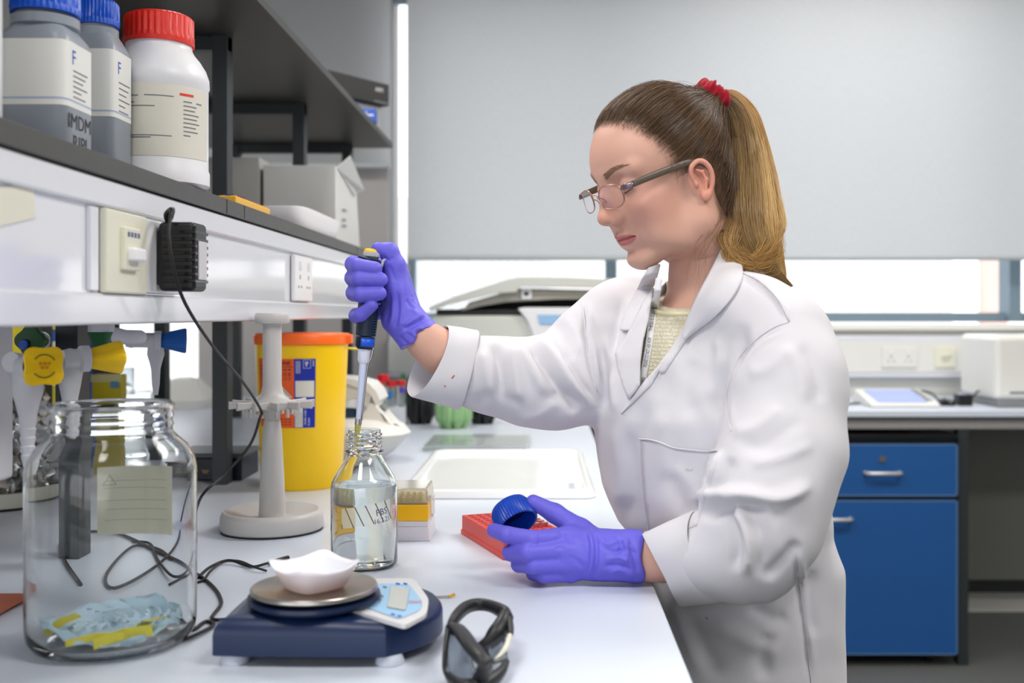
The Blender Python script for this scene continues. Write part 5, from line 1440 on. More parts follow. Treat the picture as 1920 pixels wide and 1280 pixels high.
# ears
EK = .77
for s in (-1, 1):
    y = s * .0735
    def E(x, z, dy=0): return (-.008 + (x + .008) * EK, y + s * dy * .9, .001 + (z - .001) * EK)
    def er(*r): return [q * EK for q in r]
    fd.ell(E(-.008, .004, -.005), er(.021, .009, .031), .004)
    fd.ell(E(-.004, .003, .007), er(.0120, .0085, .020), .003, op='s')
    rim_ = crom([E(*q[:3]) + (q[3],) for q in [(.006, .004, .002, .0028), (.0088, .018, .003, .0033), (.0045, .030, .005, .0037), (-.009, .0355, .007, .0039), (-.020, .0295, .009, .0039), (-.0262, .015, .010, .0038), (-.0245, -.002, .009, .0037), (-.018, -.016, .006, .0037), (-.010, -.026, .003, .0045)]], 4)
    fd.chain([q[:3] for q in rim_], [q[3] * EK for q in rim_], .0018)
    if 0: fd.chain([E(.005, .008, .002), E(.0085, .020, .003), E(.003, .031, .005), E(-.010, .0345, .007), E(-.021, .028, .009), E(-.0265, .014, .010), E(-.0245, -.002, .009), E(-.018, -.016, .006), E(-.010, -.026, .003)],
             er(.0030, .0033, .0036, .0038, .0038, .0037, .0036, .0036, .0045), .002)
    fd.ell(E(-.006, -.0235, .003), er(.0090, .0050, .0095), .003)
    fd.chain([E(-.003, .023, .004), E(-.013, .016, .005), E(-.0155, .002, .005), E(-.010, -.012, .004)], er(.0022, .0028, .003, .0028), .0025)
    fd.ell(E(.0050, .000, .003), er(.0042, .0045, .0070), .002)
# parting of the lips
def slit(X, Y, Z):
    zc = -.0480 - .0012 * np.cos(np.clip(Y / .0255, -1, 1) * PI) * .5; xs = .0985 - 26 * Y * Y - .0045
    return np.maximum(np.maximum(np.abs(Z - zc) - .0009 * np.clip(1.2 - np.abs(Y) / .026, 0, 1), np.abs(Y) - .0262), xs - X)
fd.put((.06, -.028, -.056), (.11, .028, -.040), slit, .0012, 's')
def sst(v, a, b):
    t = np.clip((v - a) / (b - a), 0, 1); return t * t * (3 - 2 * t)
def facewarp(V):
    """proportions of this face: short chin, eyes a little higher"""
    V = np.array(V, float); x, z = V[:, 0], V[:, 2]
    wz = .009 * (1 - sst(z, .035, .095)) + .003 * (1 - sst(z, -.055, -.030)) + .013 * (1 - sst(z, -.112, -.055))
    V[:, 2] += wz * sst(x, -.005, .050)
    return V
HV, HF = fd.mesh(); HV = relax(HV, HF, 1, .4); HV0 = HV.copy(); HV = facewarp(HV)
hbv_local = bvh_of(HV, HF)
HW = h2w(HV)

# ---- neck, chest and arms
E_L, W_L = P(1435, 1035, 1.262), P(1215, 1043, 1.345)        # her left elbow and wrist (near the camera)
E_R, W_R = P(985, 714, 1.475), P(800, 640, 1.445)          # her right elbow and wrist
neck0 = hp(-.030, 0, -.10)
fb_ = Field((-.25, 1.05, .62), (.46, 1.80, 1.36), .005)
chest = Vector((.215, 1.46, 1.10))
sideL = Vector((.60, -.80, 0)).normalized(); frontv = Vector((-.80, -.60, 0)).normalized()
SL, SR = chest + sideL * .155 + Vector((0, 0, .075)), chest - sideL * .155 + Vector((-.01, 0, .105))
fb_.cone(neck0, chest + Vector((.01, 0, .10)), .052, .060, .02)
fb_.ell(chest + Vector((0, 0, .03)), (.16, .10, .13), .03, R=np.array([tuple(sideL), tuple(frontv), (0, 0, 1)]).T)
fb_.ell(chest + Vector((.03, 0, -.18)), (.12, .080, .19), .03, R=np.array([tuple(sideL), tuple(frontv), (0, 0, 1)]).T)
fb_.cone(chest + sideL * .1 + Vector((0, 0, .08)), SL, .055, .05, .02); fb_.cone(chest - sideL * .1 + Vector((0, 0, .09)), SR, .055, .05, .02)
fb_.cone(SL, E_L, .046, .036, .02); fb_.cone(E_L, W_L, .035, .0275, .01, flat=(0, 0, 1), fs=.85)
fb_.cone(SR, E_R, .046, .040, .02); fb_.cone(E_R, W_R + Vector((.02, 0, -.015)), .040, .029, .01); fb_.cone(W_R + Vector((.02, 0, -.015)), W_R, .029, .028, .01)
fb_.ell(Vector((.272, 1.47, .82)), (.10, .075, .12), .03)
BV, BF = fb_.mesh(); BV = relax(BV, BF, 2)
# hips and legs
fl_ = Field((.05, 1.25, .03), (.45, 1.75, .88), .008)
fl_.ell((.272, 1.47, .80), (.10, .080, .10), .03)
for s in (-1, 1):
    hip = Vector((.275, 1.47, .78)) + sideL * .068 * s; kn = hip + Vector((-.01, 0, -.35)); an = kn + Vector((.02, 0, -.36))
    fl_.cone(hip, kn, .058, .048, .02); fl_.cone(kn, an, .050, .034, .02)
LV, LF = fl_.mesh(); 
# one continuous body mesh
allV = np.concatenate([HW, BV, LV]); allF = np.concatenate([HF, BF + len(HW), LF + len(HW) + len(BV)])
body = mesh_obj('person', allV, allF, M_skin)
tag(body, 'person in white lab coat, glasses and violet gloves, head bowed, pipetting at the bench', 'person')
# skin tones: pink cheeks and ears, rosy lips
hv = w2h(allV); hv[:len(HV0)] = HV0; base = np.array(rgb(208, 162, 144)[:3]); col = np.tile(base, (len(allV), 1))
nh = len(HW)
def blend(c, w_):
    global col
    w_ = np.clip(w_, 0, 1)[:, None]; col = col * (1 - w_) + np.array(rgb(*c)[:3]) * w_
x, y, z = hv[:, 0], hv[:, 1], hv[:, 2]
ay = np.abs(y)
ishead = np.arange(len(allV)) < nh
blend((202, 132, 120), .55 * np.exp(-(((x - .058) / .034) ** 2 + ((ay - .045) / .025) ** 2 + ((z + .016) / .028) ** 2)) * ishead)
blend((214, 138, 118), .65 * sst(ay, .068, .078) * np.exp(-(((x + .008) / .026) ** 4 + ((z - .002) / .036) ** 4)) * ishead)
blend((204, 130, 114), .6 * np.exp(-(((x - .104) / .018) ** 2 + (y / .018) ** 2 + ((z + .014) / .014) ** 2)) * ishead)
cz = -.0480; up_ = np.sqrt(np.clip(1 - (ay / .0262) ** 2, 0, 1))
dz_ = np.where(z > cz, (z - cz) / np.maximum(.0082 * up_ * (1 - .12 * np.exp(-(ay / .004) ** 2)), 1e-4), (cz - z) / np.maximum(.0105 * up_, 1e-4))
lipm = (1 - sst(dz_, .78, 1.12)) * (x > .068) * (ay < .0262) * ishead
blend((180, 98, 100), lipm * .85)
ca = body.data.color_attributes.new('tint', 'FLOAT_COLOR', 'POINT')
ca.data.foreach_set('color', np.concatenate([col, np.ones((len(col), 1))], 1).astype(np.float32).ravel())

def face_pt(x0, y0, z0, d=(-1, 0, 0), lift=.0004):
    h = hbv_local.ray_cast(Vector((x0, y0, z0)), Vector(d))
    if h[0] is None: return None
    return Vector(h2w([tuple(h[0] + h[1] * lift)])[0])
# eyebrows as many short hairs, lashes
M_brow = mat('brow_hair', (142, 110, 86), rough=.6)
for s in (1, -1):
    mb = MB()
    for i in range(210):
        t = random.random() ** 1.25; v = random.uniform(-1, 1)
        yy = s * (.013 + .036 * t); zz = .0385 + .007 * math.sin(min(1, t * 1.15) * PI * .62) + v * (.0036 * (1 - t) + .0010)
        zz += .009
        if t > .55 and random.random() < (t - .5) * 1.5: continue
        p = face_pt(.14, yy, zz); q = face_pt(.14, yy + s * .0050, zz + .0018 - .002 * t)
        if p and q: mb.tube([p, (p + q) / 2 + fwd * .0006, q + fwd * .0002], [.00017, .00017, .0001], 4)
    mb.build('eyebrow', M_brow, body)
    mb = MB()
    lid = []
    for i in range(15):
        t = i / 14; yy = s * (.0185 + .027 * t); zz = .0235 - .0030 * math.sin(t * PI) + .0015 * t
        p = face_pt(.14, yy, zz, lift=.0003)
        if p and t > .34: lid.append(p)
    mb.tube(lid, .0004, 5)
    for i, p in enumerate(lid[1:]):
        t = .34 + .66 * i / max(1, len(lid) - 1); out_ = (fwd * .8 + lft_ * s * (t - .35) * 1.2 - upv * .55).normalized()
        for k in range(3 if t > .45 else 0):
            o_ = out_ + Vector((random.uniform(-.12, .12), random.uniform(-.12, .12), random.uniform(-.1, .1)))
            mb.tube([p, p + o_ * .003, p + o_ * .0055 + upv * .0015], [.0002, .00016, .00008], 4)
    mb.build('eyelashes', mat('lash', (48, 34, 28), rough=.6), body)

# ---- hair
def hair_mat():
    m = mat('hair', (110, 78, 50), rough=.36, spec=.6, attr='strand')
    return m
M_hair = hair_mat()
def solve_local(px, py, ytarget):
    lo, hi = 1.2, 1.6
    for _ in range(50):
        mid = (lo + hi) / 2
        if w2h([tuple(P(px, py, mid))])[0][1] > ytarget: lo = mid
        else: hi = mid
    return w2h([tuple(P(px, py, lo))])[0]
K = solve_local(1334, 186, .004)                       # where the scrunchie gathers the hair
head_bvh = bvh_of(HW, HF)
HLINE = [(.0935, .20), (.0935, .13)]
for q in ((1118, 243), (1132, 237), (1160, 233), (1185, 238), (1206, 252), (1228, 272), (1247, 290), (1262, 312), (1268, 332), (1279, 322), (1289, 308)):
    h = cast(head_bvh, *q)[0]
    if h is not None:
        l_ = w2h([tuple(h)])[0]; HLINE.append((l_[0], l_[2]))
HLINE += [(-.008, .034), (-.022, .028), (-.028, .010), (-.027, -.012), (-.022, -.034), (-.024, -.055), (-.040, -.078), (-.070, -.088), (-.2, -.09)]
def hair_len(x, z, y):
    """positive where hair grows, in head coordinates"""
    pts = HLINE
    px_ = np.array([p[0] for p in pts]); pz_ = np.array([p[1] for p in pts])
    best = np.full(x.shape, 1e9)
    for i in range(len(pts) - 1):
        dx, dz = px_[i + 1] - px_[i], pz_[i + 1] - pz_[i]; t = np.clip(((x - px_[i]) * dx + (z - pz_[i]) * dz) / (dx * dx + dz * dz), 0, 1)
        best = np.minimum(best, np.hypot(x - px_[i] - t * dx, z - pz_[i] - t * dz))
    poly_ = pts + [(-.2, .3), (.0935, .3)]; c = np.zeros(x.shape, bool); j = len(poly_) - 1
    for i in range(len(poly_)):
        xi, zi = poly_[i]; xj, zj = poly_[j]
        if zi != zj: c ^= ((zi > z) != (zj > z)) & (x < (xj - xi) * (z - zi) / (zj - zi) + xi)
        j = i
    return np.where(c, best, -best)
sk_g = hair_len(hv[:nh, 0], hv[:nh, 2], 0)
cc4 = np.concatenate([col, np.ones((len(col), 1))], 1); wr_ = (sst(sk_g, -.002, .010) * .75)[:, None]; cc4[:nh, :3] = cc4[:nh, :3] * (1 - wr_) + np.array(rgb(104, 78, 60)[:3]) * wr_
ca.data.foreach_set('color', cc4.astype(np.float32).ravel())
fc_ = Field((-.135, -.095, -.115), (.110, .095, .160), .0018)
fc_.ell((-.007, 0, .048), (.0985, .0765, .0895), 0)
fc_.ell((.029, 0, .052), (.0625, .0645, .0695), .02)
fc_.ell((-.030, 0, -.010), (.058, .060, .058), .03)
fc_.cone((-.030, 0, -.010), (-.046, 0, -.10), .058, .054, .02)
fc_.ell(tuple(K * .90 + np.array([0, 0, .004])), (.026, .022, .020), .025)
FV_, FF_ = fc_.mesh(); cap_bvh = bvh_of(FV_, FF_)
X_, Y_, Z_ = np.meshgrid(*fc_.ax, indexing='ij')
# taper the cap into the scalp near the hairline
g = hair_len(X_, Z_, Y_); fc_.d = np.maximum(fc_.d + .0062 * np.exp(-np.clip(g, 0, 1) / .016), .005 + .004 * np.sin(X_ * 260) * np.sin(Z_ * 210) - g)
CV, CF = fc_.mesh(); CV = relax(CV, CF, 2)
nrm = vnormals(CV, CF)
# combed grooves running toward the knot
ang = np.arctan2(CV[:, 1] - K[1], (CV[:, 0] - K[0])) ; ang2 = np.arctan2(CV[:, 2] - K[2], np.hypot(CV[:, 0] - K[0], CV[:, 1]))
groove = np.sin(ang * 60 + 7 * np.sin(ang2 * 5)) * .5 + np.sin(ang2 * 90 + 4 * np.sin(ang * 7)) * .5
CVg = CV + nrm * (groove * .0005)[:, None]
def strand_cols(o, cols):
    a = o.data.color_attributes.new('strand', 'FLOAT_COLOR', 'POINT')
    a.data.foreach_set('color', np.concatenate([cols, np.ones((len(cols), 1))], 1).astype(np.float32).ravel())
hair = mesh_obj('hair', h2w(CVg), CF, M_hair, body)
n = len(CVg); nz_ = RNG.random(n) * .15
cA = np.array(rgb(74, 54, 40)[:3]); cB = np.array(rgb(116, 86, 60)[:3])
gr = (groove * .5 + .5)[:, None]
strand_cols(hair, cA * (1 - gr * .5) + cB * gr * .5)
class Strands:
    def __init__(s): s.V = []; s.F = []; s.C = []; s.n = 0
    def add(s, pts, r, c0, c1, k=3):
        pts = np.asarray(pts); m = len(pts); T = np.gradient(pts, axis=0); T /= np.maximum(np.linalg.norm(T, axis=1), 1e-9)[:, None]
        A_ = np.cross(T, [.3, .2, .93]); A_ /= np.maximum(np.linalg.norm(A_, axis=1), 1e-9)[:, None]; B_ = np.cross(T, A_)
        t = np.linspace(0, 1, m); rr_ = r * np.minimum(1, np.minimum(t * 6 + .10, (1 - t) * 5 + .12))
        for j in range(k):
            a = 2 * PI * j / k; s.V.append(pts + (A_ * math.cos(a) + B_ * math.sin(a)) * rr_[:, None])
        idx = s.n + np.arange(m)
        for j in range(k):
            a_, b_ = s.n + j * m, s.n + ((j + 1) % k) * m
            i = np.arange(m - 1); s.F.append(np.stack([a_ + i, b_ + i, b_ + i + 1, a_ + i + 1], 1))
        cc = np.array(c0)[None] * (1 - t[:, None]) + np.array(c1)[None] * t[:, None]
        for j in range(k): s.C.append(cc)
        s.n += m * k
    def build(s, name, m, parent):
        o = mesh_obj(name, np.concatenate(s.V), np.concatenate(s.F), m, parent); strand_cols(o, np.concatenate(s.C)); return o
def C3(r, g_, b): return np.array(rgb(r, g_, b)[:3])
stt = Strands()
cand = FV_[(hair_len(FV_[:, 0], FV_[:, 2], FV_[:, 1]) > -.003) & (FV_[:, 2] > -.09)]
hl = hair_len(cand[:, 0], cand[:, 2], cand[:, 1])
edge_ = cand[hl < .012]; mid_ = cand[(hl >= .012) & (np.linalg.norm(cand - K, axis=1) > .04)]
AXS = Vector((.62, .08, .78)).normalized(); AXL = np.array(tuple(AXS)) @ HR.T; AXL /= np.linalg.norm(AXL)
def comb(p0, lift0, jit=.0015):
    dq = p0 - K; dq = dq - AXL * dq.dot(AXL); dq /= max(np.linalg.norm(dq), 1e-6); Kt = K - AXL * .013 + dq * .016
    out = []; n_ = 15
    bend = RNG.normal(0, .0022, 3); ph = RNG.random() * 6
    for i in range(n_):
        t = i / (n_ - 1); te = t ** .95; p = p0 * (1 - te) + Kt * te
        c = np.array([-.005, 0, .045]); d = p - c; L = np.linalg.norm(d); p = c + d / L * (L + .05)
        h = cap_bvh.find_nearest(Vector(p))
        q = np.array(h[0]) + np.array(h[1]) * (-.0034 * max(0, 1 - t * 6) + lift0 + .0010 * math.sin(t * PI) + jit * math.sin(t * 7 + ph) * .4) + bend * math.sin(t * PI)
        out.append(q)
    out[-1] = out[-1] * .5 + Kt * .5
    return out
def pick(arr, n_): return arr[RNG.integers(0, len(arr), n_)]
for p in np.concatenate([pick(edge_, 3000), pick(mid_, 4200)]):
    u_ = RNG.random(); base_ = C3(44, 32, 24) * (1 - u_) + C3(142, 108, 76) * u_
    stt.add(h2w(comb(p, RNG.uniform(.0001, .0016))), RNG.uniform(.00013, .00029), base_, base_ * .9)
# baby hairs at temple, forehead and nape
for p in pick(edge_[(edge_[:, 1] > .02) & (edge_[:, 2] > .0)], 170):
    o_ = p - np.array([-.005, 0, .045]); o_ = o_ / np.linalg.norm(o_); d = np.array([RNG.uniform(-.4, .5), .1, RNG.uniform(-.9, -.1)]) * RNG.uniform(.008, .02)
    pts = [p + o_ * .0006 + d * t + o_ * .003 * math.sin(t * 3) for t in np.linspace(0, 1, 7)]
    if p[0] > .06: pts = [p + o_ * (.0006 + .004 * t) + np.array([-.02, 0, .006]) * t for t in np.linspace(0, 1, 7)]
    stt.add(h2w(pts), .00016, C3(96, 70, 50), C3(120, 90, 62))
for i in range(10):
    a = h2w([(-.048 + RNG.normal(0, .003), .058 + RNG.normal(0, .003), -.028 + RNG.normal(0, .006))])[0]
    b = np.array(P(1312 + RNG.normal(0, 12), 470 + RNG.normal(0, 14), 1.37)); c = b + np.array([-.004 + RNG.normal(0, .004), 0, -.03 - RNG.random() * .02])
    stt.add([tuple(q) for q in crom([a, a * .5 + b * .5 + np.array([.010, -.004, 0]), b, c], 5)], .00022, C3(92, 66, 44), C3(150, 112, 66))
stt.build('hair_strands', M_hair, hair)

# ponytail
Kw = h2w([K])[0]; yk = Kw[1]
pc_ = [(1350, 184, 14, 0), (1370, 192, 24, .0), (1388, 222, 34, .004), (1397, 265, 41, .006), (1402, 315, 49, -.006), (1405, 370, 57, -.026), (1410, 420, 60, -.042), (1422, 460, 50, -.048), (1444, 492, 29, -.046), (1460, 518, 15, -.042), (1466, 541, 6, -.038)]
cl = [tuple(P(a, b, yk + .012 + d)) + (w_ * yk / F,) for a, b, w_, d in pc_]
CLn = np.array(crom(cl, 6)); ctr_ = CLn[:, :3]; wd_ = CLn[:, 3]
Tn = np.gradient(ctr_, axis=0); Tn /= np.linalg.norm(Tn, axis=1)[:, None]
view = np.array([-.12, 1.0, .0]); SA = np.cross(Tn, view); SA /= np.linalg.norm(SA, axis=1)[:, None]; SB = np.cross(Tn, SA)
core = MB(); rgs = []
for i in range(len(ctr_)):
    q = .86 if i < len(ctr_) - 8 else .86 * max(.05, (len(ctr_) - 1 - i) / 8)
    rgs.append([Vector(ctr_[i] + (SA[i] * math.cos(a) + SB[i] * math.sin(a) * .62) * wd_[i] * q * (1 + .05 * math.sin(a * 9 + i * .12))) for a in np.linspace(0, 2 * PI, 36, endpoint=False)])
pt_ = core.rings(rgs).build('ponytail', M_hair, body, smooth=180)
nn_ = len(pt_.data.vertices); tt = np.repeat(np.linspace(0, 1, len(ctr_)), 36)[:, None]
strand_cols(pt_, C3(92, 62, 36) * (1 - tt) + C3(150, 106, 54) * tt)
ps = Strands(); m = len(ctr_); ti = np.linspace(0, 1, m)
clumps = [(RNG.random() * 2 * PI, RNG.random() ** .35, RNG.random(), RNG.random() * 6, RNG.normal(0, .045), RNG.normal(0, .16)) for _ in range(46)]
for i in range(5200):
    cp_ = clumps[RNG.integers(0, 46)]
    a = cp_[0] + RNG.normal(0, .13); r = min(1.03, max(.2, cp_[1] + RNG.normal(0, .07))); fz = RNG.random()
    ca_, sa_ = math.cos(a) * r, math.sin(a) * r * .66
    ph = cp_[3] + RNG.normal(0, .25); wv = cp_[4]; tw = cp_[5] + RNG.normal(0, .03)
    A1 = ca_ * np.cos(tw * ti) - sa_ * np.sin(tw * ti) + wv * np.sin(ti * 7 + ph) + RNG.normal(0, .03) * np.sin(ti * 15 + ph)
    B1 = sa_ * np.cos(tw * ti) + ca_ * np.sin(tw * ti) * .6 + RNG.normal(0, .03) * np.sin(ti * 9 + ph)
    e0 = int(m * min(1, .80 + .2 * RNG.random() + (.1 if ca_ < .3 else 0))) if fz > .3 else int(m * RNG.uniform(.70, .92))
    pts = ctr_ + SA * (A1 * wd_ * 1.02)[:, None] + SB * (B1 * wd_)[:, None]
    # inner ends curl forward under the tail
    if ca_ * (1 if SA[m // 2][0] < 0 else -1) > .15 and fz > .45:
        cut = int(m * .80); t2 = np.clip((np.arange(m) - cut) / (m - cut), 0, 1)
        pts = pts + np.outer(t2 ** 1.5, np.array([.016, -.004, .004])) 
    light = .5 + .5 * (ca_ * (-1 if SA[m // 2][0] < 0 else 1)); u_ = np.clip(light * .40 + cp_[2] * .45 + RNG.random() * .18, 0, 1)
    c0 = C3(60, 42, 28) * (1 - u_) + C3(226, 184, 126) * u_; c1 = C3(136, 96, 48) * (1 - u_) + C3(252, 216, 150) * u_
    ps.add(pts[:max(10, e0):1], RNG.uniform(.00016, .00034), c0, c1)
# the long curl at the bottom that sweeps forward over the collar
for i in range(520):
    j = RNG.normal(0, 1.7, 6); d0 = RNG.uniform(-.004, .004)
    pl = [P(1394 + 7 * j[0], 372, yk - .024 + d0), P(1376 + 6 * j[0], 415, yk - .050 + d0), P(1368 + 6 * j[0], 440, yk - .058 + d0), P(1378 + 6 * j[1], 478 + 4 * j[2], yk - .064 + d0), P(1402 + 6 * j[1], 494 + 4 * j[2], yk - .066 + d0), P(1440 + 7 * j[3], 480 + 6 * j[4], yk - .062 + d0), P(1458 + 4 * j[3], 440 + 9 * j[5], yk - .050 + d0)] if i % 3 else \
         [P(1390 + 7 * j[0], 380, yk - .026 + d0), P(1366 + 6 * j[0], 428, yk - .052 + d0), P(1362 + 5 * j[0], 455, yk - .062 + d0), P(1375 + 5 * j[1], 482 + 3 * j[2], yk - .066 + d0), P(1392 + 5 * j[1], 495 + 3 * j[2], yk - .068 + d0), P(1410 + 9 * j[3], 498 + 2 * j[4], yk - .068)]
    u_ = RNG.random(); ps.add([tuple(q) for q in crom([tuple(q) for q in pl], 5)], RNG.uniform(.00018, .00036), C3(108, 76, 42) * (1 - u_) + C3(196, 150, 86) * u_, C3(168, 124, 64) * (1 - u_) + C3(222, 180, 110) * u_)
ps.build('ponytail_strands', M_hair, pt_)
# scrunchie
Ks = np.array(P(1336, 181, yk - .002)); ax_s = Vector(tuple(ctr_[4] - Kw)).normalized(); ax_s = AXS
q_ = ax_s.to_track_quat('Z', 'Y').to_matrix(); rows = []
for i in range(96):
    a = 2 * PI * i / 96; row = []
    rr_ = .0185 + .0012 * math.sin(a * 5 + 1)
    for k in range(20):
        b = 2 * PI * k / 20; tr_ = .0105 * (1 + .16 * math.sin(a * 8 + b * 1.6 + 2 * math.sin(a * 2)) + .12 * math.sin(a * 19 + 2 * b))
        loc = q_ @ Vector(((rr_ + tr_ * math.cos(b) * .75) * math.cos(a), (rr_ + tr_ * math.cos(b) * .75) * math.sin(a), tr_ * 1.15 * math.sin(b)))
        row.append(Vector(Ks) + loc)
    rows.append(row)
rows.append(rows[0]); MB().rings(rows, cap=False).build('scrunchie', M_scr, body, smooth=180)

# ---- glasses
M_rim = mat('rose_gold_rim', (196, 150, 128), rough=.25, metal=.9); M_temple = mat('brown_temple', (92, 80, 70), rough=.35)
M_lens = mat('spectacle_lens', (252, 250, 252), rough=0.0, trans=1.0, ior=1.25, spec=.5)
gx, gz = .110, .0225
gl = None
def lens_ring(s, n_=40, sc_=1.0):
    out = []
    for k in range(n_):
        a = 2 * PI * k / n_; c, s2 = math.cos(a), math.sin(a); q = (abs(c) ** 2.6 + abs(s2) ** 2.6) ** (-1 / 2.6)
        yy = s * .0320 + c * q * .0235 * sc_; zz = gz + s2 * q * (.0148 + (.0008 if s2 > 0 else 0)) * sc_ - .001 * c * s
        xx = gx - .0045 * (abs(yy) / .05) ** 2 * 2 - .10 * (gz - zz) * -.9
        out.append((xx, yy, zz))
    return out
gm = MB()
for s in (1, -1):
    gm.tube([Vector(h2w([p])[0]) for p in lens_ring(s)], .00075, 8, closed=True)
gm.tube([hp(*p) for p in [(gx + .0005, -.0090, gz + .005), (gx + .0035, -.004, gz + .0085), (gx + .0035, .004, gz + .0085), (gx + .0005, .0090, gz + .005)]], .0009, 8, smooth=5)
for s in (1, -1): gm.tube([hp(gx, s * .010, gz + .003), hp(gx - .006, s * .0095, gz - .001), hp(gx - .008, s * .0100, gz - .006)], .0007, 6, smooth=4)
glasses = gm.build('glasses', M_rim, body, smooth=180)
for s in (1, -1):
    rg_ = [Vector(h2w([p])[0]) for p in lens_ring(s, 40, .985)]; cc_ = sum(rg_, Vector()) / 40
    pn_ = sum(((rg_[k] - cc_).cross(rg_[(k + 1) % 40] - cc_) for k in range(40)), Vector()).normalized(); rg_ = [p - pn_ * (p - cc_).dot(pn_) for p in rg_]
    mb = MB(); vs = [p for p in rg_] + [cc_ + (p - cc_) * .5 for p in rg_] + [cc_]
    fs = [(k, (k + 1) % 40, 40 + (k + 1) % 40, 40 + k) for k in range(40)] + [(40 + k, 40 + (k + 1) % 40, 80) for k in range(40)]
    mb.add(vs, fs).build('lens', M_lens, glasses, solid=.0008)
    o = lens_ring(s)[2] if s > 0 else lens_ring(s)[18]
    tp_ = [(o[0], s * .0545, gz + .008), (gx - .012, s * .0650, gz + .0085), (gx - .020, s * .0715, gz + .0085), (.060, s * .0745, gz + .0090), (.020, s * .0760, gz + .0085), (-.002, s * .0765, gz + .0070), (-.018, s * .0745, gz + .001), (-.030, s * .073, gz - .014)]
    MB().tube([hp(*p) for p in tp_[2:]], [.0016, .0017, .0016, .0015, .0014, .0013], 12, sq=2.7, smooth=5).build('temple', M_temple, glasses, smooth=180)
    MB().tube([hp(*p) for p in tp_[:3]], [.0012, .0016, .0015], 10, smooth=4, sq=2.6).build('end_piece', mat('grey_violet_metal', (118, 104, 112), rough=.3, metal=.7), glasses, smooth=180)
# ============================================================ clothes
cf = Field((-.24, 1.02, .50), (.48, 1.84, 1.36), .0036)
rows_ = [(1.300, .212, 1.455, .062, .058), (1.270, .212, 1.462, .085, .070), (1.235, .212, 1.465, .130, .092), (1.18, .213, 1.462, .165, .112), (1.10, .214, 1.455, .180, .122),
         (1.00, .226, 1.455, .180, .120), (.95, .240, 1.457, .168, .115), (.905, .270, 1.460, .152, .106), (.80, .270, 1.465, .154, .108), (.65, .266, 1.465, .165, .118), (.45, .262, 1.465, .180, .130)]
rz_ = np.array([r[0] for r in rows_][::-1]); rc_ = [np.array([r[i] for r in rows_][::-1]) for i in range(1, 5)]
def torso(X, Y, Z):
    c0, c1, a_, b_ = (np.interp(Z, rz_, q) for q in rc_)
    dx, dy = X - c0, Y - c1
    u = dx * sideL.x + dy * sideL.y; v = dx * frontv.x + dy * frontv.y
    r = np.sqrt((u / a_) ** 2 + (v / b_) ** 2)
    d = (r - 1) * np.minimum(a_, b_) * .92
    return np.maximum(np.maximum(d, Z - 1.285 - .25 * (X - .21)), .53 - Z)
cf.put((-.05, 1.15, .50), (.48, 1.80, 1.34), torso, 0)
cuffL0, cuffL1 = P(1345, 1060, 1.290), P(1248, 1062, 1.330)
nearArm = [(P(1462, 640, 1.325), .066), (P(1476, 720, 1.295), .068), (P(1470, 840, 1.265), .069), (P(1444, 915, 1.252), .069), (P(1432, 985, 1.250), .063), (P(1402, 1035, 1.260), .057), (P(1335, 1044, 1.287), .049)]
cf.chain([q[0] for q in nearArm], [q[1] for q in nearArm], .022)
farArm = [(P(1185, 600, 1.585), .062), (P(1125, 660, 1.545), .072), (P(1050, 712, 1.50), .062), (P(985, 715, 1.475), .056), (P(915, 702, 1.46), .048), (P(878, 694, 1.452), .045)]
cf.chain([q[0] for q in farArm], [q[1] for q in farArm], .022)
cf.cone(P(1302, 1003, 1.297), P(1345, 1003, 1.284), .0235, .026, .012)
cf.cone(P(1338, 1006, 1.286), P(1400, 990, 1.258), .026, .036, .014)
cf.cone(P(1345, 938, 1.268), P(1400, 928, 1.245), .020, .030, .016)
cf.cone(P(1108, 712, 1.52), P(1040, 742, 1.48), .046, .036, .03)
cf.ell(P(1390, 575, 1.37), (.065, .06, .045), .03)
cf.ell(P(1165, 572, 1.56), (.05, .055, .034), .03)
QV, QF = cf.mesh(); QV = relax(QV, QF, 4); QN = vnormals(QV, QF)
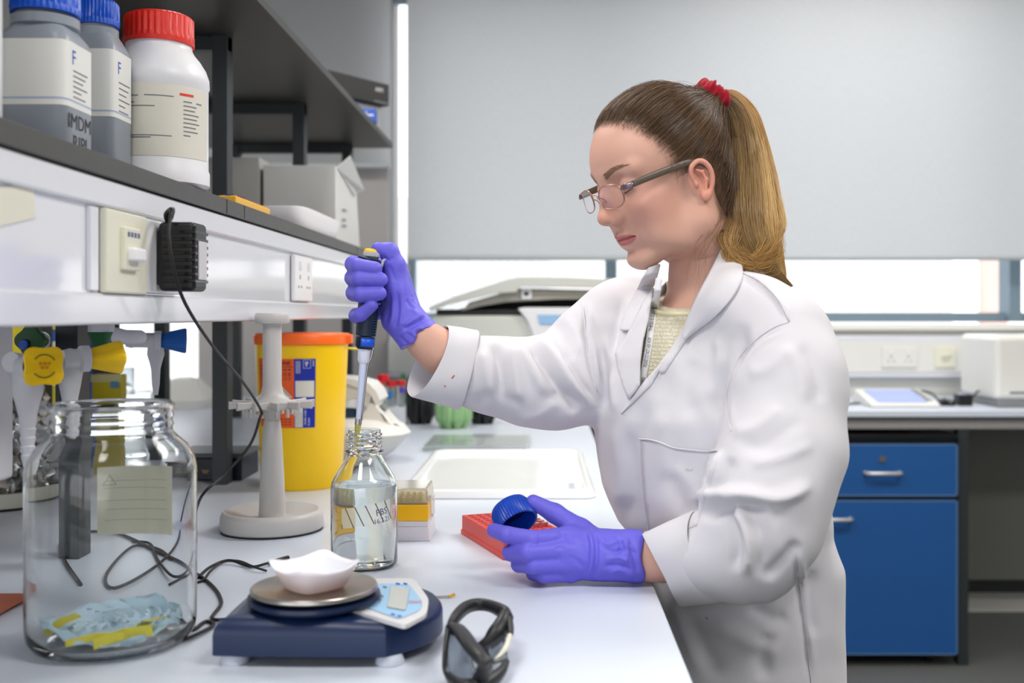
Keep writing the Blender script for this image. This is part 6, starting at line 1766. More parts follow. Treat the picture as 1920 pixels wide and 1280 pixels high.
folds = [
    # near sleeve
    ([(1300, 930), (1340, 925), (1400, 926), (1460, 933), (1530, 905)], 11, .011), ([(1306, 966), (1335, 962), (1365, 952), (1400, 948), (1450, 952)], 9, -.012),
    ([(1362, 922), (1392, 975), (1404, 1030), (1396, 1085)], 9, .009), ([(1385, 930), (1420, 985), (1430, 1030), (1420, 1090)], 14, -.004), ([(1345, 950), (1372, 985), (1385, 1030), (1378, 1075)], 11, -.008),
    ([(1350, 838), (1338, 880), (1318, 915), (1305, 940)], 8, .007), ([(1375, 855), (1355, 895), (1330, 930)], 10, -.005),
    ([(1368, 812), (1420, 800), (1470, 760)], 12, .004), ([(1380, 840), (1440, 830), (1510, 780)], 12, -.0035), ([(1400, 870), (1460, 860), (1530, 830)], 10, .003),
    ([(1395, 700), (1440, 690), (1480, 650)], 12, .003), ([(1500, 640), (1530, 700), (1540, 760)], 10, -.003), ([(1470, 640), (1500, 700), (1512, 760)], 9, .003),
    ([(1372, 812), (1362, 770), (1367, 720), (1385, 672), (1420, 634), (1478, 604)], 5, -.0045), ([(1380, 812), (1371, 770), (1377, 725), (1394, 680), (1427, 643), (1482, 613)], 5, .0028),
    ([(1388, 512), (1425, 528), (1460, 563), (1480, 602)], 4, .0032), ([(1382, 520), (1418, 536), (1452, 570), (1470, 606)], 4, -.0022),
    ([(1500, 1010), (1470, 1050), (1430, 1090)], 10, -.005),
    # body front
    ([(1345, 620), (1352, 680), (1330, 760)], 12, .005), ([(1395, 600), (1385, 650), (1350, 720), (1345, 790)], 12, -.008), ([(1300, 660), (1290, 730), (1300, 790)], 14, -.003),
    ([(1215, 740), (1205, 800), (1195, 900), (1200, 1000)], 12, -.003), ([(1235, 760), (1250, 870), (1270, 960)], 14, .003), ([(1248, 880), (1275, 940), (1300, 975)], 12, -.006), ([(1262, 870), (1300, 910), (1312, 950)], 10, .004),
    ([(1140, 620), (1150, 700), (1160, 790)], 9, .005), ([(1128, 640), (1132, 720), (1136, 780)], 7, -.006), ([(1170, 560), (1150, 650), (1148, 720)], 8, -.004), ([(1185, 540), (1168, 620), (1160, 700)], 8, .003),
    ([(1150, 790), (1165, 880), (1160, 960)], 12, .004), ([(1178, 800), (1185, 900), (1178, 990)], 10, -.004),
    # skirt
    ([(1490, 1030), (1497, 1100), (1508, 1180), (1518, 1279)], 4, -.004), ([(1500, 1030), (1506, 1100), (1517, 1180), (1527, 1279)], 6, .004), ([(1530, 1060), (1512, 1130), (1530, 1200)], 11, -.004),
    ([(1400, 1130), (1450, 1160), (1480, 1150)], 12, -.003), ([(1330, 1170), (1400, 1200), (1470, 1230)], 16, .004), ([(1290, 1150), (1320, 1220), (1350, 1279)], 14, -.003), ([(1440, 1180), (1430, 1240), (1440, 1279)], 14, -.004), ([(1260, 1120), (1290, 1200), (1320, 1270)], 10, .003),
    # far sleeve
    ([(925, 640), (938, 690), (942, 745)], 8, -.008), ([(900, 650), (915, 700), (925, 760)], 9, .005), ([(955, 640), (968, 700), (975, 760)], 10, .006),
    ([(985, 628), (1010, 670), (1050, 725), (1100, 768)], 8, -.010), ([(1000, 622), (1030, 660), (1075, 720), (1118, 772)], 7, .007), ([(1012, 618), (1055, 660), (1090, 715), (1120, 760)], 6, -.006), ([(965, 640), (995, 690), (1030, 745)], 9, .005),
    ([(1030, 735), (1060, 752), (1085, 775)], 8, -.006), ([(1095, 566), (1100, 640), (1112, 700), (1128, 742)], 4.5, -.005), ([(1104, 562), (1110, 640), (1122, 700), (1134, 745)], 5, .004),
    ([(1040, 600), (1060, 640), (1075, 680)], 9, -.003), ([(1060, 590), (1080, 630), (1092, 670)], 8, .003), ([(880, 760), (930, 740), (980, 760)], 10, -.004), ([(1050, 745), (1010, 778), (960, 785)], 9, .003),
]
QV = carve(QV, QN, [(f_[0], f_[1] * 1.15, f_[2] * 1.15) for f_ in folds])
# soft fine rumpling all over
uu, vv = pix(QV)
rum = np.sin(uu * .035 + 3 * np.sin(vv * .013)) * np.sin(vv * .028 + 2 * np.sin(uu * .017)) + .5 * np.sin(QV[:, 0] * 70 + QV[:, 2] * 55 + QV[:, 1] * 60) * np.sin(QV[:, 2] * 48 - QV[:, 1] * 90)
QV = QV + QN * (rum * .0009)[:, None]

coat_bvh = bvh_of(QV, QF)
# open the coat at the neck and the sleeve ends
Vneck = [(1228, 492), (1218, 545), (1210, 600), (1198, 660), (1196, 728), (1212, 722), (1256, 672), (1290, 622), (1326, 548), (1346, 500), (1362, 455), (1330, 400), (1240, 400)]
uu, vv = pix(QV)
def inpoly(u, v, poly):
    c = np.zeros(u.shape, bool); j = len(poly) - 1
    for i in range(len(poly)):
        xi, yi = poly[i]; xj, yj = poly[j]
        if yi != yj: c ^= ((yi > v) != (yj > v)) & (u < (xj - xi) * (v - yi) / (yj - yi) + xi)
        j = i
    return c
front_ = QN[:, 1] < .25
kill = (inpoly(uu, vv, Vneck) & front_ & (QV[:, 2] > 1.13))
# crown of the collar hole
kill |= (QV[:, 2] > 1.262) & (np.hypot(QV[:, 0] - .216, QV[:, 1] - 1.455) < .062)
keepf = ~kill[QF].any(1)
cb_ = cuffL1 - cuffL0
coat = mesh_obj('lab_coat', QV, QF[keepf], M_coat, body)
sd_ = coat.modifiers.new('thickness', 'SOLIDIFY'); sd_.thickness = .0018; sd_.offset = -1
# cuffs: folded back sleeve ends, open tubes with thickness
def cuff(c0, c1, rx0, ry0, rx1, ry1, up0, name='cuff', flare=None, nn=72):
    ax = (c1 - c0).normalized(); sd = ax.cross(up0).normalized(); up = sd.cross(ax).normalized(); rg = []
    prof = [(0.0, 1.0), (.04, 1.035), (.5, 1.02), (.97, 1.0), (1.0, .985), (.97, .955), (.7, .95), (.3, .93)]
    for t, q in prof:
        row = []
        for k in range(nn):
            a = 2 * PI * k / nn; rx = rx0 + (rx1 - rx0) * t; ry = ry0 + (ry1 - ry0) * t
            w_ = 1 + .020 * math.sin(3 * a + 1.2 + t) + .010 * math.sin(7 * a + 3 * t)
            sl = (flare(a) if flare else 0) * t
            row.append(c0 + ax * ((c1 - c0).length * t + sl) + (up * math.cos(a) * ry + sd * math.sin(a) * rx) * q * w_)
        rg.append(row)
    return MB().rings(rg, cap=False).build(name, M_coat, coat, smooth=60)
cuff(P(1330, 1043, 1.288), P(1238, 1068, 1.322), .047, .0545, .039, .0485, Vector((-.36, 0, .93)), flare=lambda a: .004 * math.cos(a) + .022 * math.sin(a))
farcuff = cuff(P(880, 696, 1.452), P(806, 678, 1.445), .050, .054, .040, .0525, Vector((.12, 0, 1)), flare=lambda a: .003 - .012 * math.cos(a) + .014 * math.sin(a))
# lapels and collar
def flat(x, y): return 0.0
near_collar = [(1353, 458), (1376, 478), (1392, 509), (1384, 532), (1368, 560), (1350, 585), (1332, 600), (1322, 608), (1308, 616), (1282, 636), (1281, 622), (1286, 600), (1298, 572), (1312, 540), (1322, 516), (1336, 490)]
far_collar = [(1238, 497), (1222, 500), (1206, 512), (1196, 536), (1184, 565), (1172, 592), (1161, 616), (1163, 621), (1183, 622), (1186, 616), (1198, 592), (1212, 560), (1228, 528)]
near_lapel = [(1284, 612), (1292, 632), (1270, 664), (1247, 698), (1240, 700), (1238, 694), (1222, 722), (1196, 748), (1166, 776), (1183, 752), (1203, 724), (1234, 688), (1262, 650)]
far_lapel = [(1186, 618), (1174, 640), (1158, 664), (1163, 692), (1172, 722), (1183, 749), (1194, 736), (1203, 722), (1204, 680), (1209, 640), (1219, 600), (1228, 545), (1208, 572)]
drape('lapel', far_lapel, coat_bvh, M_coat, coat, .0025, .0024, 5, 3)
drape('lapel', near_lapel, coat_bvh, M_coat, coat, .0025, .0024, 5, 3)
tkv = bvh_of(np.concatenate([QV, HW]), np.concatenate([QF, HF + len(QV)]))
neck_bvh = bvh_of(HW, HF)
def leaf(inner, outer, name='collar', n=26, m_=9, bulge=.005, lift=.0045, fy=None):
    """turned collar leaf lofted from its fold line to its free edge, lying just over coat and neck"""
    def rs(l, n):
        q = np.array(crom(l, 8)); s_ = np.r_[0, np.cumsum(np.linalg.norm(np.diff(q[:, :2], axis=0), axis=1))]; t = np.linspace(0, s_[-1], n)
        return np.stack([np.interp(t, s_, q[:, i]) for i in range(2)], 1)
    A_, B_ = rs(inner, n), rs(outer, n); UV = np.array([[A_[i] * (1 - j / m_) + B_[i] * (j / m_) for j in range(m_ + 1)] for i in range(n)])
    Yd = np.zeros((n, m_ + 1))
    for i in range(n):
        for j in range(m_ + 1):
            ys = []
            for bv in (coat_bvh, neck_bvh):
                h, n_ = cast(bv, *UV[i, j])
                if h is not None: ys.append(h.y)
            Yd[i, j] = min(ys) if ys else np.nan
    med = np.nanmedian(Yd)
    for i in range(n):
        row = Yd[i]; ok = ~np.isnan(row)
        Yd[i] = np.interp(np.arange(m_ + 1), np.where(ok)[0], row[ok]) if ok.any() else (Yd[i - 1] if i else med)
    raw = Yd.copy()
    for _ in range(14):
        q = np.pad(Yd, 1, 'edge'); Yd = (q[1:-1, 1:-1] * 2 + q[:-2, 1:-1] + q[2:, 1:-1] + q[1:-1, :-2] + q[1:-1, 2:]) / 6; Yd = np.minimum(Yd, raw)
    rows = [[P(UV[i, j][0], UV[i, j][1], Yd[i, j] - lift - bulge * math.sin(j / m_ * PI)) for j in range(m_ + 1)] for i in range(n)]
    return MB().grid(rows).build(name, M_coat, coat, smooth=180, solid=.0024, sub=1)
leaf([(1360, 450), (1344, 484), (1328, 516), (1312, 546), (1296, 580), (1284, 610), (1281, 630)], [(1378, 468), (1393, 508), (1384, 540), (1362, 572), (1336, 598), (1310, 616), (1283, 637)])
leaf([(1238, 494), (1229, 528), (1213, 562), (1199, 594), (1186, 620)], [(1216, 502), (1198, 534), (1184, 566), (1171, 594), (1162, 619)], n=20, m_=6, bulge=.003)
# collar stand behind the neck
cs = MB(); rows = []
for j, (zz, rr_, fl_a) in enumerate([(1.235, .071, 0), (1.262, .068, 0), (1.292, .066, 0), (1.304, .069, 0), (1.297, .077, 0), (1.268, .088, 0), (1.245, .100, 0)]):
    row = []
    for k in range(41):
        a = math.radians(-62 + 205 * k / 40)     # around the back from near side to far side
        row.append(Vector((.226 + rr_ * math.cos(a) * 1.0, 1.452 + rr_ * math.sin(a) * 1.02, zz - .028 * max(0, -math.cos(a)) + .004 * math.sin(a))))
    rows.append(row)
cs.grid(rows).build('collar_stand', M_coat, coat, smooth=180, solid=.002)
# breast pocket with stitched edge
pk = [(1200, 822), (1222, 824), (1240, 829), (1262, 838), (1290, 842), (1320, 845), (1347, 846), (1341, 880), (1326, 925), (1318, 950), (1308, 985), (1290, 992), (1250, 998), (1216, 1002), (1208, 940), (1203, 880)]
drape('pocket', pk, coat_bvh, M_coat, coat, .0006, .0018, 8, 5)
def seam(pts, r=.0006, lift=.001, m=M_coat, name='seam', nsm=4, bv=None):
    out = []
    for q in crom(pts, nsm):
        h, n_ = cast(bv or coat_bvh, q[0], q[1])
        if h is not None: out.append(h + n_ * lift)
    return MB().tube(out, r, 6).build(name, m, coat, smooth=180)
seam([(1200, 822), (1222, 824), (1240, 829), (1262, 838), (1290, 842), (1320, 845), (1346, 846)], .0012, .002, name='pocket_hem')
seam([(1372, 808), (1362, 770), (1367, 720), (1385, 672), (1420, 634), (1450, 614), (1478, 604)], .0011, .0004, name='armhole_seam')
seam([(1390, 511), (1424, 527), (1460, 562), (1480, 603)], .0012, .0004, name='shoulder_seam')
seam([(1093, 566), (1098, 620), (1104, 680), (1120, 735)], .0010, .0004, name='armhole_seam')
M_st = mat('grey_thread', (176, 174, 182), rough=.9)
seam([(1206, 830), (1209, 880), (1214, 940), (1220, 998)], .0003, .0026, M_st, 'stitching')
seam([(1493, 1035), (1499, 1100), (1510, 1180), (1520, 1279)], .0005, .0004, M_st, 'side_seam')
seam([(1286, 845 + 0), (1290, 878)], .0006, .0028, M_coat, 'bartack') if False else None
seam([(1286, 877), (1292, 879), (1299, 877)], .0006, .003, M_coat, 'bartack', 2)
mstain = mat('rusty_stain', (196, 104, 84), rough=.9)
for (a, b) in (((847, 709), (852, 703)), ((833, 723), (835, 724))):
    p_ = [P(a[0], a[1], 1.39), P(b[0], b[1], 1.39)]
fcm = farcuff.data; o0_ = wloc(farcuff); st_bvh = BVHTree.FromPolygons([tuple(v.co + o0_) for v in fcm.vertices], [tuple(p.vertices) for p in fcm.polygons])
seam([(847, 709), (850, 706), (852, 703)], .0009, .0002, mstain, 'stain', 2, st_bvh); seam([(833, 722), (834, 723), (836, 724)], .0007, .0002, mstain, 'stain', 2, st_bvh)
seam([(1324, 1157), (1327, 1160)], .0008, .0002, mstain, 'stain', 2)

# ---- sweater in the V
sf = Field((.02, 1.26, .95), (.40, 1.66, 1.32), .004)
Rm = np.array([tuple(sideL), tuple(frontv), (0, 0, 1)]).T
sf.ell(chest + Vector((0, 0, .03)), (.155, .104, .150), 0, R=Rm); sf.cone(neck0, chest + Vector((.01, 0, .10)), .055, .066, .02)
sf.ell(chest + Vector((.02, 0, -.10)), (.135, .094, .14), .03, R=Rm)
nk = P(1262, 600, 1.36); nn2 = Vector((-.20, -.22, .95)).normalized()
GX, GY, GZ = np.meshgrid(*sf.ax, indexing='ij')
sf.d = np.maximum(sf.d, (GX - nk.x) * nn2.x + (GY - nk.y) * nn2.y + (GZ - nk.z) * nn2.z)
sf.d = np.maximum(sf.d, .98 - GZ)
SV, SF_ = sf.mesh(); SV = relax(SV, SF_, 2)
def knit_mat():
    m = mat('cream_knit_cloth', (226, 218, 188), rough=.95, spec=.1)
    nt = m.node_tree; b = nt.nodes['Principled BSDF']; tc = nt.nodes.new('ShaderNodeTexCoord')
    w1 = nt.nodes.new('ShaderNodeTexWave'); w1.bands_direction = 'Z'; w1.inputs['Scale'].default_value = 62; w1.inputs['Distortion'].default_value = 6; w1.inputs['Detail'].default_value = 2; w1.inputs['Detail Scale'].default_value = 6
    nt.links.new(tc.outputs['Object'], w1.inputs['Vector'])
    bp = nt.nodes.new('ShaderNodeBump'); bp.inputs['Distance'].default_value = .004; bp.inputs['Strength'].default_value = .6
    nt.links.new(w1.outputs['Fac'], bp.inputs['Height']); nt.links.new(bp.outputs[0], b.inputs['Normal'])
    mx = nt.nodes.new('ShaderNodeMix'); mx.data_type = 'RGBA'; mx.inputs['A'].default_value = rgb(222, 213, 184); mx.inputs['B'].default_value = rgb(242, 236, 216)
    nt.links.new(w1.outputs['Fac'], mx.inputs['Factor']); nt.links.new(mx.outputs['Result'], b.inputs['Base Color'])
    return m
sweater = mesh_obj('sweater', SV, SF_, knit_mat(), body)
sw_bvh = bvh_of(SV, SF_)
pd_ = (SV - np.array(nk)) @ np.array(nn2); ring_ = SV[np.abs(pd_) < .0035]; rcn = ring_.mean(0); aa = np.arctan2(ring_[:, 1] - rcn[1], ring_[:, 0] - rcn[0]); nb = []
for k in range(60):
    m_ = np.abs(np.angle(np.exp(1j * (aa - 2 * PI * k / 60)))) < .09
    if m_.any():
        c_ = ring_[m_]; r_ = np.hypot(c_[:, 0] - rcn[0], c_[:, 1] - rcn[1]); nb.append(Vector(c_[np.argmax(r_)]))
nb = [(nb[i - 1] + nb[i] * 2 + nb[(i + 1) % len(nb)]) / 4 for i in range(len(nb))]
MB().tube(nb, .0030, 8, closed=True).build('neck_band', mat('cream_band', (236, 228, 190), rough=.9), sweater, smooth=180)

# ---- lanyard
mix_bvh = bvh_of(np.concatenate([BV, HW, SV]), np.concatenate([BF, HF + len(BV), SF_ + len(BV) + len(HW)]))
cen = crom([(1236, 522), (1233, 542), (1229, 570), (1222, 605), (1216, 650), (1209, 690), (1204, 722), (1202, 735)], 8)
ra, rb, ctr_l = [], [], []
for i, q in enumerate(cen):
    d_ = np.array(cen[min(i + 1, len(cen) - 1)]) - np.array(cen[max(0, i - 1)]); d_ = d_ / np.linalg.norm(d_); n2 = np.array([-d_[1], d_[0]])
    h, n_ = cast(mix_bvh, q[0], q[1]); 
    if h is None: h, n_ = P(q[0], q[1], 1.36), Vector((0, -1, 0))
    ctr_l.append((q, h + Vector((0, -.006, 0)) , n2))
Ys = np.array([c[1].y for c in ctr_l]); Ys = np.convolve(np.pad(Ys, 4, 'edge'), np.ones(9) / 9, 'valid')
L0 = [P(q[0] + n2[0] * 6.6, q[1] + n2[1] * 6.6, y_) for (q, h, n2), y_ in zip(ctr_l, Ys)]
L1 = [P(q[0] - n2[0] * 6.6, q[1] - n2[1] * 6.6, y_ - .001) for (q, h, n2), y_ in zip(ctr_l, Ys)]
lan = MB().grid([L0, L1]).build('lanyard', mat('white_ribbon', (236, 236, 240), rough=.6), body, smooth=180, solid=.0008)
arc = [0]
for i in range(1, len(L0)): arc.append(arc[-1] + ((L0[i] + L1[i]) / 2 - (L0[i - 1] + L1[i - 1]) / 2).length)
tot_l = arc[-1]
def lanf(u, v):   # u along from the bottom upward, v across
    s_ = min(max(tot_l - u, 0), tot_l * .9999); i = int(np.searchsorted(arc, s_) - 1); i = max(0, min(i, len(arc) - 2)); t = (s_ - arc[i]) / (arc[i + 1] - arc[i])
    a_ = L0[i].lerp(L0[i + 1], t); b_ = L1[i].lerp(L1[i + 1], t); w_ = (b_ - a_).length
    side = 1 if a_.x > b_.x else -1
    return a_.lerp(b_, .5 + side * v / w_ * 1.0) + Vector((0, -.0014, 0))
d = MB()
for (u, t_) in ((.012, 'IS GOING'), (.054, 'PLEASE DO NOT ASK HOW'), (.104, 'THESIS IS GOING'), (.142, 'PLEASE DO NOT ASK')):
    v_, f_ = text_geo(t_, .0068)
    if not f_: continue
    wmax = max(abs(a) for a, b in v_)
    vs = [lanf(u + a * (.0205 / wmax if len(t_) > 9 else .55), b * 1.0) for a, b in v_]
    d.add(vs, f_)
d.build('lettering', mat('navy_print', (22, 26, 60), rough=.6), lan)

# ---- trousers and shoes
tf = Field((.02, 1.20, .05), (.48, 1.80, .95), .009)
tf.ell((.272, 1.47, .80), (.110, .088, .10), .03)
sh_ = []
for s in (-1, 1):
    hip = Vector((.275, 1.47, .78)) + sideL * .068 * s; kn = hip + Vector((-.01, 0, -.35)); an = kn + Vector((.02, 0, -.33))
    tf.cone(hip, kn, .066, .058, .02); tf.cone(kn, an, .062, .052, .02); sh_.append(an)
TV, TF_ = tf.mesh()
mesh_obj('trousers', TV, TF_, mat('dark_denim', (40, 46, 62), rough=.9), body)
for an in sh_:
    sf2 = Field((an.x - .22, an.y - .20, 0.0), (an.x + .10, an.y + .12, .16), .005)
    h_ = Vector((an.x + .02, an.y + .01, .035)); t_ = h_ + frontv * .15
    sf2.cone(h_, t_, .034, .030, .01); sf2.cone(h_ + Vector((0, 0, .0)), h_ + Vector((0, 0, .06)), .036, .038, .02)
    sf2.d = np.maximum(sf2.d, .003 - np.meshgrid(*sf2.ax, indexing='ij')[2])
    V_, F_ = sf2.mesh(); mesh_obj('shoe', V_, F_, M_black, body)

# ============================================================ gloves
def glove(fld, folds_, name, parent, it=3, rum=.00022, seed=0):
    V, Fc = fld.mesh(); V = relax(V, Fc, it, .5); N = vnormals(V, Fc); V = carve(V, N, folds_)
    w_ = np.sin(V[:, 0] * 420 + 4 * np.sin(V[:, 2] * 160 + seed)) * np.sin(V[:, 2] * 380 + 3 * np.sin(V[:, 1] * 210)) * .5
    V = V + N * (w_ * rum)[:, None]; V = relax(V, Fc, 1, .3)
    return mesh_obj(name, V, Fc, M_glove, parent)
# her left hand, back of the hand to the camera, holding the blue cap
g = Field((-.10, 1.27, .885), (.165, 1.45, 1.02), .0015)
WL = P(1172, 1043, 1.345)
kn = [(P(1066, 1006, 1.345), .0125), (P(1056, 1031, 1.330), .0125), (P(1058, 1056, 1.330), .0120), (P(1070, 1074, 1.338), .0110)]
for p_, r_ in kn: g.cone(P(1135, 1040, 1.345), p_, .0215, r_ + .0015, .010)
g.cone(P(1105, 1035, 1.352), P(1072, 1030, 1.352), .026, .018, .012)
g.cone(P(1140, 1040, 1.345), WL, .0270, .0285, .012)
fing = [[(1066, 1006, 1.345), (1000, 1011, 1.322), (950, 1002, 1.335), (926, 994, 1.350)],
        [(1056, 1031, 1.330), (990, 1036, 1.313), (957, 1036, 1.340), (972, 1022, 1.378)],
        [(1058, 1056, 1.330), (1000, 1060, 1.315), (973, 1058, 1.343), (992, 1044, 1.380)],
        [(1070, 1074, 1.338), (1020, 1078, 1.325), (1000, 1074, 1.350), (1015, 1064, 1.380)]]
for i, ch in enumerate(fing):
    rr_ = [(.0128, .0112, .0106, .0092), (.0128, .0112, .0104, .0090), (.0122, .0106, .0100, .0086), (.0110, .0098, .0092, .0080)][i]
    g.chain([P(*q) for q in ch], rr_, .0020)
g.chain([P(1130, 1028, 1.362), P(1088, 994, 1.372), P(1040, 962, 1.383), P(1000, 941, 1.388)], [.0190, .0150, .0122, .0100], .006)
g.cone(P(1100, 1010, 1.36), P(1060, 1008, 1.352), .014, .012, .010)
# loose gauntlet
g.cone(P(1120, 1040, 1.345), P(1185, 1041, 1.345), .0315, .0315, .008); g.cone(P(1185, 1041, 1.345), P(1196, 1043, 1.346), .0315, .0325, .006)
gx_, gy_, gz_ = np.meshgrid(*g.ax, indexing='ij')
ue = (P(1205, 1040, 1.345) - P(1120, 1040, 1.345)).normalized(); pe = P(1203, 1040, 1.345)
g.d = np.maximum(g.d, (gx_ - pe.x) * ue.x + (gy_ - pe.y) * ue.y + (gz_ - pe.z) * ue.z - .003 * np.sin((gz_ - .9) * 120))
g.d = np.maximum(g.d, HB + .0008 - gz_)
fL = [([(1100, 988), (1110, 1020), (1108, 1060), (1098, 1092)], 4, .0030), ([(1114, 990), (1119, 1030), (1114, 1090)], 4, -.0028),
      ([(1122, 1005), (1140, 1020), (1165, 1012), (1190, 1020)], 4, .0022), ([(1125, 1020), (1150, 1034), (1175, 1030), (1200, 1040)], 4, -.0022), ([(1130, 1050), (1160, 1045), (1185, 1055)], 4, .0022), ([(1128, 1062), (1160, 1060), (1190, 1070)], 4, -.0022),
      ([(1140, 1075), (1165, 1068), (1190, 1085)], 3.5, .002), ([(1150, 1000), (1165, 1020), (1160, 1040)], 3.5, -.002), ([(1180, 1005), (1188, 1040), (1195, 1080)], 4, -.0024), ([(1170, 1010), (1176, 1035), (1172, 1060)], 3.5, .002),
      ([(1045, 995), (1062, 1005), (1080, 1020)], 4, -.0014), ([(1040, 1030), (1050, 1026), (1060, 1030)], 3, -.0012), ([(1065, 1040), (1080, 1050), (1095, 1065)], 5, -.0012), ([(1070, 1005), (1085, 1012), (1100, 1025)], 4, .0012),
      ([(1010, 1000), (1012, 1012), (1008, 1024)], 3, -.0008), ([(950, 992), (954, 1000), (950, 1012)], 3, -.0008)]
gloveL = glove(g, fL, 'glove', body)
# her right hand, closed round the pipette with the thumb on the plunger
g = Field((-.285, 1.36, 1.185), (-.13, 1.53, 1.345), .0014)
YH = 1.44
fing = [[(742, 500, 1.480), (678, 496, 1.480), (662, 495, 1.445), (672, 499, 1.416), (704, 503, 1.412)],
        [(745, 528, 1.480), (680, 522, 1.482), (662, 521, 1.445), (674, 523, 1.414), (714, 524, 1.412)],
        [(745, 556, 1.478), (682, 550, 1.480), (664, 549, 1.445), (676, 552, 1.414), (712, 550, 1.412)],
        [(742, 582, 1.475), (684, 588, 1.475), (668, 592, 1.445), (676, 590, 1.420), (698, 572, 1.414)]]
RR = [(.0125, .0118, .0112, .0106, .0092), (.0125, .0120, .0115, .0108, .0096), (.0122, .0118, .0114, .0106, .0094), (.0112, .0105, .0104, .0096, .0082)]
for ch, rr_ in zip(fing, RR): g.chain([P(*q) for q in ch], rr_, .0016)
# palm beyond and to the right of the handle
for q in fing: g.cone(P(*q[0]), P(770, 610, 1.462), .0135, .019, .010)
g.cone(P(742, 520, 1.468), P(752, 590, 1.455), .016, .020, .012)
g.cone(P(735, 600, 1.452), P(762, 605, 1.450), .014, .020, .012)
g.chain([P(765, 600, 1.448), P(745, 545, 1.446), P(741, 498, 1.446), P(730, 472, 1.444), P(708, 466, 1.438)], [.0220, .0165, .0135, .0118, .0088], .007)
# cuff of the glove, short, gathered on the wrist
g.cone(P(758, 602, 1.452), P(784, 630, 1.447), .0250, .0300, .010)
gx_, gy_, gz_ = np.meshgrid(*g.ax, indexing='ij')
ue = (P(800, 650, 1.445) - P(755, 598, 1.45)).normalized(); pe = P(786, 634, 1.446)
g.d = np.maximum(g.d, (gx_ - pe.x) * ue.x + (gy_ - pe.y) * ue.y + (gz_ - pe.z) * ue.z - .004 * np.sin((gx_ + gz_) * 130))
fR = [([(738, 560), (736, 600), (728, 616)], 3.5, .0022), ([(744, 540), (746, 585), (738, 618)], 3.5, -.0022), ([(752, 530), (754, 580), (748, 622)], 3.5, .0020), ([(730, 545), (729, 580), (722, 610)], 3, -.0018),
      ([(752, 612), (775, 600), (798, 588)], 4, .0028), ([(756, 620), (778, 607), (801, 596)], 3.5, -.0024), ([(748, 628), (758, 640), (770, 650)], 3, -.002), ([(765, 575), (785, 590), (795, 606)], 3.5, .0018), ([(770, 625), (785, 615), (798, 620)], 3, .002), ([(762, 560), (770, 575), (778, 580)], 3, -.002),
      ([(718, 480), (730, 488), (738, 480)], 3, -.0014), ([(728, 495), (735, 510), (742, 530)], 4, -.001), ([(772, 552), (778, 560), (775, 570)], 2.5, -.0025), ([(745, 632), (765, 620), (790, 640)], 3, .0018)]
gloveR = glove(g, fR, 'glove', body, seed=2)

# ============================================================ the held things
# blue screw cap
cc = P(963, 966, 1.388); axc = Vector((.42, -.62, -.62)).normalized()
e = thing('bottle_cap', 'ribbed blue screw cap held between the gloved thumb and finger', 'cap', tuple(cc))
mcap = mat('royal_blue_plastic', (12, 66, 178), rough=.32)
rc2, hc = .0272, .030
prof = [(1e-4, -hc / 2), (rc2 * .80, -hc / 2), (rc2 * .93, -hc / 2 + .0012), (rc2 * .985, -hc / 2 + .005), (rc2, -hc / 2 + .008), (rc2, hc / 2 - .001), (rc2 * .98, hc / 2), (rc2 * .90, hc / 2), (rc2 * .88, hc / 2 - .002), (rc2 * .87, -hc / 2 + .006), (1e-4, -hc / 2 + .005)]
MB().lathe(prof, cc, 180, axis=axc, rib=lambda a, r_, z: (.0006 * math.cos(45 * a) if r_ > rc2 * .96 and z > -hc / 2 + .006 else 0)).build('shell', mcap, e, smooth=40)
MB().lathe([(1e-4, 0), (rc2 * .86, 0), (rc2 * .86, .003), (rc2 * .80, .003), (rc2 * .78, .001), (1e-4, .001)], cc - axc * (hc / 2 - .0055), 48, axis=axc).build('liner', mat('deep_blue_liner', (10, 36, 110), rough=.3), e, smooth=40)

# pipette
T0, T1 = P(699, 474, 1.44), P(667, 846, 1.44); pax = (T1 - T0).normalized()
def ay_(py): return T0 + (T1 - T0) * ((py - 474) / (846 - 474))
def seg(py0, py1, prof, m, name, par, n=40, **k):
    a = ay_(py0); L = (ay_(py1) - a).length
    return MB().lathe([(r_, t * L) for r_, t in prof], a, n, axis=pax, **k).build(name, m, par, smooth=50)
e = thing('pipette', 'dark blue adjustable pipette with a yellow plunger button held upright in the raised glove', 'pipette', tuple(T0))
mn = mat('pipette_navy', (20, 38, 60), rough=.45)
seg(467, 474, [(1e-4, 0), (.0100, 0), (.0116, .3), (.0116, 1), (1e-4, 1)], M_yellow, 'plunger_button', e)
seg(473, 482, [(1e-4, 0), (.0122, 0), (.0125, .2), (.0120, .9), (.010, 1), (1e-4, 1)], mat('pale_grey_plastic', (190, 192, 196), rough=.4), 'serrated_ring', e, n=120, rib=lambda a, r_, z: .0005 * math.cos(26 * a) if r_ > .01 else 0)
seg(481, 498, [(.0085, 0), (.0080, .5), (.0105, 1)], mat('mid_grey', (150, 152, 154), rough=.4), 'plunger_neck', e)
b_ = MB(); hk = ay_(487)
b_.lathe([(1e-4, -.0025), (.013, -.003), (.0165, -.001), (.0165, .002), (.0135, .005), (1e-4, .006)], hk + Vector((-.003, -.001, 0)), 40, axis=(pax + Vector((-.22, 0, 0))).normalized())
b_.build('finger_hook', mn, e, smooth=50)
seg(490, 632, [(1e-4, 0), (.0115, .01), (.0130, .15), (.0138, .5), (.0140, .85), (.0136, .98), (1e-4, 1)], mn, 'handle', e)
b_ = MB()
for i in range(9): b_.box(ay_(585 + i * 5) + Vector((.0118, -.006, 0)), (.004, .006, .0016))
b_.build('grip_ridges', mn, e, bevel=.0005)
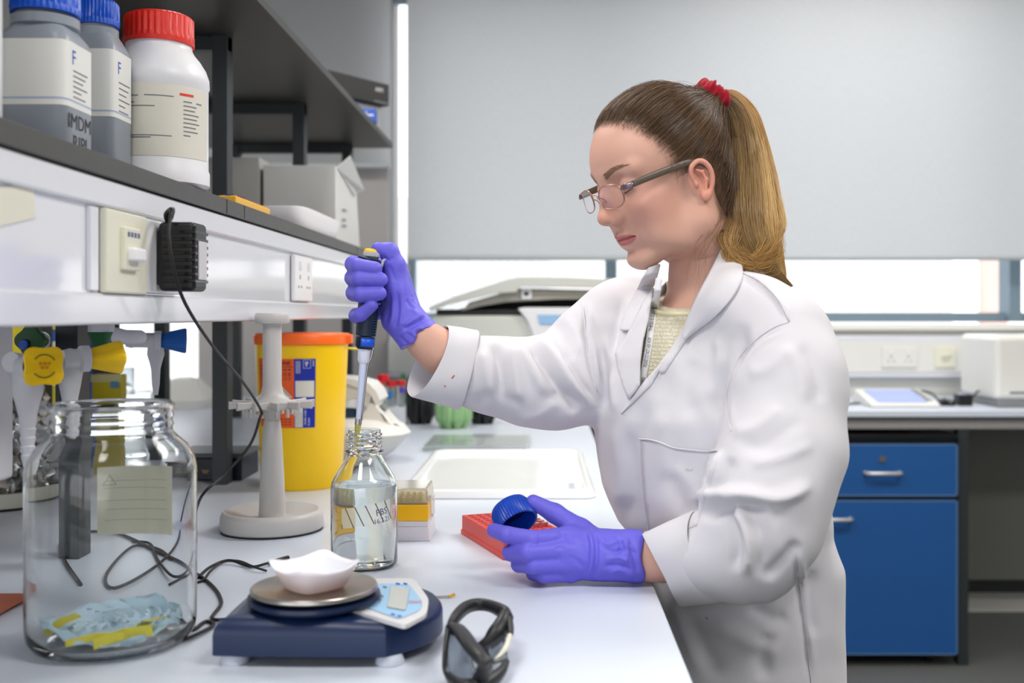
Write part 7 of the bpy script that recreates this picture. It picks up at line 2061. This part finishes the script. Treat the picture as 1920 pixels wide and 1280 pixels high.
seg(631, 654, [(1e-4, 0), (.0126, 0), (.0132, .1), (.0128, .75), (.0100, 1), (1e-4, 1)], mat('collar_navy', (14, 24, 44), rough=.35), 'lower_collar', e)
cl_ = ay_(632); axr = pax
qm = axr.to_track_quat('Z', 'Y').to_matrix(); b_ = MB(); rows = []
for t in (.001, .0125):
    rows.append([cl_ + axr * t + qm @ Vector((.0136 * math.cos(a), .0136 * math.sin(a), 0)) for a in np.linspace(0, 2 * PI, 72, endpoint=False)])
vsx = [v for v in rows[0]]; sel = [k for k in range(72) if -.3 < (rows[0][k] - cl_).normalized().x < .95 and (rows[0][k] - cl_).y < 0]
sel = sorted(sel, key=lambda k: rows[0][k].x)
MB().grid([[rows[j][k] for k in sel] for j in (0, 1)]).build('blue_window', mat('electric_blue', (26, 92, 220), rough=.3), e, smooth=180, solid=.0008)
seg(653, 681, [(1e-4, 0), (.0086, 0), (.0082, .8), (.0058, 1), (1e-4, 1)], mat('pipette_white', (226, 230, 244), rough=.35), 'nozzle_nut', e)
seg(680, 790, [(.0054, 0), (.0044, .5), (.0036, 1), (1e-4, 1)], mat('shaft_lilac', (206, 214, 240), rough=.35), 'shaft', e)
MB().tube([ay_(652) + Vector((.0115, 0, 0)), ay_(668) + Vector((.0105, 0, 0)), ay_(684) + Vector((.0068, -.001, 0)), ay_(720) + Vector((.0056, -.001, 0)), ay_(788) + Vector((.0042, -.001, 0))], [.0016, .0016, .0013, .0012, .0012], 8, smooth=4).build('ejector_arm', M_steel, e, smooth=180)
seg(785, 795, [(.0046, 0), (.0046, 1), (.0036, 1)], M_chrome, 'ejector_sleeve', e)
MB().tube([ay_(500) + Vector((.0135, -.003, 0)), ay_(490) + Vector((.0160, -.003, .001)), ay_(486) + Vector((.0190, -.003, 0))], [.0022, .0022, .0026], 10).build('ejector_button', mat('grey_button', (196, 198, 204), rough=.4), e, smooth=60)
seg(790, 846, [(.0046, 0), (.0040, .25), (.0024, .8), (.0014, 1), (.0010, 1), (.0036, 0)], mat('pale_yellow_tip', (232, 228, 130), rough=.15, trans=.55, ior=1.3), 'tip', e)
